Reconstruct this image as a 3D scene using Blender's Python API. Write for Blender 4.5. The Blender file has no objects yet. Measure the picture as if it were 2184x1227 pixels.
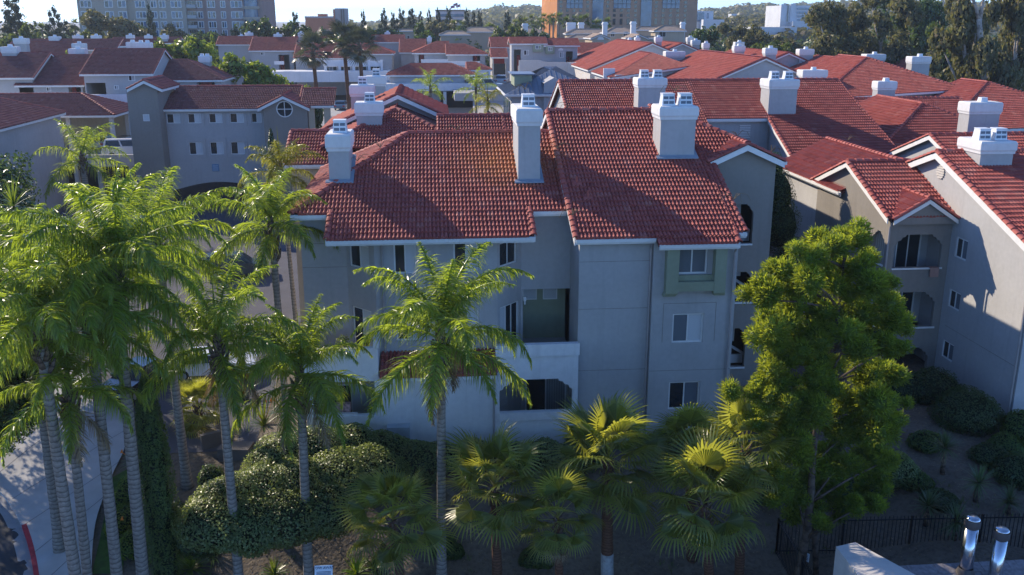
import bpy, math, random
from mathutils import Vector, Matrix, Quaternion, noise
import numpy as np
random.seed(7)
SC = bpy.context.scene
COL = SC.collection
PI = math.pi
# ------------------------------------------------------------------ camera
FPX, IW, IH, YAW, HOR, CAMZ = 2000.0, 2184, 1227, math.radians(4.85), 42.0, 18.0
PITCH = math.atan((613.5 - HOR) / FPX)
FW = Vector((math.sin(YAW) * math.cos(PITCH), math.cos(YAW) * math.cos(PITCH), -math.sin(PITCH)))
RT = Vector((math.cos(YAW), -math.sin(YAW), 0))
UP = RT.cross(FW)
CAM = Vector((0, 0, CAMZ))
cd = bpy.data.cameras.new('camera'); cam = bpy.data.objects.new('camera', cd); COL.objects.link(cam)
cd.sensor_width = 36; cd.lens = FPX / IW * 36; cd.clip_start = .5; cd.clip_end = 9000
cam.matrix_world = Matrix((( RT.x, UP.x, -FW.x, 0), (RT.y, UP.y, -FW.y, 0), (RT.z, UP.z, -FW.z, CAMZ), (0, 0, 0, 1)))
SC.camera = cam
# ------------------------------------------------------------------ light
SUN_EL, SUN_AZ = math.radians(27.5), math.radians(-43)          # azimuth from +Y towards +X
sund = Vector((math.sin(SUN_AZ) * math.cos(SUN_EL), math.cos(SUN_AZ) * math.cos(SUN_EL), math.sin(SUN_EL)))
wd = bpy.data.worlds.new('World'); SC.world = wd; wd.use_nodes = True
wn = wd.node_tree.nodes; wn.clear()
sky = wn.new('ShaderNodeTexSky'); sky.sky_type = 'NISHITA'; sky.sun_disc = False
sky.sun_elevation = SUN_EL; sky.sun_rotation = SUN_AZ; sky.altitude = 60; sky.air_density = .5; sky.dust_density = .06; sky.ozone_density = 7
bg = wn.new('ShaderNodeBackground'); bg.inputs[1].default_value = .13
wo = wn.new('ShaderNodeOutputWorld')
wd.node_tree.links.new(sky.outputs[0], bg.inputs[0]); wd.node_tree.links.new(bg.outputs[0], wo.inputs[0])
sl = bpy.data.lights.new('sun', 'SUN'); sl.energy = 2.45; sl.angle = math.radians(.5); sl.color = (1, .87, .69)
so = bpy.data.objects.new('sun', sl); COL.objects.link(so); so.rotation_mode = 'QUATERNION'
so.rotation_quaternion = (-sund).to_track_quat('-Z', 'Y'); so.location = (-40, 40, 60)
vs = SC.view_settings; vs.view_transform = 'Standard'; vs.look = 'None'; vs.exposure = 1.36; vs.gamma = 1
SC.cycles.max_bounces = 5; SC.cycles.diffuse_bounces = 2; SC.cycles.glossy_bounces = 2; SC.cycles.transmission_bounces = 3; SC.cycles.transparent_max_bounces = 4
SC.cycles.caustics_reflective = False; SC.cycles.caustics_refractive = False; SC.cycles.volume_bounces = 0

# ------------------------------------------------------------------ helpers
def ray(px, py): return FW + RT * ((px - 1092) / FPX) - UP * ((py - 613.5) / FPX)
def at(px, py, Y=None, Z=None, X=None):
    """a point of the photograph at a known depth Y, height Z or side X"""
    d = ray(px, py)
    t = Y / d.y if Y is not None else (Z - CAMZ) / d.z if Z is not None else X / d.x
    return CAM + d * t
def tag(o, label=None, cat=None, group=None, kind=None):
    if label: o['label'] = label
    if cat: o['category'] = cat
    if group: o['group'] = group
    if kind: o['kind'] = kind
    return o
def thing(name, label, cat, loc=(0, 0, 0), group=None, rz=0):
    o = bpy.data.objects.new(name, None); COL.objects.link(o)
    o.location = loc; o.rotation_euler = (0, 0, rz); o.empty_display_size = .2
    return tag(o, label, cat, group)
def wmat(p):
    if p is None: return Matrix.Identity(4)
    return wmat(p.parent) @ p.matrix_parent_inverse @ p.matrix_basis
def link(name, me, parent=None, world=True):
    o = bpy.data.objects.new(name, me); COL.objects.link(o)
    if parent is not None:
        o.parent = parent
        if world: o.matrix_parent_inverse = wmat(parent).inverted()
    return o
class MB:
    def __init__(s): s.v = []; s.f = []; s.r = []; s.m = []
    def add(s, vs, fs, rv=0.5, m=0):
        k = len(s.v); s.v.extend(vs)
        for f in fs: s.f.append([i + k for i in f]); s.r.append(rv); s.m.append(m)
        return s
    def poly(s, pts, rv=.5, m=0): return s.add([tuple(p) for p in pts], [list(range(len(pts)))], rv, m)
    def box(s, x0, x1, y0, y1, z0, z1, m=0, rv=.5):
        return s.add([(x0, y0, z0), (x1, y0, z0), (x1, y1, z0), (x0, y1, z0), (x0, y0, z1), (x1, y0, z1), (x1, y1, z1), (x0, y1, z1)],
                     [[0, 3, 2, 1], [4, 5, 6, 7], [0, 1, 5, 4], [1, 2, 6, 5], [2, 3, 7, 6], [3, 0, 4, 7]], rv, m)
    def obox(s, o, a, b, c, m=0, rv=.5):
        """box from corner o along vectors a, b, c"""
        o, a, b, c = Vector(o), Vector(a), Vector(b), Vector(c)
        P = [o, o + a, o + a + b, o + b, o + c, o + a + c, o + a + b + c, o + b + c]
        return s.add([tuple(p) for p in P], [[0, 3, 2, 1], [4, 5, 6, 7], [0, 1, 5, 4], [1, 2, 6, 5], [2, 3, 7, 6], [3, 0, 4, 7]], rv, m)
    def frus(s, x0, x1, y0, y1, z0, X0, X1, Y0, Y1, z1, m=0):
        return s.add([(x0, y0, z0), (x1, y0, z0), (x1, y1, z0), (x0, y1, z0), (X0, Y0, z1), (X1, Y0, z1), (X1, Y1, z1), (X0, Y1, z1)],
                     [[0, 3, 2, 1], [4, 5, 6, 7], [0, 1, 5, 4], [1, 2, 6, 5], [2, 3, 7, 6], [3, 0, 4, 7]], .5, m)
    def slab(s, pts, t, m=0):
        """planar polygon extruded down along its normal"""
        pts = [Vector(p) for p in pts]; n = (pts[1] - pts[0]).cross(pts[-1] - pts[0]).normalized()
        k = len(pts); lo = [p - n * t for p in pts]
        fs = [list(range(k)), list(range(2 * k - 1, k - 1, -1))] + [[i, i + k, (i + 1) % k + k, (i + 1) % k] for i in range(k)]
        return s.add([tuple(p) for p in pts + lo], fs, .5, m)
    def tube(s, pts, rad, n=8, cap=True, m=0):
        pts = [Vector(p) for p in pts]; rings = []
        if not hasattr(rad, '__len__'): rad = [rad] * len(pts)
        V = []; F = []; ref = None
        for i, p in enumerate(pts):
            d = (pts[min(i + 1, len(pts) - 1)] - pts[max(i - 1, 0)]).normalized()
            if ref is None: ref = d.orthogonal().normalized()
            a = (ref - d * ref.dot(d)); a = a.normalized() if a.length > 1e-6 else d.orthogonal().normalized(); ref = a
            b = d.cross(a)
            for k in range(n):
                t = 2 * PI * k / n; V.append(tuple(p + (a * math.cos(t) + b * math.sin(t)) * rad[i]))
        for i in range(len(pts) - 1):
            for k in range(n): F.append([i * n + k, i * n + (k + 1) % n, (i + 1) * n + (k + 1) % n, (i + 1) * n + k])
        if cap: F.append(list(range(n - 1, -1, -1))); F.append([(len(pts) - 1) * n + k for k in range(n)])
        return s.add(V, F, .5, m)
    def mesh(s, name, mats, smooth=False):
        me = bpy.data.meshes.new(name); me.from_pydata(s.v, [], s.f)
        if not isinstance(mats, (list, tuple)): mats = [mats]
        for m in mats: me.materials.append(m)
        if len(mats) > 1: me.polygons.foreach_set('material_index', s.m)
        a = me.attributes.new('var', 'FLOAT', 'FACE'); a.data.foreach_set('value', s.r)
        if smooth: me.polygons.foreach_set('use_smooth', [True] * len(s.f))
        me.update(); return me
    def build(s, name, mats, parent=None, smooth=False, **kw):
        o = link(name, s.mesh(name, mats, smooth), parent)
        return tag(o, **kw)

# ------------------------------------------------------------------ materials
MATS = {}
def newmat(name):
    m = bpy.data.materials.new(name); m.use_nodes = True; MATS[name] = m
    nt = m.node_tree; nt.nodes.clear()
    out = nt.nodes.new('ShaderNodeOutputMaterial')
    b = nt.nodes.new('ShaderNodeBsdfPrincipled'); nt.links.new(b.outputs[0], out.inputs[0])
    return m, nt, b, out
def nd(nt, t, **kw):
    n = nt.nodes.new(t)
    for k, v in kw.items():
        if k.startswith('i_'):
            n.inputs[int(k[2:]) if k[2:].isdigit() else k[2:].replace('_', ' ')].default_value = v
        else: setattr(n, k, v)
    return n
def ramp(nt, fac, stops):
    r = nt.nodes.new('ShaderNodeValToRGB'); e = r.color_ramp.elements
    while len(e) < len(stops): e.new(.5)
    for i, (p, c) in enumerate(stops): e[i].position = p; e[i].color = (*c, 1)
    nt.links.new(fac, r.inputs[0]); return r.outputs[0]
def mix(nt, fac, a, b, mode='MIX'):
    n = nt.nodes.new('ShaderNodeMix'); n.data_type = 'RGBA'; n.blend_type = mode
    for i, x in ((0, fac), (6, a), (7, b)):
        if isinstance(x, (int, float)): n.inputs[i].default_value = x
        elif isinstance(x, tuple): n.inputs[i].default_value = (*x, 1)
        else: nt.links.new(x, n.inputs[i])
    return n.outputs[2]
def noi(nt, scale, detail=3, vec=None, rough=.55):
    n = nd(nt, 'ShaderNodeTexNoise'); n.inputs['Scale'].default_value = scale; n.inputs['Detail'].default_value = detail; n.inputs['Roughness'].default_value = rough
    if vec is None:
        g = nd(nt, 'ShaderNodeNewGeometry'); vec = g.outputs['Position']
    nt.links.new(vec, n.inputs['Vector']); return n.outputs[0]
def bump(nt, b, h, strength=.3, dist=.02):
    n = nd(nt, 'ShaderNodeBump'); n.inputs['Strength'].default_value = strength; n.inputs['Distance'].default_value = dist
    nt.links.new(h, n.inputs['Height']); nt.links.new(n.outputs[0], b.inputs['Normal'])
def plain(name, col, rough=.8, spec=.3, metal=0, var=.12, scale=1.5, bscale=0, bstr=.3, bdist=.01):
    m, nt, b, _ = newmat(name)
    n = noi(nt, scale, 4)
    lo = tuple(c * (1 - var) for c in col); hi = tuple(min(1, c * (1 + var)) for c in col)
    nt.links.new(ramp(nt, n, [(.3, lo), (.7, hi)]), b.inputs['Base Color'])
    b.inputs['Roughness'].default_value = rough; b.inputs['Specular IOR Level'].default_value = spec; b.inputs['Metallic'].default_value = metal
    if bscale: bump(nt, b, noi(nt, bscale, 3), bstr, bdist)
    return m
def stucco(name, col):
    m, nt, b, _ = newmat(name)
    n1 = noi(nt, .35, 5); n2 = noi(nt, 5, 4)
    c = ramp(nt, n1, [(.25, tuple(x * .86 for x in col)), (.75, tuple(min(1, x * 1.1) for x in col))])
    c = mix(nt, .25, c, ramp(nt, n2, [(.3, tuple(x * .8 for x in col)), (.7, tuple(min(1, x * 1.15) for x in col))]))
    # rain streaks: noise stretched along z
    g = nd(nt, 'ShaderNodeNewGeometry'); mp = nd(nt, 'ShaderNodeVectorMath', operation='MULTIPLY'); mp.inputs[1].default_value = (3, 3, .18)
    nt.links.new(g.outputs['Position'], mp.inputs[0])
    st = noi(nt, 1, 3, mp.outputs[0])
    c = mix(nt, ramp(nt, st, [(.54, (0, 0, 0)), (.8, (.4, .4, .4))]), c, tuple(x * .7 for x in col))
    nt.links.new(c, b.inputs['Base Color']); b.inputs['Roughness'].default_value = .92; b.inputs['Specular IOR Level'].default_value = .15
    bump(nt, b, noi(nt, 28, 3), .45, .012)
    return m
def tilemat(name, src, flat=False, tint=(1, 1, 1), pale=0):
    m, nt, b, _ = newmat(name)
    if src == 'obj': v = nd(nt, 'ShaderNodeObjectInfo').outputs['Random']
    else: v = nd(nt, 'ShaderNodeAttribute', attribute_name='var').outputs['Fac']
    T = lambda c: tuple(min(1, x * t) for x, t in zip(c, tint))
    g = nd(nt, 'ShaderNodeNewGeometry'); sx = nd(nt, 'ShaderNodeSeparateXYZ')
    nt.links.new(g.outputs['Position'], sx.inputs[0])
    if flat:
        # rows (steps in height) and columns of tiles too far off to model one by one
        vec = nd(nt, 'ShaderNodeVectorMath', operation='MULTIPLY'); vec.inputs[1].default_value = (3, 3, 6.85)
        nt.links.new(g.outputs['Position'], vec.inputs[0])
        fl = nd(nt, 'ShaderNodeVectorMath', operation='FLOOR'); nt.links.new(vec.outputs[0], fl.inputs[0])
        wn_ = nd(nt, 'ShaderNodeTexWhiteNoise', noise_dimensions='3D'); nt.links.new(fl.outputs[0], wn_.inputs['Vector']); v = wn_.outputs['Value']
    c = ramp(nt, v, [(0, T((.31, .065, .052))), (.3, T((.405, .09, .07))), (.7, T((.45, .108, .082))), (.92, T((.38, .10, .085))), (1, T((.50, .17, .13)))])
    big = noi(nt, .35, 4); fine = noi(nt, 14, 4)
    c = mix(nt, ramp(nt, big, [(.45, (0, 0, 0)), (.75, (.38, .38, .38))]), c, T((.30, .09, .075)))
    c = mix(nt, ramp(nt, fine, [(.5, (0, 0, 0)), (.8, (.22, .22, .22))]), c, T((.46, .24, .17)))
    # orange lichen bloom beside the tall chimney of the nearest roof
    dv = nd(nt, 'ShaderNodeVectorMath', operation='DISTANCE'); dv.inputs[1].default_value = (3.4, 43.2, 11.9)
    nt.links.new(g.outputs['Position'], dv.inputs[0])
    mr = nd(nt, 'ShaderNodeMapRange'); mr.inputs[1].default_value = 3.2; mr.inputs[2].default_value = .8; nt.links.new(dv.outputs['Value'], mr.inputs[0])
    mm = nd(nt, 'ShaderNodeMath', operation='MULTIPLY'); nt.links.new(mr.outputs[0], mm.inputs[0]); nt.links.new(noi(nt, 1.3, 4), mm.inputs[1])
    c = mix(nt, mm.outputs[0], c, (.62, .23, .06))
    if pale: c = mix(nt, pale, c, (.5, .42, .3))
    nt.links.new(c, b.inputs['Base Color']); b.inputs['Roughness'].default_value = .72; b.inputs['Specular IOR Level'].default_value = .3
    if flat:
        w = nd(nt, 'ShaderNodeMath', operation='FRACT'); k = nd(nt, 'ShaderNodeMath', operation='MULTIPLY'); k.inputs[1].default_value = 6.85
        nt.links.new(sx.outputs[2], k.inputs[0]); nt.links.new(k.outputs[0], w.inputs[0])
        ns = nd(nt, 'ShaderNodeSeparateXYZ'); nt.links.new(g.outputs['Normal'], ns.inputs[0])
        ab = nd(nt, 'ShaderNodeMath', operation='ABSOLUTE'); nt.links.new(ns.outputs[0], ab.inputs[0])
        gt = nd(nt, 'ShaderNodeMath', operation='GREATER_THAN'); gt.inputs[1].default_value = .2; nt.links.new(ab.outputs[0], gt.inputs[0])
        mx = nd(nt, 'ShaderNodeMix'); nt.links.new(gt.outputs[0], mx.inputs[0]); nt.links.new(sx.outputs[0], mx.inputs[2]); nt.links.new(sx.outputs[1], mx.inputs[3])
        k2 = nd(nt, 'ShaderNodeMath', operation='MULTIPLY'); k2.inputs[1].default_value = 2 * PI * 6.06; nt.links.new(mx.outputs[0], k2.inputs[0])
        s2 = nd(nt, 'ShaderNodeMath', operation='SINE'); nt.links.new(k2.outputs[0], s2.inputs[0])
        s3 = nd(nt, 'ShaderNodeMath', operation='MULTIPLY_ADD'); s3.inputs[1].default_value = .4; nt.links.new(s2.outputs[0], s3.inputs[0])
        inv = nd(nt, 'ShaderNodeMath', operation='SUBTRACT'); inv.inputs[0].default_value = 1; nt.links.new(w.outputs[0], inv.inputs[1]); nt.links.new(inv.outputs[0], s3.inputs[2])
        bump(nt, b, s3.outputs[0], 1, .05)
    else: bump(nt, b, noi(nt, 40, 3), .3, .01)
    return m
STUC = stucco('stucco_taupe', (.47, .46, .45))
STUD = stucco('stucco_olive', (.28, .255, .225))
STUL = stucco('stucco_cream', (.62, .58, .53))
STUW = stucco('stucco_white', (.80, .79, .78))
STUG = stucco('stucco_sage', (.33, .36, .25))
STUS = stucco('stucco_sand', (.50, .41, .30))
TRIM = plain('trim_white', (.78, .77, .74), .55, .4, var=.05, scale=3)
CAPW = stucco('chimney_cap_white', (.76, .75, .73))
METW = plain('flue_metal_white', (.72, .74, .76), .45, .5, var=.06)
LOUV = plain('louver_grey', (.12, .15, .19), .5, .5)
TILE_O = tilemat('roof_tile_clay', 'obj'); TILE_A = tilemat('roof_tile_clay_laid', 'att'); TILE_F = tilemat('roof_tile_clay_far', 'att', True)
TILE_M = tilemat('roof_tile_brown_haze_laid', 'att', False, (.62, .85, 1.05))  # browner clay tone, with lens haze over the left roofs put into it
TILE_P = tilemat('roof_tile_sunlit_far', 'att', True, (1.05, 1.05, 1.05))  # same clay brightened: sun on left-facing slopes put into the tint
TILE_T = tilemat('roof_tile_tan_far', 'att', True, (.8, 2.0, 2.0), .45)
DECK = plain('roof_underlay', (.13, .045, .04), .9, .1)
PIPE = plain('downpipe_taupe', (.40, .36, .34), .5, .4)
RED = plain('door_red', (.30, .025, .02), .5, .4)
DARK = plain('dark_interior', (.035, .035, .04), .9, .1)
IRON = plain('black_iron', (.012, .013, .016), .4, .5)
CONC = plain('concrete', (.44, .43, .42), .9, .15, var=.12, scale=.8, bscale=12)
ASPH = plain('asphalt', (.055, .058, .065), .92, .2, var=.3, scale=.6, bscale=60)
def glass(name, col, rough=.06):
    m, nt, b, _ = newmat(name)
    n = noi(nt, .8, 2)
    nt.links.new(ramp(nt, n, [(.3, tuple(c * .6 for c in col)), (.7, col)]), b.inputs['Base Color'])
    b.inputs['Roughness'].default_value = rough; b.inputs['Specular IOR Level'].default_value = .6
    return m
GLD = glass('window_glass_dark', (.03, .04, .05)); GLB = glass('window_glass_blue', (.05, .14, .27), .08)
def blindmat(name, col, axis=2, k=22):
    m, nt, b, _ = newmat(name)
    g = nd(nt, 'ShaderNodeNewGeometry'); s = nd(nt, 'ShaderNodeSeparateXYZ'); nt.links.new(g.outputs['Position'], s.inputs[0])
    mu = nd(nt, 'ShaderNodeMath', operation='MULTIPLY'); mu.inputs[1].default_value = k; nt.links.new(s.outputs[axis], mu.inputs[0])
    fr = nd(nt, 'ShaderNodeMath', operation='FRACT'); nt.links.new(mu.outputs[0], fr.inputs[0])
    nt.links.new(ramp(nt, fr.outputs[0], [(.0, tuple(c * .5 for c in col)), (.3, col), (.85, col), (1, tuple(c * .6 for c in col))]), b.inputs['Base Color'])
    b.inputs['Roughness'].default_value = .25; b.inputs['Specular IOR Level'].default_value = .5
    return m
BLI = blindmat('window_blind', (.68, .70, .71)); BLV = blindmat('vertical_blind', (.34, .37, .38), 0, 9); BLD = blindmat('window_blind_dim', (.16, .19, .22))

# ------------------------------------------------------------------ building kit
def wallseg(mb, a, b, z0, z1, holes=(), depth=.14, m=0, zb=None):
    """vertical wall from a to b (left to right seen from outside) with rectangular holes (u0,u1,za,zb) and their reveals"""
    a, b = Vector((a[0], a[1])), Vector((b[0], b[1])); L = (b - a).length; d = (b - a) / L
    nin = Vector((-d.y, d.x))
    us = sorted({0, L, *[h[0] for h in holes], *[h[1] for h in holes]}); zs = sorted({z0, z1, *[h[2] for h in holes], *[h[3] for h in holes]})
    P = lambda u, z, k=0: (a.x + d.x * u + nin.x * k, a.y + d.y * u + nin.y * k, z)
    for i in range(len(us) - 1):
        for j in range(len(zs) - 1):
            uc, zc = (us[i] + us[i + 1]) / 2, (zs[j] + zs[j + 1]) / 2
            if any(h[0] < uc < h[1] and h[2] < zc < h[3] for h in holes): continue
            mb.poly([P(us[i], zs[j]), P(us[i + 1], zs[j]), P(us[i + 1], zs[j + 1]), P(us[i], zs[j + 1])], m=m)
    for h in holes:
        u0, u1, za, zb_ = h[:4]; k = h[4] if len(h) > 4 else depth
        mb.poly([P(u0, za), P(u1, za), P(u1, za, k), P(u0, za, k)], m=m); mb.poly([P(u0, zb_, k), P(u1, zb_, k), P(u1, zb_), P(u0, zb_)], m=m)
        mb.poly([P(u0, za), P(u0, za, k), P(u0, zb_, k), P(u0, zb_)], m=m); mb.poly([P(u1, za, k), P(u1, za), P(u1, zb_), P(u1, zb_, k)], m=m)
def window(parent, a, b, u0, u1, z0, z1, inset=.09, style='DB', fr=.07, name='window', mat=None, simple=False):
    """slider window set into wall line a-b; style: one letter per pane"""
    a, b = Vector((a[0], a[1], 0)), Vector((b[0], b[1], 0)); d = (b - a).normalized(); n = Vector((-d.y, d.x, 0)); Z = Vector((0, 0, 1))
    o = a + d * u0 + n * inset + Z * z0; w, h = u1 - u0, z1 - z0
    f = MB(); t = .07
    f.obox(o, d * w, n * t, Z * fr); f.obox(o + Z * (h - fr), d * w, n * t, Z * fr)
    f.obox(o + Z * fr, d * fr, n * t, Z * (h - 2 * fr)); f.obox(o + d * (w - fr) + Z * fr, d * fr, n * t, Z * (h - 2 * fr))
    k = len(style); pw = (w - 2 * fr) / k
    for i in range(1, k): f.obox(o + d * (fr + i * pw - fr * .4) + Z * fr + n * .012, d * fr * .8, n * (t - .02), Z * (h - 2 * fr))
    wo_ = f.build(name, mat or TRIM, parent)
    M = {'D': GLD, 'B': BLI, 'V': BLV, 'd': BLD, 'G': GLB}
    for i, s_ in enumerate(style):
        p = MB(); p.obox(o + d * (fr + i * pw) + Z * fr + n * (.03 + .012 * (i % 2)), d * pw, n * .012, Z * (h - 2 * fr))
        p.build('pane', M[s_], wo_)
    return wo_
def chimney(parent, x0, x1, y0, y1, zb, zt, flues=1, caph=.75, mat=None, ov=.1, detail=True, flash=True):
    s = MB(); s.box(x0, x1, y0, y1, zb, zt - caph + .01)
    c = s.build('chimney', mat or STUC, parent)
    m = MB(); z = zt - caph
    m.frus(x0 - .05, x1 + .05, y0 - .05, y1 + .05, z, x0 - .06, x1 + .06, y0 - .06, y1 + .06, z + .12)
    m.frus(x0 - .07, x1 + .07, y0 - .07, y1 + .07, z + .121, x0 - ov, x1 + ov, y0 - ov, y1 + ov, z + .19)
    m.box(x0 - ov, x1 + ov, y0 - ov, y1 + ov, z + .191, zt - .09)
    m.frus(x0 - ov, x1 + ov, y0 - ov, y1 + ov, zt - .089, x0 - ov + .06, x1 + ov - .06, y0 - ov + .06, y1 + ov - .06, zt)
    m.build('chimney_cap', CAPW, c)
    w = .62 if detail else .5; fh = 1 if detail else .55
    for k in range(flues):
        cx = x0 + (x1 - x0) * (k + .5) / flues if flues > 1 else (x0 + x1) / 2 + .05
        cy = y0 + (y1 - y0) * .42
        f = MB(); f.frus(cx - w / 2, cx + w / 2, cy - w / 2, cy + w / 2, zt, cx - w * .42, cx + w * .42, cy - w * .42, cy + w * .42, zt + .5 * fh)
        f.box(cx - w * .45, cx + w * .45, cy - w * .45, cy + w * .45, zt + .501 * fh, zt + .55 * fh)
        fo = f.build('flue_cap', METW, c)
        if detail:
            l = MB()
            for zz, q in ((zt + .08, .475), (zt + .29, .44)):
                for sx in (-1, 1):
                    cxx = cx + sx * w * .21
                    l.box(cxx - w * .18, cxx + w * .18, cy - w * q - .008, cy - w * q + .1, zz, zz + .13)
            l.build('louver', LOUV, fo)
    return c
def tilegeo(w, l, N, h=.09, t=.062, over=.05):
    """one clay tile with two humps: (u, v, n) vertices and faces"""
    V = []; F = []
    for i in range(N + 1):
        u = w * i / N; ph = (i / N * 2) % 1
        pr = h * (.5 - .5 * math.cos(2 * PI * ph)) ** .8
        V += [(u, 0, pr + t), (u, l + over, pr - .004), (u, .004, min(0, pr - .05)), (u, 0, pr + t)]
    for i in range(N):
        a, b = 4 * i, 4 * i + 4
        F += [[a, b, b + 1, a + 1], [a + 2, b + 2, b + 3, a + 3]]
    return V, F
TW, TL = .33, .38
TG = {2: tilegeo(TW, TL, 10), 1: tilegeo(TW, TL, 8)}
TME = {}
def tile_mesh():
    if 'm' not in TME:
        b = MB(); b.add(*TG[2]); me = b.mesh('roof_tile', TILE_O, True); TME['m'] = me
    return TME['m']
def clip(poly, hp):
    out = []
    for i in range(len(poly)):
        p, q = poly[i], poly[(i + 1) % len(poly)]
        dp = hp[0] * p[0] + hp[1] * p[1] - hp[2]; dq = hp[0] * q[0] + hp[1] * q[1] - hp[2]
        if dp >= 0: out.append(p)
        if dp * dq < 0:
            t = dp / (dp - dq); out.append(tuple(p[k] + (q[k] - p[k]) * t for k in range(3)))
    return out
class Roof:
    """all roof planes of one building: underlay slab, laid tiles, ridge and rake tiles, fascia boards"""
    def __init__(s, bld, nobj=0, lod=1):
        s.b = bld; s.nobj = nobj; s.lod = lod; s.deck = MB(); s.tiles = []; s.cut = MB(); s.caps = []; s.fas = []; s.rk = MB(); s.tm = TILE_A
    def plane(s, pts, tiles=True, lod=None):
        pts = [Vector(p) for p in pts]
        s.deck.slab(pts, .13)
        if not tiles: return s
        lod = lod or s.lod
        o = pts[0]; u = (pts[1] - pts[0]).normalized(); n = u.cross(pts[-1] - pts[0]).normalized(); v = n.cross(u)
        uv = [((p - o).dot(u), (p - o).dot(v)) for p in pts]
        hps = []
        for i in range(len(uv)):
            p, q = uv[i], uv[(i + 1) % len(uv)]; ex, ey = q[0] - p[0], q[1] - p[1]; L = math.hypot(ex, ey)
            if L < 1e-6: continue
            nx, ny = -ey / L, ex / L; hps.append((nx, ny, nx * p[0] + ny * p[1]))
        us = [p[0] for p in uv]; vs_ = [p[1] for p in uv]; r = random.Random(len(s.tiles) + 5)
        V, F = TG[lod]; j = 0; vv = -.05
        off = .004
        while vv < max(vs_):
            i0 = math.floor(min(us) / TW); uu = i0 * TW
            while uu < max(us):
                cs = [(uu, vv), (uu + TW, vv), (uu + TW, vv + TL), (uu, vv + TL)]
                ins = [all(h[0] * a + h[1] * b_ - h[2] >= -.06 for h in hps) for a, b_ in cs]
                rv = r.random()
                jit = (r.uniform(-.006, .006), r.uniform(-.008, .008), r.uniform(-.003, .004))
                if all(ins):
                    s.tiles.append((o + u * (uu + jit[0]) + v * (vv + jit[1]) + n * (off + jit[2]), u, v, n, rv, lod))
                else:
                    cx, cy = uu + TW / 2, vv + TL / 2
                    if any(ins) or all(h[0] * cx + h[1] * cy - h[2] > -.3 for h in hps):
                        for f in F:
                            pl = [(V[k][0] + uu, V[k][1] + vv, V[k][2] + off) for k in f]
                            for h in hps:
                                pl = clip(pl, (h[0], h[1], h[2] - .04))
                                if len(pl) < 3: break
                            if len(pl) >= 3: s.cut.poly([tuple(o + u * p[0] + v * p[1] + n * p[2]) for p in pl], rv)
                uu += TW
            vv += TL
        return s
    def cap(s, a, b, r=.15, step=.42, lift=.03):
        """row of overlapping barrel tiles from the low end a to the high end b"""
        s.caps.append((Vector(a), Vector(b), r, step, lift)); return s
    def fascia(s, a, b, h=.24, t=.05, drop=.0, gut=True):
        a, b = Vector(a), Vector(b); d = (b - a).normalized(); n = Vector((d.y, -d.x, 0)).normalized() if abs(d.z) < .99 else Vector((0, -1, 0))
        Z = Vector((0, 0, 1)); m = MB()
        m.obox(a - Z * (h + drop) - n * .03, b - a, n * t, Z * h)
        if gut:
            m.obox(a - Z * (.02 + drop + .13) + n * (t - .028), b - a, n * .10, Z * .12)
            m.obox(a - Z * (.02 + drop + .012) + n * (t + .055), b - a, n * .03, Z * .022)
        s.fas.append(m); return s
    def rake(s, a, b, out, h=.26, t=.05, caps=True):
        """sloping barge board from eave a to ridge b, facing out, and its barrel tiles"""
        a, b, out = Vector(a), Vector(b), Vector(out).normalized(); Z = Vector((0, 0, 1)); m = MB()
        m.obox(a - Z * (h + .02) + out * .0, b - a, out * t, Z * h); s.fas.append(m)
        if caps: s.cap(a - out * .02, b - out * .02, .13, .40, .02)
        return s
    def finish(s):
        ro = s.deck.build('roof', DECK, s.b)
        s.tiles.sort(key=lambda t: (t[0] - CAM).length)
        if s.nobj:
            me = tile_mesh(); L = wmat(ro).inverted()
            for P, u, v, n, rv, lod in s.tiles[:s.nobj]:
                o = bpy.data.objects.new('roof_tile', me); COL.objects.link(o); o.parent = ro
                M = Matrix(((u.x, v.x, n.x, P.x), (u.y, v.y, n.y, P.y), (u.z, v.z, n.z, P.z), (0, 0, 0, 1)))
                o.matrix_parent_inverse = L; o.matrix_basis = M
        rest = s.tiles[s.nobj:]
        Vn, Fn, R = [], [], []; base = 0
        for lod in (1, 2):
            g = [t for t in rest if t[5] == lod]
            if not g: continue
            V, F = TG[lod]; V = np.array(V); nv = len(V)
            for P, u, v, n, rv, _ in g:
                Vn.append(V @ np.array([u, v, n]) + np.array(P)); Fn.append(np.array(F) + base); base += nv; R += [rv] * len(F)
        mb = MB()
        if Vn:
            mb.v = [tuple(x) for x in np.concatenate(Vn)]; mb.f = np.concatenate(Fn).tolist(); mb.r = R; mb.m = [0] * len(R)
        mb.add(s.cut.v, []); k = len(mb.v) - len(s.cut.v)
        mb.f += [[i + k for i in f] for f in s.cut.f]; mb.r += s.cut.r; mb.m += s.cut.m
        if mb.f: mb.build('laid_roof_tiles', s.tm, ro, True, kind='stuff')
        cme = {}
        L = wmat(ro).inverted()
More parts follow.
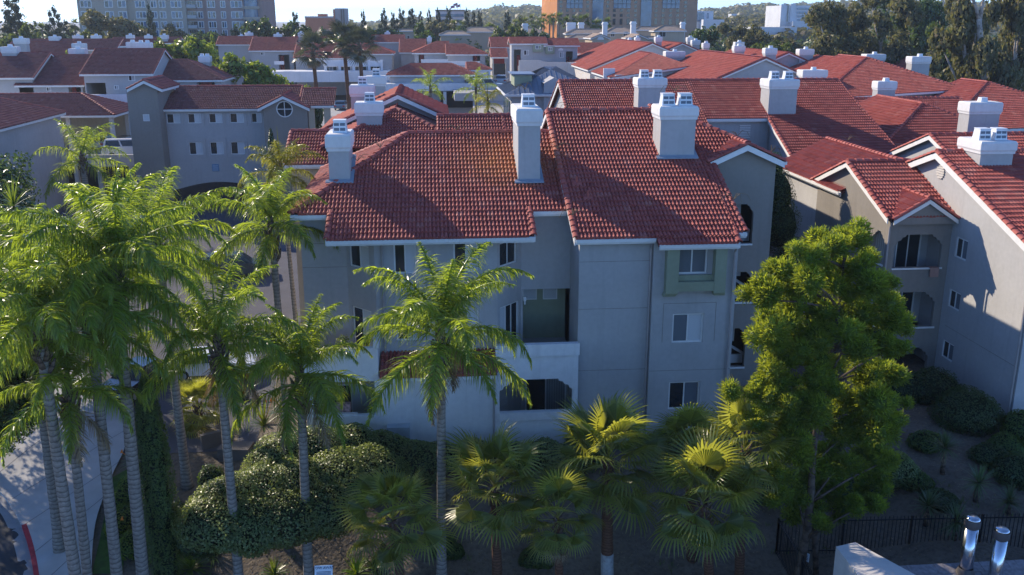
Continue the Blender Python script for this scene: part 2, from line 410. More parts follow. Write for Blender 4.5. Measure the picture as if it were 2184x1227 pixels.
        for a, b, r, step, lift in s.caps:
            d = b - a; Ln = d.length; d = d / Ln; sd = d.cross(Vector((0, 0, 1)))
            sd = sd.normalized(); up = sd.cross(d); k = max(1, round(Ln / step)); st = Ln / k
            key = (round(r, 2), round(st, 2))
            if key not in cme:
                g = MB(); N = 7; V = []; F = []
                for i in range(N + 1):
                    t = PI * i / N
                    V += [(math.cos(t) * r * 1.12, 0, math.sin(t) * r * .95 + .03), (math.cos(t) * r * .92, st * 1.12, math.sin(t) * r * .78), (math.cos(t) * r * .97, 0, math.sin(t) * r * .8 + .0), (math.cos(t) * r * 1.12, 0, math.sin(t) * r * .95 + .03)]
                for i in range(N): F += [[4 * i + 4, 4 * i, 4 * i + 1, 4 * i + 5], [4 * i + 2, 4 * i + 3, 4 * i + 7, 4 * i + 6]]
                g.add(V, F); cme[key] = g.mesh('ridge_tile', TILE_O, True)
            for i in range(k):
                P = a + d * (st * i) + up * lift + sd * random.uniform(-.012, .012)
                o = bpy.data.objects.new('ridge_tile', cme[key]); COL.objects.link(o); o.parent = ro; o.matrix_parent_inverse = L
                o.matrix_basis = Matrix(((sd.x, d.x, up.x, P.x), (sd.y, d.y, up.y, P.y), (sd.z, d.z, up.z, P.z), (0, 0, 0, 1)))
        for m in s.fas: m.build('fascia', TRIM, s.b)
        return ro
# ------------------------------------------------------------------ the nearest apartment building
SL = .4163
def near_building():
    B = thing('apartment_building', 'nearest three-storey taupe apartment building with red tiled roofs and tall white-capped chimneys', 'building', (3, 42, 0))
    R = Roof(B, 300, 2)
    zM = lambda y: 9.38 + (y - 37.6) * SL
    zR = lambda y: 9.43 + (y - 36.8) * SL
    M = lambda x, y: Vector((x, y, zM(y))); Q = lambda x, y: Vector((x, y, zR(y)))
    # left wing roof
    R.plane([M(-4.37, 37.6), M(4.12, 37.6), M(4.12, 39.35), M(-4.37, 39.35)])
    R.plane([M(-6, 39.35), M(5.85, 39.35), M(5.85, 45.6), M(-1.15, 45.6)])
    bl = Vector((-6, 51.85, zM(39.35))); rl = M(-1.15, 45.6)
    R.plane([bl, M(-6, 39.35), rl])
    R.plane([(5.85, 51.85, bl.z), bl, rl, M(5.85, 45.6)], tiles=False)
    R.cap(M(-6, 39.35), rl); R.cap(bl, rl); R.cap(rl, M(5.7, 45.6))
    R.fascia(M(-6, 39.35), M(-4.4, 39.35)); R.fascia(M(-4.37, 37.6), M(4.12, 37.6)); R.fascia(M(4.15, 39.35), M(5.7, 39.35)); R.fascia(bl, M(-6, 39.35), gut=False)
    R.rake(M(-4.37, 37.6), M(-4.37, 39.5), (-1, 0, 0), h=.2); R.rake(M(4.12, 37.6), M(4.12, 39.5), (1, 0, 0), h=.2)
    # right wing roof
    R.plane([Q(5.72, 36.8), Q(12.4, 36.8), Q(12.4, 46.2), Q(11.75, 46.85), Q(5.72, 46.85)])
    R.plane([Q(9.05, 36.35), Q(12.4, 36.35), Q(12.4, 36.8), Q(9.05, 36.8)])
    R.plane([Q(12.4, 37.05), Q(12.9, 37.05), Q(12.9, 42.5), Q(12.4, 42.5)])
    R.plane([Q(12.4, 42.5), Q(12.75, 42.5), Q(14.4, 44.2), Q(12.4, 46.2)])
    R.plane([Q(14.4, 44.2), Vector((14.4, 49.5, zR(44.2))), Q(11.75, 46.85)], tiles=False)
    R.plane([(11.75, 56, 9.8), (5.72, 56, 9.8), Q(5.72, 46.85), Q(11.75, 46.85)], tiles=False)
    R.cap(Q(5.72, 46.85), Q(11.75, 46.85)); R.cap(Q(14.4, 44.2), Q(11.75, 46.85))
    R.fascia(Q(5.72, 36.8), Q(9.02, 36.8)); R.fascia(Q(9.08, 36.35), Q(12.4, 36.35)); R.fascia(Q(12.42, 37.05), Q(12.9, 37.05))
    R.rake(Q(5.72, 36.8), Q(5.72, 46.85), (-1, 0, 0)); R.rake((5.72, 56, 9.8), Q(5.72, 46.85), (-1, 0, 0))
    R.rake(Q(12.4, 36.35), Q(12.4, 37.05), (1, 0, 0), h=.2); R.cap(Q(12.88, 37.05), Q(12.88, 42.5), .1, .4, .02)
    # stair tower cross gable
    gz = 12.5; ge = 11.69
    R.plane([(12.6, 42.45, ge), (12.6, 42.0, ge), (14.4, 42.0, gz), (14.4, 44.2, gz)])
    R.plane([(16.2, 42.0, ge), (16.2, 62, ge), (14.4, 62, gz), (14.4, 42.0, gz)]); R.plane([(12.6, 62, ge), (12.6, 50, ge), (14.4, 50, gz), (14.4, 62, gz)], tiles=False)
    R.cap((14.4, 42.0, gz), (14.4, 44.3, gz)); R.cap((14.4, 44.3, gz), (14.4, 62, gz))
    R.rake((12.6, 42.0, ge), (14.4, 42.0, gz), (0, -1, 0)); R.rake((16.2, 42.0, ge), (14.4, 42.0, gz), (0, -1, 0))
    R.fascia((16.2, 42.0, ge), (16.2, 62, ge))
    # shed roof between the patios
    R.plane([(-2.4, 36.62, 3.72), (2.48, 36.62, 3.72), (2.48, 38.4, 4.2), (-2.4, 38.4, 4.2)])
    R.fascia((-2.4, 36.66, 3.72), (2.48, 36.66, 3.72), h=.14)
    R.finish()
    # ---- walls
    W = MB()
    def hw(a, b, L):   # holes given as (u0,u1,z0,z1)
        wallseg(W, a, b, L[0], L[1], L[2])
    cL0, cL1, cR0, cR1 = (-3.79, 39.75), (-2.52, 38.4), (2.62, 38.4), (3.78, 39.75)
    lc = math.dist(cL0, cL1)
    wallseg(W, (-5.7, 39.75), cL0, .4, 10)
    wallseg(W, cL0, cL1, .4, 9.5, [(.18, 1.5, 7.78, 8.85), (.2, 1.5, 3.8, 6.0)])
    wallseg(W, cL1, cR0, .4, 9.4, [(.8, 1.75, 7.7, 9.0), (3.3, 4.35, 7.7, 9.0), (.82, 1.75, 4.72, 6.1), (3.4, 4.35, 4.72, 6.1)])
    wallseg(W, cR0, cR1, .4, 9.5, [(.2, 1.45, 7.82, 8.9), (.2, 1.6, 3.8, 6.05)])
    wallseg(W, cR1, (5.95, 39.75), .4, 10.2, [(.08, 2.17, 3.75, 6.5, 1.35), (.2, 2.1, .6, 2.9)])
    wallseg(W, (5.95, 39.75), (5.95, 37.2), 0, 9.5)
    W.poly([(5.95, 56, 0), (5.95, 39.75, 0), (5.95, 39.75, zR(39.75) - .1), (5.95, 46.85, zR(46.85) - .1), (5.95, 56, 9.7)])
    wallseg(W, (5.95, 37.2), (9.0, 37.2), 0, 9.5)
    wallseg(W, (9.0, 37.2), (9.0, 36.9), 0, 9.4)
    wallseg(W, (9.0, 36.9), (12.55, 36.9), 0, 9.3, [(.92, 2.26, 4.8, 6.1), (.9, 2.27, 1.75, 3.03), (.98, 2.27, 7.82, 8.95)])
    wallseg(W, (12.55, 36.9), (12.55, 42.4), 0, 9.4)
    W.poly([(12.55, 36.9, 9.3), (12.55, 42.4, 9.3), (12.55, 42.4, zR(42.4) - .1), (12.55, 36.9, zR(36.9) - .1)])
    W.poly([(-5.7, 51.5, .4), (-5.7, 39.75, .4), (-5.7, 39.75, 10), (-5.7, 51.5, 10)])
    W.poly([(-5.7, 51.5, 0), (5.95, 51.5, 0), (5.95, 51.5, 10), (-5.7, 51.5, 10)])
    wo_ = W.build('wall', STUC, B)
    # control joints in the stucco
    for (a, b, z) in (((-5.7, 39.75), cL0, 8.75), ((-5.7, 39.75), cL0, 7.7), ((5.95, 37.2), (9.0, 37.2), 8.35), ((5.95, 37.2), (9.0, 37.2), 6.3), ((5.95, 37.2), (9.0, 37.2), 3.55), ((9.0, 36.9), (12.55, 36.9), 3.55)):
        j = MB(); j.box(a[0] + .01, b[0] - .01, a[1] - .006, a[1] + .02, z, z + .018); j.build('control_joint', STUD, wo_)
    for x, z0, z1 in ((9.5, 4.85, 6.55), (11.75, 4.85, 6.55)):
        j = MB(); j.box(x, x + .018, 36.894, 36.92, z0, z1); j.build('control_joint', STUD, wo_)
    j = MB(); j.box(9.5, 11.76, 36.892, 36.92, 6.551, 6.569); j.build('control_joint', STUD, wo_)
    # windows
    for a, b, u0, u1, z0, z1, st in ((cL0, cL1, .18, 1.5, 7.78, 8.85, 'DB'), (cL1, cR0, .8, 1.75, 7.7, 9.0, 'DB'), (cL1, cR0, 3.3, 4.35, 7.7, 9.0, 'DB'), (cR0, cR1, .2, 1.45, 7.82, 8.9, 'DD'),
            (cL1, cR0, .82, 1.75, 4.72, 6.1, 'DB'), (cL1, cR0, 3.4, 4.35, 4.72, 6.1, 'dB'), ((9.0, 36.9), (12.55, 36.9), .92, 2.26, 4.8, 6.1, 'dB'), ((9.0, 36.9), (12.55, 36.9), .9, 2.27, 1.75, 3.03, 'Dd'), ((9.0, 36.9), (12.55, 36.9), .98, 2.27, 7.82, 8.95, 'dd')):
        window(B, a, b, u0, u1, z0, z1, .06, st)
    for a, b, u0, u1, z0, z1, st in ((cL0, cL1, .2, 1.5, 3.8, 6.0, 'DB'), (cR0, cR1, .2, 1.6, 3.8, 6.05, 'BDD'), (cR1, (5.95, 39.75), .2, 2.1, .6, 2.9, 'DV')):
        window(B, a, b, u0, u1, z0, z1, .06, st, name='sliding_door')
    # balcony alcove of the right side
    A = MB(); wallseg(A, (3.86, 41.1), (5.95, 41.1), 3.75, 6.5, [(.12, .78, 5.6, 6.25), (1.05, 1.72, 5.6, 6.25)], .06); A.build('alcove_wall', STUG, B)
    for u0, u1 in ((.12, .78), (1.05, 1.72)): window(B, (3.86, 41.1), (5.95, 41.1), u0, u1, 5.6, 6.25, .02, 'B', .05)
    L = MB(); L.box(3.87, 3.99, 39.6, 39.7, 6.0, 6.2); L.box(3.9, 3.96, 39.58, 39.6, 5.85, 6.0); L.build('wall_lamp', TRIM, B)
    # ---- sage window surround
    S = MB()
    S.box(9.47, 9.98, 36.5, 36.9, 7.1, 9.0); S.box(11.5, 11.98, 36.5, 36.9, 7.1, 9.0); S.box(9.98, 11.5, 36.52, 36.9, 7.18, 7.58)
    S.frus(9.4, 9.9, 36.6, 36.9, 6.95, 9.47, 9.98, 36.5, 36.9, 7.099); S.frus(11.55, 12.0, 36.6, 36.9, 6.95, 11.5, 11.98, 36.5, 36.9, 7.099)
    S.box(9.98, 11.5, 36.78, 36.899, 7.58, 7.8); S.build('window_surround', STUG, B)
    # ---- ground-floor patios and balconies
    G = MB()
    wallseg(G, (-5.5, 36.9), (-2.45, 36.9), .2, 4.95, [(.3, 2.87, 1.98, 3.5, .22)])
    wallseg(G, (-2.45, 36.9), (2.5, 36.9), .2, 3.66)
    wallseg(G, (2.5, 36.9), (5.949, 36.9), .2, 4.9, [(.1, 3.22, 1.86, 3.35, .22)])
    wallseg(G, (-5.5, 39.75), (-5.5, 36.9), .2, 4.95)
    G.box(-5.5, -2.45, 37.13, 37.131, 3.6, 4.95); G.box(2.5, 5.94, 37.13, 37.131, 3.6, 4.9)
    G.box(-5.5, -2.45, 36.9, 37.13, 4.951, 4.96); G.box(2.5, 5.94, 36.9, 37.13, 4.901, 4.91)
    G.poly([(-2.45, 36.9, 3.6), (-2.45, 38.4, 3.6), (-2.45, 38.4, 5.0), (-2.45, 36.9, 4.95)]); G.poly([(2.5, 38.6, 3.6), (2.5, 36.9, 3.6), (2.5, 36.9, 4.9), (2.5, 38.6, 4.9)])
    G.box(-2.62, -2.4, 36.86, 38.38, 4.962, 5.3)
    G.box(2.44, 5.98, 36.80, 36.898, 4.42, 4.93); G.box(2.6, 5.75, 36.84, 36.898, 1.5, 1.85); G.box(-5.25, -2.6, 36.84, 36.898, 1.6, 1.97)
    go = G.build('patio_wall', STUW, B)
    F = MB(); F.box(-5.5, -2.46, 37.14, 39.7, 3.55, 3.68); F.box(2.52, 5.94, 37.14, 39.72, 3.55, 3.7); F.box(3.87, 5.94, 39.76, 41.1, 3.6, 3.742); F.build('balcony_floor', CONC, B)
    # scalloped corners of the patio openings
    for x, s in ((2.6, 1), (5.72, -1)):
        c = MB(); pts = [(0, 0), (.62, 0), (.58, -.1), (.42, -.13), (.36, -.24), (.18, -.30), (.13, -.42), (0, -.48)]
        V = [(x + s * a, 36.905, 3.35 + b) for a, b in pts] + [(x + s * a, 37.1, 3.35 + b) for a, b in pts]; k = len(pts)
        fs = [list(range(k)), list(range(2 * k - 1, k - 1, -1))] + [[i, (i + 1) % k, (i + 1) % k + k, i + k] for i in range(k)]
        c.add(V, fs).build('scalloped_corner', STUW, go)
    W2 = MB(); wallseg(W2, (-5.3, 38.9), (-2.5, 38.9), .4, 3.5, [(.5, 2.5, .5, 2.6)]); W2.build('patio_back_wall', STUS, B)
    window(B, (-5.3, 38.9), (-2.5, 38.9), .5, 2.5, .5, 2.6, .05, 'DB', name='sliding_door')
    # downpipes
    for pts in ([(-2.2, 38.3, 9.2), (-2.2, 38.33, 9.0), (-2.2, 38.33, .5)], [(8.93, 36.9, 9.2), (8.93, 37.12, 8.9), (8.93, 37.12, .2)], [(12.38, 36.5, 9.1), (12.38, 36.8, 8.75), (12.38, 36.83, .1)], [(2.35, 36.66, 3.6), (2.35, 36.82, 3.4), (2.35, 36.82, .4)]):
        m = MB(); m.tube(pts, .05, 6); m.build('downpipe', PIPE, B)
    # stair tower
    T = MB()
    hl = [(1.1, 2.05, 7.75, 9.65, .2), (1.3, 2.25, 4.85, 6.35, .2), (1.2, 2.1, 1.5, 3.5, .2)]
    wallseg(T, (13.0, 42.4), (15.95, 42.4), 0, 11.6, hl)
    T.poly([(13.0, 42.4, 11.6), (15.95, 42.4, 11.6), (15.95, 42.4, 11.72), (14.4, 42.4, 12.4), (13.0, 42.4, 11.78)])
    T.poly([(15.95, 42.4, 0), (15.95, 62, 0), (15.95, 62, 11.7), (15.95, 42.4, 11.7)])
    T.poly([(12.9, 62, 0), (12.9, 42.4, 0), (12.9, 42.4, 11.7), (12.9, 62, 11.7)])
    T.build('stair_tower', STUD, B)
    for u0, u1, z0, z1, _ in hl:
        m = MB(); m.box(13.0 + u0 - .06, 13.0 + u1 + .02, 42.33, 42.56, z0 - .08, z0 - .002); m.build('sill', TRIM, B)
        m = MB(); m.obox((13.0 + u0, 42.95, z0 + 1.15), (.5, 0, 0), (0, .12, 0), (0, 0, .9)); m.obox((13.0 + u0 + .0, 42.9, z0 + 1.05), (1.0, 0, -.62), (0, .16, 0), (0, 0, .14)); m.obox((13.0 + u0, 42.95, z0), (1.0, 0, 0), (0, .1, 0), (0, 0, .45)); m.build('stair_rail', STUC, B)
        m = MB(); x = 13.0 + u1; pts = [(0, 0), (-.34, 0), (-.28, -.08), (-.2, -.12), (-.14, -.26), (-.06, -.32), (0, -.5)]
        V = [(x + a, 42.41, z1 + b) for a, b in pts] + [(x + a, 42.58, z1 + b) for a, b in pts]; k = len(pts)
        m.add(V, [list(range(k))[::-1], list(range(k, 2 * k))] + [[i, i + k, (i + 1) % k + k, (i + 1) % k] for i in range(k)]).build('scalloped_corner', STUD, B)
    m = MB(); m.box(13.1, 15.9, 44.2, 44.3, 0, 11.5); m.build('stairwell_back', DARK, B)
    # rear wing
    Y0, Y1 = 53.8, 57.3
    xl = at(606, 350, Y=Y0).x; z0, z1 = 10.1, 11.55
    R2 = Roof(B, 0, 1)
    R2.plane([(xl, Y0, z0), (-1.2, Y0, z0), (-1.2, Y1, z1), (xl, Y1, z1)])
    R2.plane([(-1.2, 60.8, z0), (xl, 60.8, z0), (xl, Y1, z1), (-1.2, Y1, z1)], tiles=False)
    R2.cap((xl, Y1, z1), (-1.2, Y1, z1)); R2.rake((xl, Y0, z0), (xl, Y1, z1), (-1, 0, 0)); R2.rake((xl, 60.8, z0), (xl, Y1, z1), (-1, 0, 0)); R2.fascia((xl, Y0, z0), (-5, Y0, z0))
    # hip roof with the first rear chimney
    za = at(845, 234, Y=58.5).z; xa = at(845, 234, Y=58.5).x
    ze = za - 1.75
    R2.plane([(xa - 4.2, 54.3, ze), (xa + 4.2, 54.3, ze), (xa, 58.5, za)])
    R2.plane([(xa - 4.2, 66, ze), (xa - 4.2, 54.3, ze), (xa, 58.5, za), (xa, 66, za)]); R2.plane([(xa + 4.2, 54.3, ze), (xa + 4.2, 66, ze), (xa, 66, za), (xa, 58.5, za)], tiles=False)
    R2.cap((xa - 4.2, 54.3, ze), (xa, 58.5, za)); R2.cap((xa + 4.2, 54.3, ze), (xa, 58.5, za))
    # lit strip behind the ridge
    zr = at(1000, 248, Y=57).z
    R2.plane([(.3, 50.5, zr - 6.5 * SL), (5.4, 50.5, zr - 6.5 * SL), (5.4, 57, zr), (.3, 57, zr)]); R2.cap((.3, 57, zr), (5.4, 57, zr)); R2.cap((4.25, 50.6, zr - 6.4 * SL), (4.25, 57, zr), .09, .4)
    R2.plane([(5.4, 63, zr - 6 * SL), (.3, 63, zr - 6 * SL), (.3, 57, zr), (5.4, 57, zr)], tiles=False)
    # big front gable further back
    Yf, Yb = 61.5, 69.5
    ap = at(848, 202, Y=Yf); zt = ap.z; p4 = .46
    hl_, hr_ = 4.9, 3.2
    lz, rz = zt - hl_ * p4, zt - hr_ * p4
    R2.plane([(ap.x - hl_, Yb, lz), (ap.x - hl_, Yf, lz), (ap.x, Yf, zt), (ap.x, Yb, zt)]); R2.plane([(ap.x + hr_, Yf, rz), (ap.x + hr_, Yb, rz), (ap.x, Yb, zt), (ap.x, Yf, zt)])
    R2.cap((ap.x, Yf, zt), (ap.x, Yb, zt)); R2.rake((ap.x - hl_, Yf, lz), (ap.x, Yf, zt), (0, -1, 0)); R2.rake((ap.x + hr_, Yf, rz), (ap.x, Yf, zt), (0, -1, 0))
    R2.finish()
    W3 = MB(); wallseg(W3, (xl + .3, Y0 + .4), (-1.5, Y0 + .4), 0, 10); W3.poly([(xl + .3, 60.5, 0), (xl + .3, Y0 + .4, 0), (xl + .3, Y0 + .4, 10), (xl + .3, Y1, 11.4), (xl + .3, 60.5, 10)])
    W3.build('rear_wing_wall', STUS, B)
    W4 = MB(); wallseg(W4, (ap.x - hl_ + .5, Yf + .5), (ap.x + hr_ - .4, Yf + .5), 0, lz); W4.poly([(ap.x - hl_ + .5, Yf + .5, lz), (ap.x + hr_ - .4, Yf + .5, lz), (ap.x + hr_ - .4, Yf + .5, rz), (ap.x, Yf + .5, zt - .1)])
    W4.poly([(ap.x - hl_ + .5, Yb, 0), (ap.x - hl_ + .5, Yf + .5, 0), (ap.x - hl_ + .5, Yf + .5, lz), (ap.x - hl_ + .5, Yb, lz)]); W4.poly([(ap.x + hr_ - .4, Yf + .5, 0), (ap.x + hr_ - .4, Yb, 0), (ap.x + hr_ - .4, Yb, rz), (ap.x + hr_ - .4, Yf + .5, rz)])
    W4.build('gable_wall', STUC, B)
    # chimneys
    chimney(B, -4.55, -3.65, 41.6, 43.6, 10.6, 13.2)
    chimney(B, 3.79, 4.77, 41.4, 44.1, 10.6, at(1130, 232, Y=41.4).z)
    xc0, xc1 = at(1408, 300, Y=42.5).x, at(1482, 300, Y=42.5).x
    chimney(B, xc0, xc1, 42.5, 44.0, 11.3, at(1450, 227, Y=42.5).z, 2, .6)
    for x0_, x1_, y0_, y1_, zf_ in ((-4.55, -3.65, 41.6, 43.6, zM), (3.79, 4.77, 41.4, 44.1, zM), (xc0, xc1, 42.5, 44.0, zR)):
        f_ = MB(); f_.obox((x0_ - .16, y0_ - .2, zf_(y0_ - .2) + .12), (x1_ - x0_ + .32, 0, 0), (0, .2, .2 * SL), (0, 0, .05)); f_.box(x0_ - .04, x1_ + .04, y0_ - .025, y0_ - .002, zf_(y0_), zf_(y0_) + .2); f_.obox((x1_ + .002, y0_, zf_(y0_) + .12), (0, y1_ - y0_, (y1_ - y0_) * SL), (.16, 0, 0), (0, 0, .05)); f_.build('flashing', MATS.get('flashing_lead') or plain('flashing_lead', (.27, .31, .36), .6, .4), B)
    def rc(p0, p1, yb, ycap, Y, D=1.2):
        chimney(B, at(p0, yb, Y=Y).x, at(p1, yb, Y=Y).x, Y, Y + D, at(p0, yb, Y=Y).z - 2.5, at(p0, ycap, Y=Y).z, 1, .78)
    rc(761, 815, 268, 219, 56.6); rc(750, 797, 240, 182, 66.5); rc(783, 822, 215, 163, 76)
    # roof vents
    for x, y in ((6.43, 39.33), (6.1, 40.4)):
        v = MB(); v.obox((x, y, zR(y) + .05), (.42, 0, 0), (0, .38, .38 * SL), (0, -.02, .06)); v.tube([(x + .2, y + .2, zR(y)), (x + .2, y + .2, zR(y) + .45)], .045, 6); v.build('roof_vent', TILE_A, B)
    return B
near_building()
# ------------------------------------------------------------------ other buildings of the complex
def onroof(px, py, Ye, ze, p):
    d = ray(px, py); t = (ze - p * Ye - CAMZ) / (d.z - p * d.y); return CAM + d * t
def house(B, x0, x1, y0, y1, z0, ze, ax='x', p=.4163, hip=(0, 0), ov=.4, oe=.3, lod=0, wm=None, rm=None, holes=(), rpos=None, walls=True, fas=True, lodb=False, nobj=0, tm=None):
    """walls and a gable or hip roof added to building B; ze = eave height; ax = ridge direction; hip = (left, right) or (back, front)"""
    wm = wm or STUC; rm = rm or TILE_F
    if ax == 'x': T = lambda u, v, z: Vector((u, v, z)); ua, ub, va, vb = x0, x1, y0, y1
    else: T = lambda u, v, z: Vector((v, -u, z)); ua, ub, va, vb = -y1, -y0, x0, x1
    vm = rpos if rpos is not None else (va + vb) / 2
    va_, vb_ = va - ov, vb + ov; zr = ze + (vm - va_) * p; zeb = zr - (vb_ - vm) * p
    eL = ua - (ov if hip[0] else oe); eR = ub + (ov if hip[1] else oe)
    rL = eL + (vm - va_ if hip[0] else 0); rR = eR - (vm - va_ if hip[1] else 0)
    if hip[0] or hip[1]: zeb = ze if abs(vm - (va + vb) / 2) < .01 else zeb
    if rR < rL: rL = rR = (rL + rR) / 2
    R = Roof(B, nobj, max(lod, 1)); R.tm = tm or TILE_A; P = [[T(eL, va_, ze), T(eR, va_, ze), T(rR, vm, zr), T(rL, vm, zr)], [T(eR, vb_, zeb), T(eL, vb_, zeb), T(rL, vm, zr), T(rR, vm, zr)]]
    if hip[0]: P.append([T(eL, vb_, zeb), T(eL, va_, ze), T(rL, vm, zr)])
    if hip[1]: P.append([T(eR, va_, ze), T(eR, vb_, zeb), T(rR, vm, zr)])
    if rR - rL < .01: P = [[q for i, q in enumerate(pp) if i == 0 or (q - pp[i - 1]).length > .02] for pp in P]
    if lod == .5:
        for i, pp in enumerate(P): R.plane(pp, tiles=(i != 1 or lodb), lod=1)
    if lod >= 1:
        for i, pp in enumerate(P): R.plane(pp, tiles=(i != 1 or lodb))
        R.cap(T(rL, vm, zr), T(rR, vm, zr), .14, .45)
        if hip[0]: R.cap(P[0][0], T(rL, vm, zr)); R.cap(T(eL, vb_, zeb), T(rL, vm, zr))
        if hip[1]: R.cap(P[0][1], T(rR, vm, zr)); R.cap(T(eR, vb_, zeb), T(rR, vm, zr))
    else:
        if not lod:
            rb = MB()
            for pp in P: rb.slab(pp, .12)
            ro = rb.build('roof', rm, B)
        else: ro = R.finish(); R.fas = []
        c = MB(); c.tube([T(rL, vm, zr), T(rR, vm, zr)], .13, 6)
        for f, e, vv, zz in ((hip[0], eL, va_, ze), (hip[0], eL, vb_, zeb), (hip[1], eR, va_, ze), (hip[1], eR, vb_, zeb)):
            c.tube([T(e, vv, zz), T(rL if e == eL else rR, vm, zr)], .12, 6)
        c.build('ridge_cap', rm, ro)
    if fas:
        R.fascia(T(eL, va_, ze), T(eR, va_, ze), gut=lod >= 1); R.fascia(T(eR, vb_, zeb), T(eL, vb_, zeb), gut=False)
        for h, e, s in ((hip[0], eL, -1), (hip[1], eR, 1)):
            if h: 
                a, b = (T(e, vb_, zeb), T(e, va_, ze)) if s < 0 else (T(e, va_, ze), T(e, vb_, zeb)); R.fascia(a, b, gut=False)
            else:
                o = T(s, 0, 0) - T(0, 0, 0); R.rake(T(e, va_, ze), T(e, vm, zr), o, caps=lod >= 1); R.rake(T(e, vb_, zeb), T(e, vm, zr), o, caps=lod >= 1)
    if lod >= 1: R.finish()
    else:
        for m in R.fas: m.build('fascia', TRIM, B)
    if walls:
        W = MB()
        zt = lambda v: (ze + (v - va_) * p if v <= vm else zr - (v - vm) * p) - .08
        za, zb = zt(va), zt(vb)
        hf = [h for h in holes]
        if ax == 'x': wallseg(W, (x0, y0), (x1, y0), z0, za, [(h[0] - x0, h[1] - x0, *h[2:]) for h in hf])
        else: W.poly([T(ua, va, z0), T(ub, va, z0), T(ub, va, za), T(ua, va, za)])
        W.poly([T(ub, vb, z0), T(ua, vb, z0), T(ua, vb, zb), T(ub, vb, zb)])
        for h, u, s in ((hip[0], ua, -1), (hip[1], ub, 1)):
            if ax == 'y' and s == 1 and hf:
                zl = min(za, zb); wallseg(W, (x0, y0), (x1, y0), z0, zl, [(q[0] - x0, q[1] - x0, *q[2:]) for q in hf])
                if not h: W.poly([(x0, y0, zl), (x1, y0, zl), T(u, vb, zb), T(u, vm, zr - .08), T(u, va, za)])
                continue
            pts = [T(u, vb, z0), T(u, va, z0), T(u, va, za)] + ([] if h else [T(u, vm, zr - .08)]) + [T(u, vb, zb)]
            W.poly(pts if s < 0 else pts[::-1])
        W.build('wall', wm, B)
    return zr
def door(B, x0, x1, y, z0, z1, m=None):
    d = MB(); d.box(x0, x1, y - .06, y, z0, z1); o = d.build('door', m or RED, B); return o
def fwin(B, y, x0, x1, z0, z1, st='DB', **k): return window(B, (x0, y), (x1, y), 0, x1 - x0, z0, z1, k.pop('inset', -.04), st, **k)
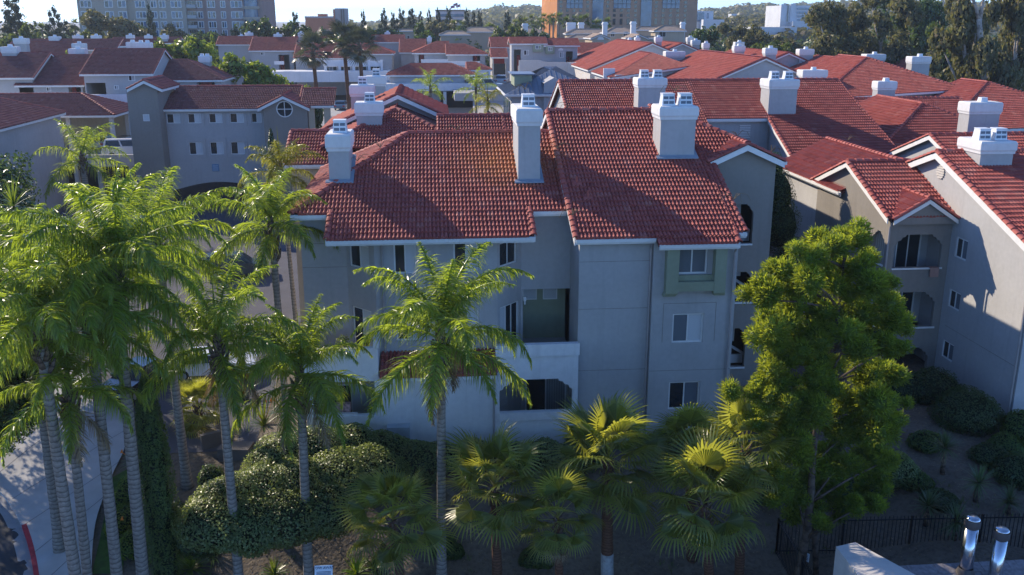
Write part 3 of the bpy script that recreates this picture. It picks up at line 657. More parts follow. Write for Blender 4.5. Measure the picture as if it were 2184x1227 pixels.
# ---- rear right building: long red roof behind the nearest one
def rear_building():
    B = thing('apartment_building', 'apartment building behind the nearest one, long dark red roof with two big twin-flue chimneys', 'building', (22, 66, 0))
    ze = lambda y: 13.5 - (72 - y) * SL
    xl = at(1192, 174, Y=72).x; xm = at(1638, 258, Y=66.4).x; xr = at(1785, 175, Y=72).x
    e2 = onroof(1690, 352, 72, 13.5, SL); e3 = onroof(1925, 332, 72, 13.5, SL)
    Q = lambda x, y: Vector((x, y, ze(y)))
    R = Roof(B, 0, 1)
    R.plane([Q(xl, 62), Q(19.5, 62), Q(19.5, 72), Q(xl, 72)])
    R.plane([Q(19.5, 66.4), Q(xm, 66.4), Q(xm, 72), Q(19.5, 72)])
    R.plane([Q(xm, e2.y), Q(e3.x, e2.y), Q(xr, 72), Q(xm, 72)])
    R.plane([(xr, 82, 9.3), (xl, 82, 9.3), Q(xl, 72), Q(xr, 72)], tiles=False)
    R.plane([Q(e3.x, e2.y), (e3.x, 82, 9.3), Q(xr, 72)], tiles=False)
    R.cap(Q(xl, 72), Q(xr, 72)); R.cap(Q(e3.x, e2.y), Q(xr, 72), .08, .4); R.rake(Q(xl, 62), Q(xl, 72), (-1, 0, 0)); R.rake((xl, 82, 9.3), Q(xl, 72), (-1, 0, 0))
    R.rake(Q(xm, e2.y), Q(xm, 66.4), (-1, 0, 0)); R.fascia(Q(19.5, 66.4), Q(xm, 66.4)); R.fascia(Q(xm, e2.y), Q(e3.x, e2.y)); R.fascia(Q(xl, 62), Q(19.5, 62))
    R.finish()
    W = MB()
    W.poly([(xl + .3, 81.5, 0), (xl + .3, 62.4, 0), (xl + .3, 62.4, ze(62.4) - .1), (xl + .3, 72, 13.4), (xl + .3, 81.5, 9.4)])
    wallseg(W, (xl + .3, 62.4), (19.6, 62.4), 0, ze(62.4) - .1)
    wallseg(W, (19.6, 66.8), (xm + .3, 66.8), 0, 11.2, [(1.2, 3.4, 7.2, 9.0, .3)])
    W.poly([(19.6, 62.4, 0), (19.6, 66.8, 0), (19.6, 66.8, 11.2), (19.6, 62.4, ze(62.4) - .1)])
    yb = e2.y + .4
    W.poly([(xm + .3, 66.8, 0), (xm + .3, yb + 1.4, 0), (xm + .3, yb + 1.4, ze(yb + 1.4) - .1), (xm + .3, 66.8, 11.2)])
    ca, cb = (xm + .3, yb + 1.4), (xm + 2.1, yb)
    wallseg(W, ca, cb, 0, ze(yb) - .05, [(.35, 1.75, 6.6, 8.2), (.35, 1.85, 3.2, 4.9)])
    wallseg(W, cb, (e3.x - .4, yb), 0, ze(yb) - .05)
    W.build('wall', STUC, B)
    window(B, ca, cb, .35, 1.75, 6.6, 8.2, .05, 'DB'); window(B, ca, cb, .35, 1.85, 3.2, 4.9, .05, 'DD')
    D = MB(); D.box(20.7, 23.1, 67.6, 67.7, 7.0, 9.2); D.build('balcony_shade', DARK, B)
    V = MB()
    for k in range(8): V.box(22.2, 23.0, 66.74, 66.8, 9.75 + k * .12, 9.8 + k * .12)
    V.build('vent_grille', TRIM, B)
    P = MB(); P.tube([(xm - .1, 66.2, 11), (xm + .15, 66.7, 10.7), (xm + .15, 66.72, .3)], .05, 6); P.build('downpipe', PIPE, B)
    chimney(B, at(1361, 220, Y=66.5).x, at(1418, 220, Y=66.5).x, 66.5, 68, 9, at(1390, 167, Y=66.5).z, 2, .66)
    yc = onroof(1660, 247, 72, 13.5, SL).y
    chimney(B, at(1638, 240, Y=yc).x, at(1697, 240, Y=yc).x, yc, yc + 1.8, 9.8, at(1665, 170, Y=yc).z, 2, .68)
rear_building()
# ---- right building with the lit gable wall and the balcony block
def right_building():
    B = thing('apartment_building', 'right-hand apartment building with sunlit gable wall, corner balconies and a twin-flue chimney', 'building', (24, 45, 0))
    X = 25.0; ya = at(2010, 325, X=X).y; za = at(2010, 325, X=X).z; s = .35
    R = Roof(B, 300, 2)
    z = lambda y: za - abs(ya - y) * s
    Q = lambda x, y: Vector((x, y, z(y)))
    xo = X - .3; yf, yk = 35.4, ya + 4.4
    R.plane([Q(xo, yf), Q(40, yf), Q(40, ya), Q(xo, ya)]); R.plane([Q(40, yk), Q(xo, yk), Q(xo, ya), Q(40, ya)])
    R.cap(Q(xo, ya), Q(40, ya)); R.rake(Q(xo, yf), Q(xo, ya), (-1, 0, 0), h=.3); R.rake(Q(xo, yk), Q(xo, ya), (-1, 0, 0), h=.3); R.fascia(Q(xo, yf), Q(40, yf))
    # balcony block: ridge across, gable to the left, small gable to the front
    XL, yr = 21.85, 47.3; zr = at(1815, 346, Y=yr).z; p = .385
    yE = at(1905, 472, X=XL).y; zE = zr - (yr - yE) * p; yK = yr + 4.3; zK = zr - 4.3 * p
    xo2 = XL - .25
    R.plane([(xo2, yE, zE), (X, yE, zE), (X, yr, zr), (xo2, yr, zr)])
    R.cap((xo2, yr, zr), (X, yr, zr)); R.rake((xo2, yE, zE), (xo2, yr, zr), (-1, 0, 0), h=.24); R.rake((xo2, yK, zK), (xo2, yr, zr), (-1, 0, 0), h=.24)
    # rear left-facing slope running back to the long red roof
    R.plane([(xo2 - .0, 57.5, zK), (xo2, yr + .4, zK), (X - .2, yr + .4, zK + (X - .2 - xo2) * .5), (X - .2, 57.5, zK + (X - .2 - xo2) * .5)])
    R.cap((X - .2, yr + .4, zK + (X - .2 - xo2) * .5), (X - .2, 57.5, zK + (X - .2 - xo2) * .5)); R.fascia((xo2, 57.5, zK), (xo2, yr + .4, zK))
    # small front gable over the balcony
    gx0, gx1 = XL + .0, X - .1; gm = (gx0 + gx1) / 2 + .05; gy = yE - .25; gz0 = zE - .05; gz = gz0 + 1.0
    yv = yE + (gz - zE) / p
    R.plane([(gx0 - .1, gy + .25, gz0), (gx0 - .1, gy, gz0), (gm, gy, gz), (gm, yv, gz)]); R.plane([(gx1 + .05, gy, gz0), (gx1 + .05, gy + .25, gz0), (gm, yv, gz), (gm, gy, gz)])
    R.cap((gm, gy, gz), (gm, yv, gz), .12); R.rake((gx0 - .1, gy, gz0), (gm, gy, gz), (0, -1, 0), h=.2); R.rake((gx1 + .05, gy, gz0), (gm, gy, gz), (0, -1, 0), h=.2)
    R.finish()
    W = MB(); yw = 35.95
    hs = [(yk - .3 - 42.0, yk - .3 - 41.0, 7.0, 8.0), (yk - .3 - 42.0, yk - .3 - 41.0, 4.5, 5.4), (yk - .3 - 42.0, yk - .3 - 41.0, 1.9, 2.8)]
    wallseg(W, (X, yk - .3), (X, yw), 0, z(yw) - .1, hs)
    W.poly([(X, yk - .3, z(yw) - .1), (X, yw, z(yw) - .1), (X, ya, za - .1), (X, yk - .3, z(yk - .3) - .1)])
    wallseg(W, (X, yw), (40, yw), 0, z(yw) - .1)
    W.build('wall', STUC, B)
    for h in hs: window(B, (X, yk - .3), (X, yw), *h, .04, 'Dd')
    jm = MB(); jm.obox((X - .006, 42, 3.5), (0, -6, 0), (.02, 0, 0), (0, 0, .018)); jm.build('control_joint', STUD, B)
    v = MB(); n = 14; cy, cz = ya - .1, za - .95
    for k in range(n):
        a0, a1 = 2 * PI * k / n, 2 * PI * (k + 1) / n
        v.poly([(X - .03, cy, cz), (X - .03, cy + .36 * math.cos(a1), cz + .36 * math.sin(a1)), (X - .03, cy + .36 * math.cos(a0), cz + .36 * math.sin(a0))])
    for k in range(6): w = math.sqrt(max(.01, .36 ** 2 - (.3 - k * .12) ** 2)); v.box(X - .07, X - .03, cy - w, cy + w, cz - .32 + k * .12, cz - .27 + k * .12)
    v.build('gable_vent', STUL, B)
    # balcony block walls with openings
    T = MB(); yF = yE + .25
    lev = [(6.35, 8.0), (3.3, 5.1), (.5, 2.25)]
    hf = [(.35, 2.75, a, b, .22) for a, b in lev]
    wallseg(T, (XL, yF), (X - .01, yF), 0, zE - .15, hf)
    T.poly([(XL, yE - .06, zE - .3), (X - .01, yE - .06, zE - .3), (X - .01, yE - .06, zE - .02), (gm, yE - .06, gz - .1), (XL, yE - .06, zE - .02)]); T.poly([(X - .01, yE - .06, zE - .3), (XL, yE - .06, zE - .3), (XL, yF, zE - .3), (X - .01, yF, zE - .3)])
    yS = yK - .3
    hl = [(yS - yF - 1.75, yS - yF - .3, a + (.1 if a > 6 else 0), b, .22) for a, b in lev]
    wallseg(T, (XL, yS), (XL, yF), 0, zE - .15, hl)
    T.poly([(XL, yS, zE - .15), (XL, yF, zE - .15), (XL, yr, zr - .12), (XL, yS, zr - .12 - (yS - yr) * p)])
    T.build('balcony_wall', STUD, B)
    for k, (a, b) in enumerate(lev):
        s_ = MB(); s_.box(XL + .3, XL + 2.85, yF - .07, yF + .16, a - .08, a - .002); s_.build('sill', TRIM, B)
        s_ = MB(); s_.box(XL - .07, XL + .16, yF + .25, yF + 1.85, a + (.02 if k == 0 else -.08), a + (.098 if k == 0 else -.002)); s_.build('sill', TRIM, B)
        f = MB(); f.box(XL + .02, X - .02, yF + .02, yF + 2.0, a - 1.1, a - .95); f.build('balcony_floor', CONC, B)
        bw = MB(); wallseg(bw, (XL + .02, yF + 2.0), (X - .02, yF + 2.0), a - .95, b + .6, [(.25, 2.75, a - .9, b + .2, .05)]); bw.build('balcony_back', STUC, B)
        window(B, (XL + .02, yF + 2.0), (X - .02, yF + 2.0), .25, 2.75, a - .9, b + .2, .02, ('VVDD', 'VVdD', 'VDDD')[k], name='sliding_door')
        ce = MB(); ce.box(XL + .02, X - .02, yF + .02, yF + 2.0, b + .35, b + .45); ce.build('balcony_ceiling', STUC, B)
        for x, sg in ((XL + .35, 1), (XL + 2.75, -1)):
            c = MB(); pts = [(0, 0), (.55, 0), (.5, -.1), (.36, -.14), (.3, -.26), (.14, -.32), (.1, -.46), (0, -.52)]
            V = [(x + sg * q, yF + .01, b + w) for q, w in pts] + [(x + sg * q, yF + .2, b + w) for q, w in pts]; n_ = len(pts)
            c.add(V, [list(range(n_)), list(range(2 * n_ - 1, n_ - 1, -1))] + [[i, (i + 1) % n_, (i + 1) % n_ + n_, i + n_] for i in range(n_)]).build('scalloped_corner', STUD, B)
        for y, sg in ((yF + .3, 1), (yF + 1.75, -1)):
            c = MB(); V = [(XL + .01, y + sg * q, b + w) for q, w in pts] + [(XL + .2, y + sg * q, b + w) for q, w in pts]
            c.add(V, [list(range(n_)), list(range(2 * n_ - 1, n_ - 1, -1))] + [[i, (i + 1) % n_, (i + 1) % n_ + n_, i + n_] for i in range(n_)]).build('scalloped_corner', STUD, B)
    W2 = MB(); wallseg(W2, (xo2 + .4, 57.5), (xo2 + .4, yS), 0, zK); W2.build('rear_wall', STUC, B)
    P = MB(); P.tube([(XL - .05, yE, zE - .2), (XL - .05, yF - .1, zE - .5), (XL - .05, yF - .1, .3)], .05, 6); P.build('downpipe', PIPE, B)
    P = MB(); P.tube([(X - .06, yw + .15, z(yw) - .2), (X - .06, yw + .15, .3)], .06, 6); P.build('downpipe', PIPE, B)
    # chimney
    cq = onroof(2088, 358, ya, za, s); yc = cq.y; x0 = cq.x; x1 = at(2158, 350, Y=yc).x
    chimney(B, x0, x1, yc, yc + 1.9, z(yc) - .6, at(2110, 302, Y=yc).z, 2, .6)
    return B
right_building()
tw = MB(); tw.box(24.05, 24.5, 42.3, 42.33, 5.9, 6.37); tw.box(24.05, 24.5, 42.331, 42.6, 6.351, 6.372)
# ---- second gable behind it
def behind_right():
    B = thing('apartment_building', 'building with a sunlit gable wall and pale barge board just behind the right-hand apartment block', 'building', (36, 60, 0))
    yv = 52.; a = at(2184, 250, Y=56)
    house(B, 31, 46, 50.5, 61.5, 0, 9.0, 'x', .36, lod=1)
    return B
behind_right()
# ------------------------------------------------------------------ the left side of the complex
def left_block():
    B = thing('apartment_building', 'taupe block with five upper windows, dark corner tower and a round window under its gable', 'building', (-24, 95, 0))
    Y = 94.0; ov = .5; Ye = Y - ov
    xL, xT0, xT1 = at(345, 300, Y=Y).x, at(281, 300, Y=Y - 2).x, at(346, 300, Y=Y - 2).x
    ze = at(440, 233, Y=Ye).z; xR = at(560, 300, Y=Y).x
    rp = onroof(500, 185, Ye, ze, SL)
    R = Roof(B, 0, 1); R.tm = TILE_M; x1 = at(640, 182, Y=rp.y).x
    R.plane([(xL - .4, Ye, ze), (x1 + .3, Ye, ze), (x1 + .3, rp.y, rp.z), (xL + 1.2, rp.y, rp.z)])
    R.plane([(x1 + .3, rp.y + 6, rp.z - 6 * SL), (xL - .4, rp.y + 6, rp.z - 6 * SL), (xL + 1.2, rp.y, rp.z), (x1 + .3, rp.y, rp.z)], tiles=False)
    R.cap((xL + 1.2, rp.y, rp.z), (x1 + .3, rp.y, rp.z)); R.fascia((xL - .4, Ye, ze), (xR + .2, Ye, ze)); R.rake((x1 + .3, Ye + 2, ze + 2 * SL), (x1 + .3, rp.y, rp.z), (1, 0, 0))
    # tower with its own little gable
    ty = Y - 2; a = at(309, 172, Y=ty - .4); e0 = at(271, 197, Y=ty - .4); e1 = at(346, 195, Y=ty - .4)
    hw = (e1.x - e0.x) / 2; tz = a.z; te = tz - hw * .5; xm = (e0.x + e1.x) / 2
    R.plane([(xm - hw, ty + 6, te), (xm - hw, ty - .4, te), (xm, ty - .4, tz), (xm, ty + 6, tz)]); R.plane([(xm + hw, ty - .4, te), (xm + hw, ty + 6, te), (xm, ty + 6, tz), (xm, ty - .4, tz)])
    R.cap((xm, ty - .4, tz), (xm, ty + 6, tz)); R.rake((xm - hw, ty - .4, te), (xm, ty - .4, tz), (0, -1, 0)); R.rake((xm + hw, ty - .4, te), (xm, ty - .4, tz), (0, -1, 0)); R.fascia((xm + hw, ty - .4, te), (xm + hw, ty + 6, te), gut=False)
    # projecting gable with the round window
    gy = Y - 2.2; ga = at(607, 205, Y=gy - .4); g0 = at(549, 234, Y=gy - .4); g1 = at(660, 230, Y=gy - .4); gh = (g1.x - g0.x) / 2; gx = (g0.x + g1.x) / 2; gz = ga.z; gE = (g0.z + g1.z) / 2
    sl = (gz - gE) / gh
    R.plane([(gx - gh, gy + 2, gE), (gx - gh, gy - .4, gE), (gx, gy - .4, gz), (gx, gy + 5.5, gz)]); R.plane([(gx + gh, gy - .4, gE), (gx + gh, gy + 4, gE), (gx, gy + 4, gz), (gx, gy - .4, gz)])
    R.cap((gx, gy - .4, gz), (gx, gy + 5.2, gz)); R.rake((gx - gh, gy - .4, gE), (gx, gy - .4, gz), (0, -1, 0)); R.rake((gx + gh, gy - .4, gE), (gx, gy - .4, gz), (0, -1, 0))
    # linking roof to the right
    k0 = at(640, 226, Y=gy); k1 = at(712, 226, Y=gy)
    R.plane([(k0.x, gy, k0.z), (k1.x, gy, k0.z), (k1.x, gy + 3.2, k0.z + 3.2 * SL), (k0.x, gy + 3.2, k0.z + 3.2 * SL)]); R.cap((k0.x, gy + 3.2, k0.z + 3.2 * SL), (k1.x, gy + 3.2, k0.z + 3.2 * SL)); R.fascia((k0.x + 1, gy, k0.z), (k1.x, gy, k0.z))
    R.finish()
    W = MB(); hs = []
    tops = [(355, 384), (400, 429), (445, 474), (490, 520), (536, 558)]; lows = [(403, 433), (448, 477), (492, 522)]
    ws = [(at(a_, 250, Y=Y).x, at(b_, 250, Y=Y).x, at(a_, 263, Y=Y).z, at(a_, 242, Y=Y).z) for a_, b_ in tops] + [(at(a_, 315, Y=Y).x, at(b_, 315, Y=Y).x, at(a_, 330, Y=Y).z, at(a_, 303, Y=Y).z) for a_, b_ in lows]
    zt = sum(w[3] for w in ws[:5]) / 5; zb = sum(w[2] for w in ws[:5]) / 5; lt = sum(w[3] for w in ws[5:]) / 3; lb = sum(w[2] for w in ws[5:]) / 3
    ws = [(w[0], w[1], zb, zt) if i < 5 else (w[0], w[1], lb, lt) for i, w in enumerate(ws)]
    wallseg(W, (xL, Y), (xR + 2, Y), 1.6, ze + .1, [(w[0] - xL, w[1] - xL, w[2], w[3]) for w in ws])
    W.poly([(xR + 2, Y, 1.6), (xL, Y, 1.6), (xL, Y + 10, 1.6), (xR + 2, Y + 10, 1.6)])
    wallseg(W, (gx + gh + .2, gy + 1), (k1.x, gy + 1), 4, 5.2)
    W.build('wall', STUC, B)
    for w in ws:
        window(B, (xL, Y), (xR + 2, Y), w[0] - xL, w[1] - xL, w[2], w[3], .06, 'DB')
        f = MB(); x0, x1_, z0, z1_ = w[0] - .28, w[1] + .28, w[2] - .3, w[3] + (.25 if w in ws[:5] else .45)
        f.box(x0, w[0], Y - .05, Y - .002, z0, z1_); f.box(w[1], x1_, Y - .05, Y - .002, z0, z1_); f.box(w[0], w[1], Y - .05, Y - .002, z0, w[2]); f.box(w[0], w[1], Y - .05, Y - .002, w[3], z1_)
        f.build('window_surround', STUC, B)
    T = MB(); q = at(312, 252, Y=ty)
    wallseg(T, (xT0, ty), (xT1, ty), -.5, te + .05, [(q.x - xT0 - .3, q.x - xT0 + .3, q.z - .3, q.z + .35)]); T.poly([(xT0, ty, te + .05), (xT1, ty, te + .05), (xm, ty, tz - .15)])
    T.poly([(xT1, ty, -.5), (xT1, ty + 6, -.5), (xT1, ty + 6, te + .05), (xT1, ty, te + .05)]); T.poly([(xT0, ty + 6, -.5), (xT0, ty, -.5), (xT0, ty, te + .05), (xT0, ty + 6, te + .05)])
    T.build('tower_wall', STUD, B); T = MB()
    g_0, g_1 = gx - gh + .45, gx + gh - .3
    wallseg(T, (g_0, gy), (g_1, gy), -.5, gE); T.poly([(g_0, gy, gE), (g_1, gy, gE), (g_1, gy, gE + .3 * sl), (gx, gy, gz - .12), (g_0, gy, gE + .45 * sl)])
    T.poly([(g_1, gy, -.5), (g_1, gy + 4, -.5), (g_1, gy + 4, gE), (g_1, gy, gE)]); T.poly([(g_0, gy + 3, -.5), (g_0, gy, -.5), (g_0, gy, gE), (g_0, gy + 3, gE)])
    T.build('gable_wall', STUD, B)
    window(B, (xT0, ty), (xT1, ty), q.x - xT0 - .3, q.x - xT0 + .3, q.z - .3, q.z + .35, .03, 'B')
    # round window in four quarters
    c = at(607, 233, Y=gy); rr = .74; f = MB(); n = 28
    for k in range(n):
        a0, a1 = 2 * PI * k / n, 2 * PI * (k + 1) / n
        f.add([(c.x + r_ * math.cos(t), y_, c.z + r_ * math.sin(t)) for t in (a0, a1) for r_ in (rr - .06, rr + .03) for y_ in (gy - .06, gy - .002)], [[0, 4, 6, 2], [2, 6, 7, 3], [0, 1, 5, 4]])
    f.box(c.x - .035, c.x + .035, gy - .05, gy - .002, c.z - rr, c.z + rr); f.box(c.x - rr, c.x + rr, gy - .052, gy - .003, c.z - .035, c.z + .035)
    fo = f.build('round_window', TRIM, B)
    for qd in range(4):
        p = MB(); pts = [(c.x, gy - .02, c.z)] + [(c.x + (rr - .05) * math.cos(t), gy - .02, c.z + (rr - .05) * math.sin(t)) for t in [qd * PI / 2 + k * PI / 14 for k in range(8)]]
        p.poly(pts); p.build('pane', GLD, fo)
    # drive-through under the block and the little blue plate over it
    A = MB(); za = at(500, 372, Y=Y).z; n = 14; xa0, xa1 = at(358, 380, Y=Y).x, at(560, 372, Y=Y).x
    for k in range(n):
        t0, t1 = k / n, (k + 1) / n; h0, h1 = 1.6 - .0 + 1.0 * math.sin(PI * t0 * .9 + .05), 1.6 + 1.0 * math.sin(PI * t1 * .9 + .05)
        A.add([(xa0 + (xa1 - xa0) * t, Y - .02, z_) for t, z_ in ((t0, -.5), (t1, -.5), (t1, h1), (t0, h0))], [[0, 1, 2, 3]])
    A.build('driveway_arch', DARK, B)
    s = MB(); q = at(460, 358, Y=Y); s.box(q.x - .32, q.x + .32, Y - .05, Y - .004, q.z - .35, q.z + .35)
    so_ = s.build('name_plate', plain('plate_blue', (.12, .26, .42), .5), B)
    for k in range(3): t = MB(); t.box(q.x - .25, q.x + .25, Y - .06, Y - .051, q.z + .16 - k * .2, q.z + .2 - k * .2); t.build('text_line', TRIM, so_)
    P = MB(); q0 = at(661, 245, Y=gy + 1); P.box(q0.x, q0.x + .5, gy + .2, gy + .7, 0, k0.z); P.box(k1.x - 1.0, k1.x - .4, gy + .2, gy + .7, 0, k0.z); P.build('pillar', STUS, B)
    return B
left_block()
def left_wall_building():
    B = thing('apartment_building', 'big plain shaded wall with dark tiled eave at the left edge of the view', 'building', (-45, 80, 0))
    a = at(128, 241, Z=9.0); X = a.x
    house(B, X - 12, X, 48, a.y, 0, 9.0, 'y', .4, hip=(1, 0), lod=1, lodb=True, tm=TILE_M)
    return B
left_wall_building()
def deck():
    B = thing('parking_deck', 'two-level parking deck with a cream parapet left of the taupe block', 'parking deck', (-38, 100, 0))
    Y = 97.5; p0, p1 = at(128, 340, Y=Y), at(292, 340, Y=Y); zt = at(200, 331, Y=Y).z; zb = at(200, 356, Y=Y).z
    m = MB(); m.box(p0.x - 3, p1.x + 1, Y, Y + .3, zb, zt); m.build('parapet', STUL, B)
    m = MB(); m.box(p0.x - 12, p1.x + 2, Y + .3, 118, zb + .2, zb + .5); m.build('deck_slab', CONC, B)
    for px in (134, 166, 215, 283):
        q = at(px, 380, Y=Y + .3); m = MB(); m.box(q.x - .2, q.x + .2, Y + .05, Y + .5, -.5, zb); m.build('column', STUL, B)
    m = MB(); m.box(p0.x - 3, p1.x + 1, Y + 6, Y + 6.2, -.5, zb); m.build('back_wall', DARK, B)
    m = MB(); w0 = at(20, 203, Y=116); w1 = at(282, 200, Y=116); m.box(w0.x - 8, w1.x + 2, 116, 116.4, 0, w0.z - .0); m.build('upper_parapet', STUW, B)
    return B, zb + .5
DK, DZ = deck()
def carport():
    B = thing('carport', 'open carport with red hipped tile roof and cream posts over parked cars', 'carport', (-40, 106, 0))
    Y = 104.; e0 = at(128, 250, Y=Y); e1 = at(236, 246, Y=Y); 
    ze = e1.z; y1 = Y + 9
    house(B, e0.x - 9, e1.x, Y + .3, y1, DZ, ze, 'x', .4, hip=(0, 1), lod=1, walls=False, tm=TILE_M)
    for px in (146, 238): q = at(px, 270, Y=Y + .5); m = MB(); m.box(q.x - .2, q.x + .2, Y + .5, Y + .9, DZ, ze); m.build('post', STUL, B)
    q = at(272, 250, Y=y1 - .5); m = MB(); m.box(q.x - .2, q.x + .2, y1 - .9, y1 - .5, DZ, ze); m.build('post', STUL, B)
    m = MB(); m.box(e0.x - 9, e1.x - .5, y1 - .3, y1, DZ, ze); m.build('back_wall', STUS, B)
    return B
carport()
# ------------------------------------------------------------------ rows of houses further back
def row(label, loc): return thing('apartment_building', label, 'building', loc)
def fchim(B, px0, px1, ytop, Y, ybase=None, fl=1, h=None):
    x0, x1 = at(px0, ytop, Y=Y).x, at(px1, ytop, Y=Y).x; z = at(px0, ytop, Y=Y).z
    w = x1 - x0; chimney(B, x0 + .1, x1 - .1, Y, Y + max(1.0, w * .55), z - (h or 2.6), z, fl, .8 if w > 1 else .6, detail=False, ov=.1)
def xh(B, px0, px1, pe, pr, Y, z0=0, p=.4163, hip=(0, 0), lod=None, ov=.45, depth=None, **k):
    if lod is None: lod = .5 if Y < 215 and 'rm' not in k else 0
    """house with its ridge across the view: eave line at pixel height pe, ridge at pr, front wall at depth Y"""
    if px1 < 500 and 'tm' not in k: k['tm'] = TILE_M
    pm = (px0 + px1) / 2; ze = at(pm, pe, Y=Y - ov).z; rp = onroof(pm, pr, Y - ov, ze, p); run = rp.y - (Y - ov)
    x0, x1 = at(px0, pe, Y=Y).x, at(px1, pe, Y=Y).x
    house(B, x0, x1, Y, Y - 2 * ov + 2 * run, z0, ze, 'x', p, hip, ov, lod=lod, **k)
    return x0, x1, ze, rp
B = row('mid-distance terrace of taupe houses with red front doors above the cream parking parapet', (-40, 125, 2))
x0, x1, ze, rp = xh(B, -60, 68, 166, 113, 121)
fchim(B, 0, 35, 100, rp.y - 1); 
x0, x1, ze, rp = xh(B, 40, 175, 182, 118, 121, holes=[(at(146, 190, Y=121).x, at(172, 190, Y=121).x, 2, at(150, 186, Y=121).z, 1.2)])
door(B, at(147, 190, Y=122.2).x, at(163, 190, Y=122.2).x, 122.18, at(147, 203, Y=122).z - 1, at(147, 184, Y=122.2).z); fwin(B, 121, at(99, 190, Y=121).x, at(109, 190, Y=121).x, at(99, 195, Y=121).z, at(99, 186, Y=121).z)
fchim(B, 145, 180, 104, rp.y + 1)
x0, x1, ze, rp = xh(B, 178, 322, 158, 105, 119, holes=[(at(184, 190, Y=119).x, at(226, 190, Y=119).x, 2, at(184, 177, Y=119).z, 2.0)])
fwin(B, 119, at(274, 167, Y=119).x, at(288, 167, Y=119).x, at(274, 173, Y=119).z, at(274, 161, Y=119).z, 'DD'); fwin(B, 119, at(244, 190, Y=119).x, at(254, 190, Y=119).x, at(244, 191, Y=119).z, at(244, 182, Y=119).z, 'dB')
fchim(B, 290, 321, 91, rp.y + 8, fl=2); fchim(B, 268, 292, 90, rp.y + 9)
x0, x1, ze, rp = xh(B, 345, 470, 171, 127, 123, hip=(0, 1), holes=[(at(420, 180, Y=123).x, at(458, 180, Y=123).x, 2, at(420, 172, Y=123).z, 1.4)])
door(B, at(428, 175, Y=124.4).x, at(452, 175, Y=124.4).x, 124.38, 4, at(428, 174, Y=124.4).z); fchim(B, 422, 448, 120, rp.y + 1, fl=2)
B = row('farther taupe houses with small chimneys in front of the pine belt on the left', (-60, 165, 3))
for a in ((10, 140, 118, 90, 150), (150, 245, 106, 84, 168), (55, 160, 96, 84, 185), (262, 330, 98, 84, 160), (240, 380, 92, 80, 200)):
    x0, x1, ze, rp = xh(B, a[0], a[1], a[2], a[3], a[4], 2)
for a in ((27, 56, 82, 148, 1), (103, 126, 78, 186, 1), (154, 174, 76, 190, 1), (193, 213, 76, 185, 1), (268, 284, 75, 190, 1), (307, 322, 76, 190, 1), (340, 357, 75, 200, 1), (152, 180, 93, 150, 1)): fchim(B, *a[:4], fl=a[4])
B = row('far terrace of grey houses with white parapets left of centre behind two fan palms', (-30, 190, 4))
def gal(B, px0, px1, py0, py1, Y, t=.3, name='gallery_parapet', m=None):
    a, b = at(px0, py1, Y=Y), at(px1, py0, Y=Y); g = MB(); g.box(a.x, b.x, Y, Y + t, a.z, b.z); return g.build(name, m or STUW, B)
Y = 190
x0, x1, ze, rp = xh(B, 465, 540, 95, 78, Y + 8, 4); fchim(B, 507, 520, 76, rp.y); fchim(B, 522, 538, 70, rp.y + 2)
x0, x1, ze, rp = xh(B, 535, 625, 108, 80, Y, 4, holes=[(at(594, 125, Y=Y).x, at(617, 125, Y=Y).x, 4, at(594, 117, Y=Y).z, 2)])
door(B, at(597, 125, Y=Y + 2).x, at(606, 125, Y=Y + 2).x, Y + 1.98, 5, at(597, 119, Y=Y + 2).z); fwin(B, Y, at(556, 115, Y=Y).x, at(565, 115, Y=Y).x, at(556, 118, Y=Y).z, at(556, 112, Y=Y).z, 'DD'); fchim(B, 583, 600, 73, rp.y); fchim(B, 635, 647, 70, rp.y + 6)
x0, x1, ze, rp = xh(B, 630, 760, 124, 92, Y - 4, 4, hip=(0, 0)); x0, x1, ze, rp = xh(B, 625, 830, 90, 78, Y + 14, 4, hip=(0, 1)); fchim(B, 706, 722, 69, Y + 18)
x0, x1, ze, rp = xh(B, 745, 835, 115, 92, Y - 6, 4, hip=(0, 1))
gal(B, 690, 765, 128, 142, Y - 9); gal(B, 765, 815, 130, 142, Y - 9); gal(B, 585, 605, 131, 138, Y - 9); gal(B, 575, 830, 152, 176, Y - 12, 6, 'podium')
gal(B, 700, 830, 141, 153, Y - 8.5, .3, 'lower_wall', STUC)
for px in (692, 722, 752, 785, 812): gal(B, px, px + 4, 128, 155, Y - 9.4, .5, 'pier')
for a, b in ((693, 719), (726, 748), (757, 782), (790, 810)): fwin(B, Y - 8.52, at(a, 148, Y=Y - 8.5).x, at(b, 148, Y=Y - 8.5).x, at(a, 152, Y=Y - 8.5).z, at(a, 142, Y=Y - 8.5).z, 'DdD')
B = row('grey two-storey house with red hipped roofs and a white balcony wall in the middle distance', (0, 180, 4))
Y = 178
x0, x1, ze, rp = xh(B, 795, 860, 90, 75, Y + 22, 4); fchim(B, 820, 832, 69, Y + 26); x0, x1, ze, rp = xh(B, 855, 905, 112, 84, Y + 12, 4, hip=(0, 0)); fchim(B, 910, 921, 80, Y + 14)
x0, x1, ze, rp = xh(B, 884, 955, 113, 89, Y, 4, hip=(1, 0), holes=[(at(893, 125, Y=Y).x, at(905, 125, Y=Y).x, 4, at(893, 117, Y=Y).z, 1.2)])
x0, x1, ze, rp = xh(B, 955, 1035, 116, 94, Y - 3, 4, hip=(0, 1), holes=[(at(1008, 125, Y=Y - 3).x, at(1024, 125, Y=Y - 3).x, 4, at(1008, 119, Y=Y - 3).z, 1.2)])
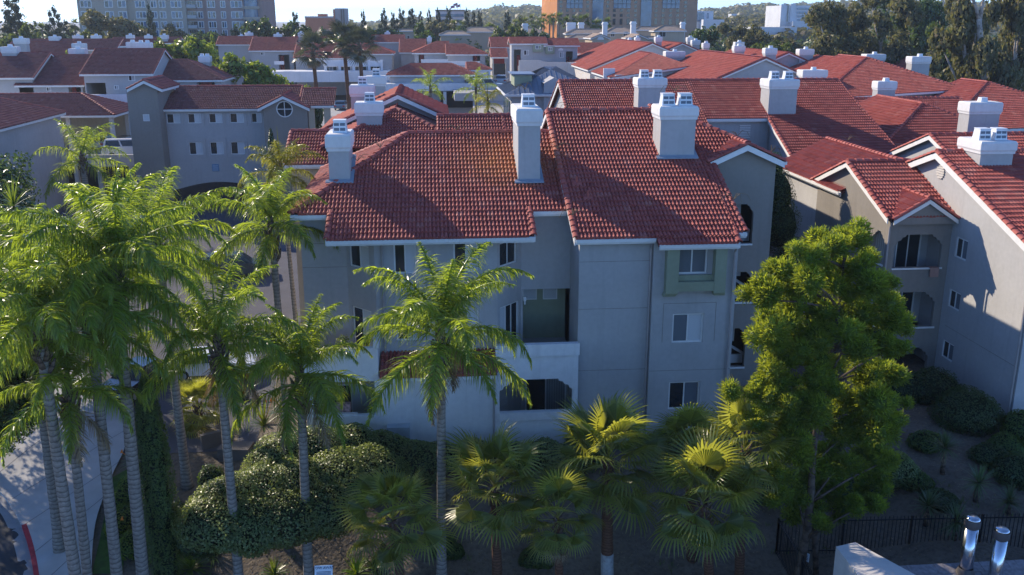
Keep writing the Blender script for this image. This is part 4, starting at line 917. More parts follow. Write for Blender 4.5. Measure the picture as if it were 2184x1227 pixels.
door(B, at(896, 125, Y=Y + 1).x, at(903, 125, Y=Y + 1).x, Y + 1.1, 5, at(896, 117, Y=Y + 1).z); door(B, at(1010, 125, Y=Y - 2).x, at(1018, 125, Y=Y - 2).x, Y - 1.9, 5, at(1010, 119, Y=Y - 2).z)
gal(B, 898, 955, 127, 136, Y - 6); gal(B, 955, 1024, 131, 140, Y - 6); gal(B, 880, 1040, 142, 178, Y - 5, 5, 'podium')
B = row('grey parking building with a long dark hipped roof and a white base in the centre', (-2, 140, 4))
Y = 140
x0, x1, ze, rp = xh(B, 832, 1008, 160, 136, Y, 2, hip=(1, 1)); x0, x1, ze, rp = xh(B, 1000, 1042, 149, 133, Y + 3, 2, hip=(0, 1), walls=False)
gal(B, 814, 1020, 178, 195, Y - 1.5, 8, 'base_wall'); gal(B, 1042, 1046, 150, 176, Y + 2.5, .4, 'post')
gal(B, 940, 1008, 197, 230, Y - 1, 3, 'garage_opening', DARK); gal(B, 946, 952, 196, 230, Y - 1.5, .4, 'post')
B = row('taupe house with two sage window boxes above a white curved gallery, right of centre', (14, 165, 4))
Y = 160
x0, x1, ze, rp = xh(B, 1091, 1163, 93, 80, Y, 4, holes=[(at(1096, 115, Y=Y).x, at(1111, 115, Y=Y).x, 4, at(1096, 106, Y=Y).z, 1.5), (at(1207, 120, Y=Y).x, at(1222, 120, Y=Y).x, 4, at(1207, 110, Y=Y).z, 1.5)][:1])
x0, x1, ze, rp = xh(B, 1163, 1232, 97, 83, Y, 4, holes=[(at(1207, 120, Y=Y).x, at(1222, 120, Y=Y).x, 4, at(1207, 110, Y=Y).z, 1.5)])
door(B, at(1102, 125, Y=Y + 1.5).x, at(1110, 125, Y=Y + 1.5).x, Y + 1.48, 5, at(1102, 118, Y=Y + 1.5).z); door(B, at(1208, 125, Y=Y + 1.5).x, at(1214, 125, Y=Y + 1.5).x, Y + 1.48, 5, at(1208, 121, Y=Y + 1.5).z)
for a, b, t, bt in ((1137, 1159, 95, 111), (1164, 1183, 99, 115)):
    q0, q1 = at(a, t, Y=Y - .5), at(b, bt, Y=Y - .5); g = MB(); g.box(q0.x, q1.x, Y - .5, Y - .01, q1.z, q0.z); g.build('window_box', STUG, B)
    fwin(B, Y - .5, q0.x + .4, q1.x - .4, q1.z + .45, q0.z - .15, 'dD')
fwin(B, Y, at(1117, 112, Y=Y).x, at(1128, 112, Y=Y).x, at(1117, 118, Y=Y).z, at(1117, 107, Y=Y).z, 'DB'); fwin(B, Y, at(1193, 115, Y=Y).x, at(1202, 115, Y=Y).x, at(1193, 123, Y=Y).z, at(1193, 111, Y=Y).z, 'dB')
g = MB(); q = at(1196, 108, Y=Y)
g.add([(q.x + .42 * math.cos(t), Y - .03, q.z + .42 * math.sin(t)) for t in [PI * k / 10 for k in range(11)]], [list(range(10, -1, -1))]); g.build('arched_window', TRIM, B)
for k in range(12):
    t0, t1 = k / 12, (k + 1) / 12
    P0, P1 = [at(1107 + 178 * t, (129 if t < .33 else 133) + (0 if t < .8 else (t - .8) * 60), Y=Y - 5 - (0 if t < .6 else (t - .6) * 18)) for t in (t0, t1)]
    g = MB(); g.add([tuple(P0), tuple(P1), (P1.x, P1.y, P1.z - 2.0), (P0.x, P0.y, P0.z - 2.0), (P0.x, P0.y + .3, P0.z), (P1.x, P1.y + .3, P1.z), (P1.x, P1.y + .3, P1.z - 2.0), (P0.x, P0.y + .3, P0.z - 2.0)], [[3, 2, 1, 0], [0, 1, 5, 4], [4, 5, 6, 7], [1, 2, 6, 5], [0, 4, 7, 3], [2, 3, 7, 6]])
    g.build('gallery_panel', STUL, B)
    g = MB(); g.box(P0.x - .2, P0.x + .2, P0.y + .31, P0.y + .7, 1, P0.z - 1.9); g.build('pier', STUL, B)
gal(B, 1105, 1235, 140, 172, Y - 2, .3, 'gallery_back', STUC)
x0, x1, ze, rp = xh(B, 1236, 1290, 114, 92, Y + 10, 4); x0, x1, ze, rp = xh(B, 1050, 1095, 101, 80, Y + 25, 4)
B = row('little covered stair with red tiled roof between the grey house and the sage window boxes', (4, 165, 4))
x0, x1, ze, rp = xh(B, 1051, 1079, 122, 104, 168, 1, walls=False)
for px in (1051, 1078): gal(B, px, px + 2, 120, 165, 168.5, .3, 'post', STUC)
gal(B, 1050, 1080, 136, 160, 170, .3, 'stair_screen', IRON); gal(B, 1053, 1076, 125, 136, 172, .3, 'door', RED)
# metal-roofed pavilion
B = row('small grey pavilion with blue standing-seam metal roof and dormers behind the nearest ridge', (10, 95, 1))
MROOF = plain('metal_roof_blue', (.16, .19, .24), .45, .5, var=.06)
Y = 92; e = at(1085, 202, Y=Y - .5); e1 = at(1166, 202, Y=Y - .5); top = onroof(1160, 142, Y - .5, e.z, .42)
ze = e.z; xa, xb = e.x - .3, e1.x + 6; ym = top.y; zr = top.z; d = ym - (Y - .5)
r = MB(); pl = [[(xa, Y - .5, ze), (xb, Y - .5, ze), (xb - d, ym, zr), (xa + d, ym, zr)], [(xa, ym + d, ze), (xa, Y - .5, ze), (xa + d, ym, zr)], [(xb, Y - .5, ze), (xb, ym + d, ze), (xb - d, ym, zr)], [(xb, ym + d, ze), (xa, ym + d, ze), (xa + d, ym, zr), (xb - d, ym, zr)]]
for p in pl: r.slab(p, .1)
ro = r.build('roof', MROOF, B)
for k in range(28):
    x = xa + .3 + k * .5; t = min((x - xa) / d, 1, (xb - x) / d)
    if t > .05: s = MB(); s.obox((x, Y - .5, ze + .002), (.04, 0, 0), (0, d * t, (zr - ze) * t), (0, 0, .05)); s.build('standing_seam', MROOF, ro)
for k in range(26):
    y = Y + .1 + k * .5; t = min((y - Y + .5) / d, 1, (ym + d - y) / d)
    if t > .05: s = MB(); s.obox((xa, y, ze + .002), (0, .04, 0), (d * t, 0, (zr - ze) * t), (0, 0, .05)); s.build('standing_seam', MROOF, ro)
w = MB(); w.box(xa + .6, xb - .6, Y + .1, ym + d - .6, 0, ze - .06); w.build('wall', STUC, B)
f = Roof(B); f.fascia((xa, Y - .5, ze), (xb, Y - .5, ze)); f.fascia((xa, ym + d, ze), (xa, Y - .5, ze))
for m in f.fas: m.build('fascia', TRIM, B)
for q0, q1, yy in ((at(1097, 175, Y=Y + 2), at(1135, 160, Y=Y + 2), Y + 2.),):
    g = MB(); g.box(q0.x, q1.x, yy, yy + 4, q0.z - .4, q1.z); g.build('dormer', STUG, B)
    g = MB(); g.box(q0.x - .3, q1.x + .3, yy - .3, yy + 4.5, q1.z, q1.z + .12); g.build('dormer_roof', MROOF, B)
for k in range(4): g = MB(); y = Y + 1.2 + k * 2.3; g.box(xa + .55, xa + .62, y, y + 1.4, ze - 3.2, ze - .8); g.build('window', GLB, B)
q = at(1178, 165, Y=Y - .2); g = MB(); a_, b_, c_ = at(1160, 178, Y=Y - .3), at(1182, 166, Y=Y - .3), at(1205, 176, Y=Y - .3)
g.add([tuple(a_), tuple(c_), tuple(b_), (a_.x, Y + 4, a_.z), (c_.x, Y + 4, c_.z), (b_.x, Y + 4, b_.z), (a_.x, Y - .2, 2), (c_.x, Y - .2, 2)], [[0, 2, 5, 3], [2, 1, 4, 5], [0, 6, 7, 1, 2]]); g.build('porch_gable', STUC, B)
# ------------------------------------------------------------------ right middle distance, ridges running away from the camera
def yh(B, pax, pay, Y, hl, hr, L, p=.42, z0=0, hip=(0, 0), lod=None, rm=None, **k):
    if lod is None: lod = .5 if Y < 170 else 0
    """house with its ridge running away: front ridge end at a pixel, half widths, length"""
    a = at(pax, pay, Y=Y); 
    house(B, a.x - hl, a.x + hr, Y + (.3 if not hip[1] else .4), Y + L, z0, a.z - (hl + .4) * p, 'y', p, hip, .4, lod=lod, rm=rm or TILE_P, rpos=a.x, **k)
    return a
B = row('house with a broad salmon tile slope and shaded front gable behind the long red ridge', (38, 110, 0))
a = yh(B, 1634, 123, 104, 7.2, 5.2, 26); fchim(B, 1632, 1658, 103, 118); fchim(B, 1705, 1737, 105, 125)
B = row('house with a shaded gable end between two chimneys behind the salmon slope', (48, 130, 0))
a = yh(B, 1683, 112, 125, 6, 5, 22); fchim(B, 1566, 1590, 98, 135); fchim(B, 1568, 1588, 90, 150)
B = row('cream-sided house with stepped salmon roof and white balcony left of the broad salmon slope', (22, 125, 0))
a = yh(B, 1392, 92, 138, 9, 5, 26, .4, wm=STUL); fchim(B, 1398, 1413, 79, 160); fchim(B, 1340, 1348, 84, 165); fchim(B, 1355, 1366, 80, 168)
B = row('low dark red roof over a timber porch between the cream-sided house and the salmon slope', (24, 118, 0))
a = yh(B, 1418, 118, 120, 6.5, 3, 14, .4, hip=(0, 1)); fchim(B, 1420, 1462, 110, 128); gal(B, 1287, 1312, 146, 175, 122, .3, 'balcony_wall'); gal(B, 1312, 1345, 160, 178, 120, .3, 'balcony_wall')
B = row('small salmon gable with three chimneys beside the tan villas', (45, 160, 0))
a = yh(B, 1456, 92, 155, 5, 5, 14); fchim(B, 1466, 1480, 80, 168); fchim(B, 1476, 1494, 86, 165)
B = row('salmon roof with a dog-leg barge board left of the eucalyptus trees', (52, 115, 0))
a = yh(B, 1842, 128, 112, 8, 5.5, 14, .4); fchim(B, 1712, 1766, 150, 100); fchim(B, 1848, 1890, 116, 122); fchim(B, 1500, 1514, 92, 150)
B = row('house with salmon side slope, shaded front hip and olive wall below the eucalyptus trees', (52, 98, 0))
a = yh(B, 1930, 131, 96, 8.5, 6.5, 16, .42, hip=(0, 1), lod=1, wm=STUD); fchim(B, 1945, 1987, 121, 106); fchim(B, 1872, 1914, 174, 86)
B = row('long dark tiled roof lying just behind the salmon hipped roof on the right', (45, 80, 0))
xh(B, 1800, 2085, 266, 210, 78, lod=1); fchim(B, 1990, 1991, 230, 84)
B = row('salmon hipped roof with single-flue chimney, nearest of the right middle roofs', (42, 66, 0))
a = yh(B, 2050, 236, 66, 5.2, 5.2, 13, .45, hip=(0, 1), lod=1); fchim(B, 2068, 2139, 219, 62, fl=1, h=3)
B = row('salmon roof at the right edge below the leaning eucalyptus', (66, 100, 0))
a = yh(B, 2230, 190, 84, 9, 8, 14, .4, hip=(0, 1), lod=1)
B = row('orange-roofed white cottage half hidden by the eucalyptus branches', (70, 150, 2))
a = yh(B, 2010, 130, 140, 6, 4.5, 12, .4, wm=STUW); gal(B, 1880, 1900, 120, 140, 150, 3, 'annex')
# tan villas in front of the hotel
TV = [(1075, 1165, 72, 60, 250), (760, 850, 75, 66, 240), (850, 940, 66, 62, 270), (940, 1000, 74, 66, 245), (985, 1070, 68, 58, 280)]
B = row('tan villas with pale tile roofs among trees left of the hotel tower', (0, 255, 4))
for a in TV: xh(B, *a, 4, rm=TILE_T, wm=STUS, hip=(1, 1))
for a in ((868, 874), (884, 890)): fwin(B, 239.9, at(a[0], 80, Y=240).x, at(a[1], 80, Y=240).x, at(a[0], 84, Y=240).z, at(a[0], 76, Y=240).z, 'D')
g = thing('apartment_building', 'tan-roofed villas with tall white chimneys and an arched window below the hotel tower', 'building', (45, 230, 4)); B = g
for a in ((1210, 1300, 72, 62, 245), (1215, 1275, 82, 74, 228), (1292, 1355, 70, 58, 235), (1350, 1400, 82, 78, 225), (1355, 1420, 64, 57, 250), (1398, 1460, 66, 55, 235), (1140, 1165, 78, 70, 215)): xh(B, *a, 4, rm=TILE_T, wm=STUS, hip=(1, 1))
for a in ((1263, 1298, 92, 72, 212, .5), (1348, 1380, 92, 70, 214, .5), (1118, 1140, 88, 68, 210, .5)): q0, q1 = at(a[0], a[2], Y=a[4]), at(a[1], a[3], Y=a[4]); xm = (q0.x + q1.x) / 2; house(B, q0.x, q1.x, a[4], a[4] + 10, 4, q0.z + 1, 'y', .4, wm=STUS, rm=TILE_T)
for a in ((1286, 1296, 47, 222), (1346, 1357, 46, 226), (1115, 1126, 50, 215), (1209, 1228, 48, 250), (1234, 1246, 48, 252), (1452, 1462, 47, 240)): q0, q1 = at(a[0], 70, Y=a[3]), at(a[1], a[2], Y=a[3]); c = MB(); c.box(q0.x, q1.x, a[3], a[3] + 1.2, 4, q1.z); c.box(q0.x - .15, q1.x + .15, a[3] - .15, a[3] + 1.35, q1.z - .6, q1.z - .3); c.build('chimney', STUW, B)
for a in ((1302, 1311), (1329, 1338), (1405, 1420)): fwin(B, 234.9, at(a[0], 75, Y=235).x, at(a[1], 75, Y=235).x, at(a[0], 79, Y=235).z, at(a[0], 68, Y=235).z, 'DD')
q = at(1281, 85, Y=212); g = MB(); g.add([(q.x + r_ * math.cos(t), 211.9, q.z + r_ * math.sin(t)) for r_ in (.75,) for t in [PI * k / 10 for k in range(11)]], [list(range(10, -1, -1))]); g.build('arched_window', TRIM, B)
# ------------------------------------------------------------------ ground
def sm(a, b, x):
    t = min(1, max(0, (x - a) / (b - a))); return t * t * (3 - 2 * t)
def gz(x, y):
    zl = -2.25 + 1.75 * sm(27, 50, y)
    zc = -2.2 + 2.45 * sm(29.5, 36.6, y)
    zr = -.6 + 1.7 * sm(25.5, 37, y)
    w = sm(-6.2, -9.5, x); v = sm(12.5, 20, x)
    z = zc * (1 - v) + zr * v; z = z * (1 - w) + zl * w
    f = sm(44, 60, y); z = z * (1 - f)
    return z + 3.6 * sm(118, 150, y) + .05 * noise.noise((x * .6, y * .6, 0)) * (1 - sm(40, 44, y))
def soilmat():
    m, nt, b, _ = newmat('bare_soil')
    n1, n2, n3 = noi(nt, .5, 5), noi(nt, 6, 5), noi(nt, 30, 3)
    c = ramp(nt, n1, [(.3, (.10, .08, .06)), (.7, (.19, .15, .11))])
    c = mix(nt, ramp(nt, n2, [(.45, (0, 0, 0)), (.7, (.7, .7, .7))]), c, (.055, .045, .035))
    c = mix(nt, ramp(nt, n3, [(.6, (0, 0, 0)), (.75, (.6, .6, .6))]), c, (.22, .17, .12))
    nt.links.new(c, b.inputs['Base Color']); b.inputs['Roughness'].default_value = .95; bump(nt, b, n2, .8, .08); return m
SOIL = soilmat()
def grid(name, xs, ys, mat, off=0, **kw):
    V = [(x, y, gz(x, y) + off) for y in ys for x in xs]; n = len(xs)
    F = [[j * n + i, j * n + i + 1, (j + 1) * n + i + 1, (j + 1) * n + i] for j in range(len(ys) - 1) for i in range(n - 1)]
    g = MB(); g.add(V, F); return g.build(name, mat, None, True, **kw)
xs = [-4000, -1500, -600, -300, -150, -90] + [-60 + i * 1.0 for i in range(121)] + [90, 150, 300, 600, 1500, 4000]
ys = [-200, -60, 0, 10] + [16 + i * .8 for i in range(60)] + [66, 72, 80, 90, 100, 110, 118, 126, 134, 142, 150, 170, 200, 300, 500, 900, 1600, 3000, 6000]
grid('ground', xs, ys, SOIL, kind='structure')
def onground(px, py, off=0):
    d = ray(px, py); t = 10.0
    for _ in range(60):
        P = CAM + d * t; h = P.z - gz(P.x, P.y) - off
        t += h / max(.25, -d.z) * .7
        if abs(h) < .004: break
    return CAM + d * t
def strip(name, A, Bq, mat, off, n=10, parent=None, **kw):
    """sheet lofted between two polylines of ground points"""
    V = []; m = len(A)
    for i in range(m):
        for k in range(n + 1):
            p = Vector((A[i][0], A[i][1])).lerp(Vector((Bq[i][0], Bq[i][1])), k / n); V.append((p.x, p.y, gz(p.x, p.y) + off))
    F = [[i * (n + 1) + k, (i + 1) * (n + 1) + k, (i + 1) * (n + 1) + k + 1, i * (n + 1) + k + 1] for i in range(m - 1) for k in range(n)]
    g = MB(); g.add(V, F); return g.build(name, mat, parent, True, **kw)
def smooth(pts, n=6):
    P = [Vector(p) for p in pts]; out = []
    for i in range(len(P) - 1):
        a, b, c, d = P[max(0, i - 1)], P[i], P[i + 1], P[min(len(P) - 1, i + 2)]
        for k in range(n):
            t = k / n; out.append(.5 * ((2 * b) + (c - a) * t + (2 * a - 5 * b + 4 * c - d) * t * t + (3 * b - a - 3 * c + d) * t ** 3))
    return out + [P[-1]]
curb = smooth([onground(*p).xy for p in ((-330, 985), (-160, 1000), (-30, 1035), (25, 1085), (55, 1150), (72, 1227), (80, 1330), (84, 1460))])
lawn = smooth([onground(*p).xy for p in ((-200, 700), (60, 720), (225, 840), (268, 940), (240, 1020), (205, 1120), (196, 1240), (196, 1440))])
inner = [c + (Vector((-14, -6)) if i < 14 else Vector((-14, -2))) for i, c in enumerate(curb)]
strip('road', [p.to_tuple() for p in curb], [p.to_tuple() for p in inner], ASPH, .012, kind='structure')
def normals(c): return [Vector(((c[min(i + 1, len(c) - 1)] - c[max(i - 1, 0)]).y, -(c[min(i + 1, len(c) - 1)] - c[max(i - 1, 0)]).x)).normalized() for i in range(len(c))]
nn = normals(curb); nn = [n if n.x > 0 or n.y > 0 else -n for n in nn]
c1 = [c + n * .16 for c, n in zip(curb, nn)]; c0 = [c - n * .45 for c, n in zip(curb, nn)]
strip('sidewalk', [p.to_tuple() for p in c1], [p.to_tuple() for p in lawn], CONC, .15, 14, kind='structure')
strip('gutter', [p.to_tuple() for p in c0], [p.to_tuple() for p in curb], plain('gutter_concrete', (.30, .30, .31), .9), .018, 2, kind='structure')
def curbmesh(i0, i1, mat, name, off=.152, h=.2, **kw):
    g = MB(); V = []
    for i in range(i0, i1 + 1):
        for p, z in ((curb[i], -h + .15), (curb[i], off), (c1[i] + nn[i] * .02, off)): V.append((p.x, p.y, gz(p.x, p.y) + z))
    F = []
    for i in range(i1 - i0):
        for k in range(2): F.append([i * 3 + k, (i + 1) * 3 + k, (i + 1) * 3 + k + 1, i * 3 + k + 1])
    g.add(V, F); return g.build(name, mat, None, **kw)
k_red = next(i for i, c in enumerate(curb) if c.y < onground(66, 1122).y)
curbmesh(0, k_red, CONC, 'kerb', kind='structure'); curbmesh(k_red, len(curb) - 1, plain('kerb_red_paint', (.42, .035, .05), .75, var=.25, scale=3, bscale=15), 'red_kerb', kind='structure')
# joints of the pavement
for k in range(7):
    t = .16 + k * .12; i = min(len(curb) - 1, int(t * len(curb))); a, b = c1[i], lawn[min(i, len(lawn) - 1)]; d = (b - a); nrm = Vector((-d.y, d.x)).normalized() * .012
    strip('pavement_joint', [(a - nrm).to_tuple(), (a + nrm).to_tuple()], [(b - nrm).to_tuple(), (b + nrm).to_tuple()], plain('joint_dark', (.12, .12, .13)) if 'joint_dark' not in MATS else MATS['joint_dark'], .156, 14, kind='structure')
# parking court behind the palms
def flat(name, pts, mat, off, **kw):
    g = MB(); n = 12
    (ax, ay), (bx, by), (cx, cy), (dx, dy) = pts; V = []
    for j in range(n + 1):
        for i in range(n + 1):
            u, v = i / n, j / n; x = (ax * (1 - u) + bx * u) * (1 - v) + (dx * (1 - u) + cx * u) * v; y = (ay * (1 - u) + by * u) * (1 - v) + (dy * (1 - u) + cy * u) * v; V.append((x, y, gz(x, y) + off))
    g.add(V, [[j * (n + 1) + i, j * (n + 1) + i + 1, (j + 1) * (n + 1) + i + 1, (j + 1) * (n + 1) + i] for j in range(n) for i in range(n)]); return g.build(name, mat, None, True, **kw)
COURT = plain('court_paving', (.085, .085, .105), .9, var=.15, scale=.5, bscale=20)
flat('driveway', [(-22, 40.5), (-8.4, 40.5), (-8.4, 97), (-38, 97)], COURT, .03, kind='structure')
flat('parking_court', [(-45, 118), (60, 118), (60, 178), (-45, 178)], CONC, .05, kind='structure')
for k in range(3):
    q = onground(480 + k * 12, 640 + k * 55); flat('parking_line', [(q.x - 2.2, q.y), (q.x + 1.5, q.y), (q.x + 1.5, q.y + .12), (q.x - 2.2, q.y + .12)], TRIM, .04, kind='structure')
# ------------------------------------------------------------------ foliage materials
def leafmat(name, cols, tcol, tr=.42, rough=.38, spec=.5):
    m, nt, b, out = newmat(name)
    v = nd(nt, 'ShaderNodeAttribute', attribute_name='var').outputs['Fac']; r = nd(nt, 'ShaderNodeObjectInfo').outputs['Random']
    c = ramp(nt, v, [(i / (len(cols) - 1), c_) for i, c_ in enumerate(cols)])
    h = nd(nt, 'ShaderNodeHueSaturation'); mr = nd(nt, 'ShaderNodeMapRange'); mr.inputs[3].default_value = .75; mr.inputs[4].default_value = 1.25
    nt.links.new(r, mr.inputs[0]); nt.links.new(mr.outputs[0], h.inputs['Value']); nt.links.new(c, h.inputs['Color'])
    nt.links.new(h.outputs[0], b.inputs['Base Color']); b.inputs['Roughness'].default_value = rough; b.inputs['Specular IOR Level'].default_value = spec
    t = nd(nt, 'ShaderNodeBsdfTranslucent'); h2 = nd(nt, 'ShaderNodeMix', data_type='RGBA', blend_type='MULTIPLY'); h2.inputs[0].default_value = .55; h2.inputs[6].default_value = (*tcol, 1)
    g = nd(nt, 'ShaderNodeMixRGB') if False else None
    vv = nd(nt, 'ShaderNodeMapRange'); vv.inputs[3].default_value = .6; vv.inputs[4].default_value = 1.2; nt.links.new(v, vv.inputs[0])
    mm = nd(nt, 'ShaderNodeMix', data_type='RGBA', blend_type='MULTIPLY'); mm.inputs[0].default_value = 1; mm.inputs[6].default_value = (*tcol, 1); nt.links.new(vv.outputs[0], mm.inputs[7])
    nt.links.new(mm.outputs[2], t.inputs[0])
    ms = nd(nt, 'ShaderNodeMixShader'); ms.inputs[0].default_value = tr
    nt.links.new(b.outputs[0], ms.inputs[1]); nt.links.new(t.outputs[0], ms.inputs[2]); nt.links.new(ms.outputs[0], out.inputs[0]); return m
PALM = leafmat('palm_leaf', [(.055, .12, .018), (.09, .16, .025), (.13, .19, .03), (.2, .22, .04)], (.60, .74, .05), .52, .32, .65)
PALMY = leafmat('palm_leaf_yellow', [(.09, .13, .02), (.14, .17, .025), (.2, .19, .03)], (.55, .52, .04), .45, .35, .6)
FANL = leafmat('fan_palm_leaf', [(.08, .125, .03), (.12, .17, .04), (.17, .21, .05), (.26, .24, .09)], (.62, .62, .06), .46, .36, .55)
YELF = leafmat('conifer_tuft', [(.06, .12, .014), (.105, .175, .02), (.17, .235, .03)], (.6, .66, .045), .44, .55, .3)
HEDG = leafmat('hedge_leaf', [(.10, .17, .05), (.15, .22, .075), (.21, .27, .10), (.28, .31, .14)], (.5, .6, .14), .35, .4, .5)
DKGR = leafmat('dark_leaf', [(.028, .06, .018), (.042, .085, .026), (.06, .11, .032)], (.17, .27, .04), .28, .4, .5)
MIDG = leafmat('mid_leaf', [(.035, .075, .018), (.06, .11, .025), (.09, .15, .03)], (.28, .36, .04), .32, .45, .4)
OLIV = leafmat('eucalyptus_leaf', [(.07, .085, .04), (.105, .115, .052), (.15, .135, .065), (.19, .13, .065)], (.32, .31, .08), .3, .5, .35)
PINE = leafmat('pine_needle', [(.02, .045, .03), (.032, .06, .038), (.045, .075, .04)], (.08, .12, .05), .2, .6, .2)
BRITE = leafmat('bright_leaf', [(.07, .14, .015), (.11, .19, .02), (.16, .24, .03)], (.4, .5, .04), .4, .4, .5)
DRYL = leafmat('dry_frond', [(.16, .11, .06), (.26, .19, .11), (.36, .28, .18)], (.3, .2, .08), .2, .7, .2)
def barkmat(name, a, b_, rings=9., dep=.03):
    m, nt, b, _ = newmat(name); tc = nd(nt, 'ShaderNodeTexCoord'); s = nd(nt, 'ShaderNodeSeparateXYZ'); nt.links.new(tc.outputs['Object'], s.inputs[0])
    n = noi(nt, 3, 4, tc.outputs['Object']); ad = nd(nt, 'ShaderNodeMath', operation='MULTIPLY_ADD'); ad.inputs[1].default_value = rings; nt.links.new(s.outputs[2], ad.inputs[0])
    mu = nd(nt, 'ShaderNodeMath', operation='MULTIPLY'); mu.inputs[1].default_value = 1.6; nt.links.new(n, mu.inputs[0]); nt.links.new(mu.outputs[0], ad.inputs[2])
    fr = nd(nt, 'ShaderNodeMath', operation='FRACT'); nt.links.new(ad.outputs[0], fr.inputs[0])
    c = ramp(nt, fr.outputs[0], [(0, tuple(x * .35 for x in a)), (.14, a), (.75, b_), (1, tuple(x * .6 for x in a))])
    c = mix(nt, ramp(nt, noi(nt, 9, 5, tc.outputs['Object']), [(.4, (0, 0, 0)), (.75, (.7, .7, .7))]), c, tuple(x * .55 for x in a))
    nt.links.new(c, b.inputs['Base Color']); b.inputs['Roughness'].default_value = .95; b.inputs['Specular IOR Level'].default_value = .1; bump(nt, b, fr.outputs[0], .7, dep); return m
BARK = barkmat('palm_bark', (.26, .23, .20), (.36, .32, .28), 6)
BARKF = barkmat('fan_palm_bark', (.13, .07, .045), (.20, .10, .065), 9)
BOOT = barkmat('palm_boot', (.12, .085, .065), (.22, .16, .12), 5)
WOOD = barkmat('tree_bark', (.11, .085, .07), (.17, .13, .10), 2)
EUCB = barkmat('eucalyptus_bark', (.40, .34, .29), (.55, .46, .38), .6)
WPNT = plain('trunk_white_paint', (.36, .36, .35), .9, var=.3, scale=6, bscale=20)
GRASS = plain('lawn', (.045, .10, .015), .9, var=.35, scale=4, bscale=60, bstr=.6, bdist=.03)
# ------------------------------------------------------------------ palms
def blade(mb, p, d, side, L, w, droop, rv, seg=3):
    """narrow leaf strip from p along d, bending down"""
    V = []; q = Vector(p); dd = Vector(d).normalized()
    for i in range(seg + 1):
        t = i / seg; ww = w * (1 - t ** 1.6) * .5 + .002
        V += [tuple(q - side * ww), tuple(q + side * ww)]
        dd = (dd + Vector((0, 0, -droop / seg * (1 + t)))).normalized(); q = q + dd * (L / seg)
    mb.add(V, [[2 * i, 2 * i + 1, 2 * i + 3, 2 * i + 2] for i in range(seg)], rv)
def frond_mesh(el, L, seed, mat, n=115, llen=.82, w=.034, arch=1.5, name='frond'):
    r = random.Random(seed); mb = MB(); p = Vector((0, 0, 0)); a = math.radians(el); N = 26; pts = []; ang = a
    for i in range(N + 1):
        pts.append(p.copy()); t = i / N
        p = p + Vector((math.cos(ang), r.uniform(-.012, .012), math.sin(ang))) * (L / N); ang -= arch / N * (.35 + 1.4 * t) * (1 if ang > -1.35 else 0)
    mb.tube(pts, [.035 * (1 - .85 * i / N) + .004 for i in range(N + 1)], 5)
    for f in range(len(mb.r)): mb.r[f] = .85
    for s in (-1, 1):
        for i in range(n):
            t = .13 + .87 * (i + r.random() * .6) / n; x = t * N; k = min(N - 1, int(x)); q = pts[k].lerp(pts[k + 1], x - k); d = (pts[k + 1] - pts[k]).normalized()
            up = d.cross(Vector((0, 1, 0))); up = -up if up.z < 0 else up
            sd = Vector((0, s, 0)); lift = r.choice((-.55, 0, .55)) + r.uniform(-.15, .15)
            dirv = (sd * (1 - .25 * t) + d * (.35 + .5 * t) + up * lift).normalized()
            ll = llen * (math.sin(PI * min(1, .15 + t * .93)) ** .6) * r.uniform(.75, 1.1)
            nrm = dirv.cross(Vector((r.uniform(-1, 1), r.uniform(-1, 1), r.uniform(-1, 1)))).normalized()
            blade(mb, q, dirv, nrm, max(.15, ll), w, r.uniform(.7, 1.5), min(.99, max(.01, r.gauss(.5, .25))), 3)
    return mb.mesh(name, mat)
FR = {}
def frond_set(key, mat, L=3.4, **k):
    if key not in FR:
        FR[key] = [frond_mesh(e, L * s, i * 7 + 3, mat, arch=a, **k) for i, (e, s, a) in enumerate(((82, .8, .9), (70, .95, 1.5), (58, 1, 1.8), (45, 1.05, 1.9), (30, 1.05, 1.9), (14, 1, 1.7), (-5, .95, 1.4), (62, 1, 1.3)))]
    return FR[key]
def taper(n, r0, r1, r2=None): return [r0 + (r1 - r0) * (i / (n - 1)) ** .6 for i in range(n)]
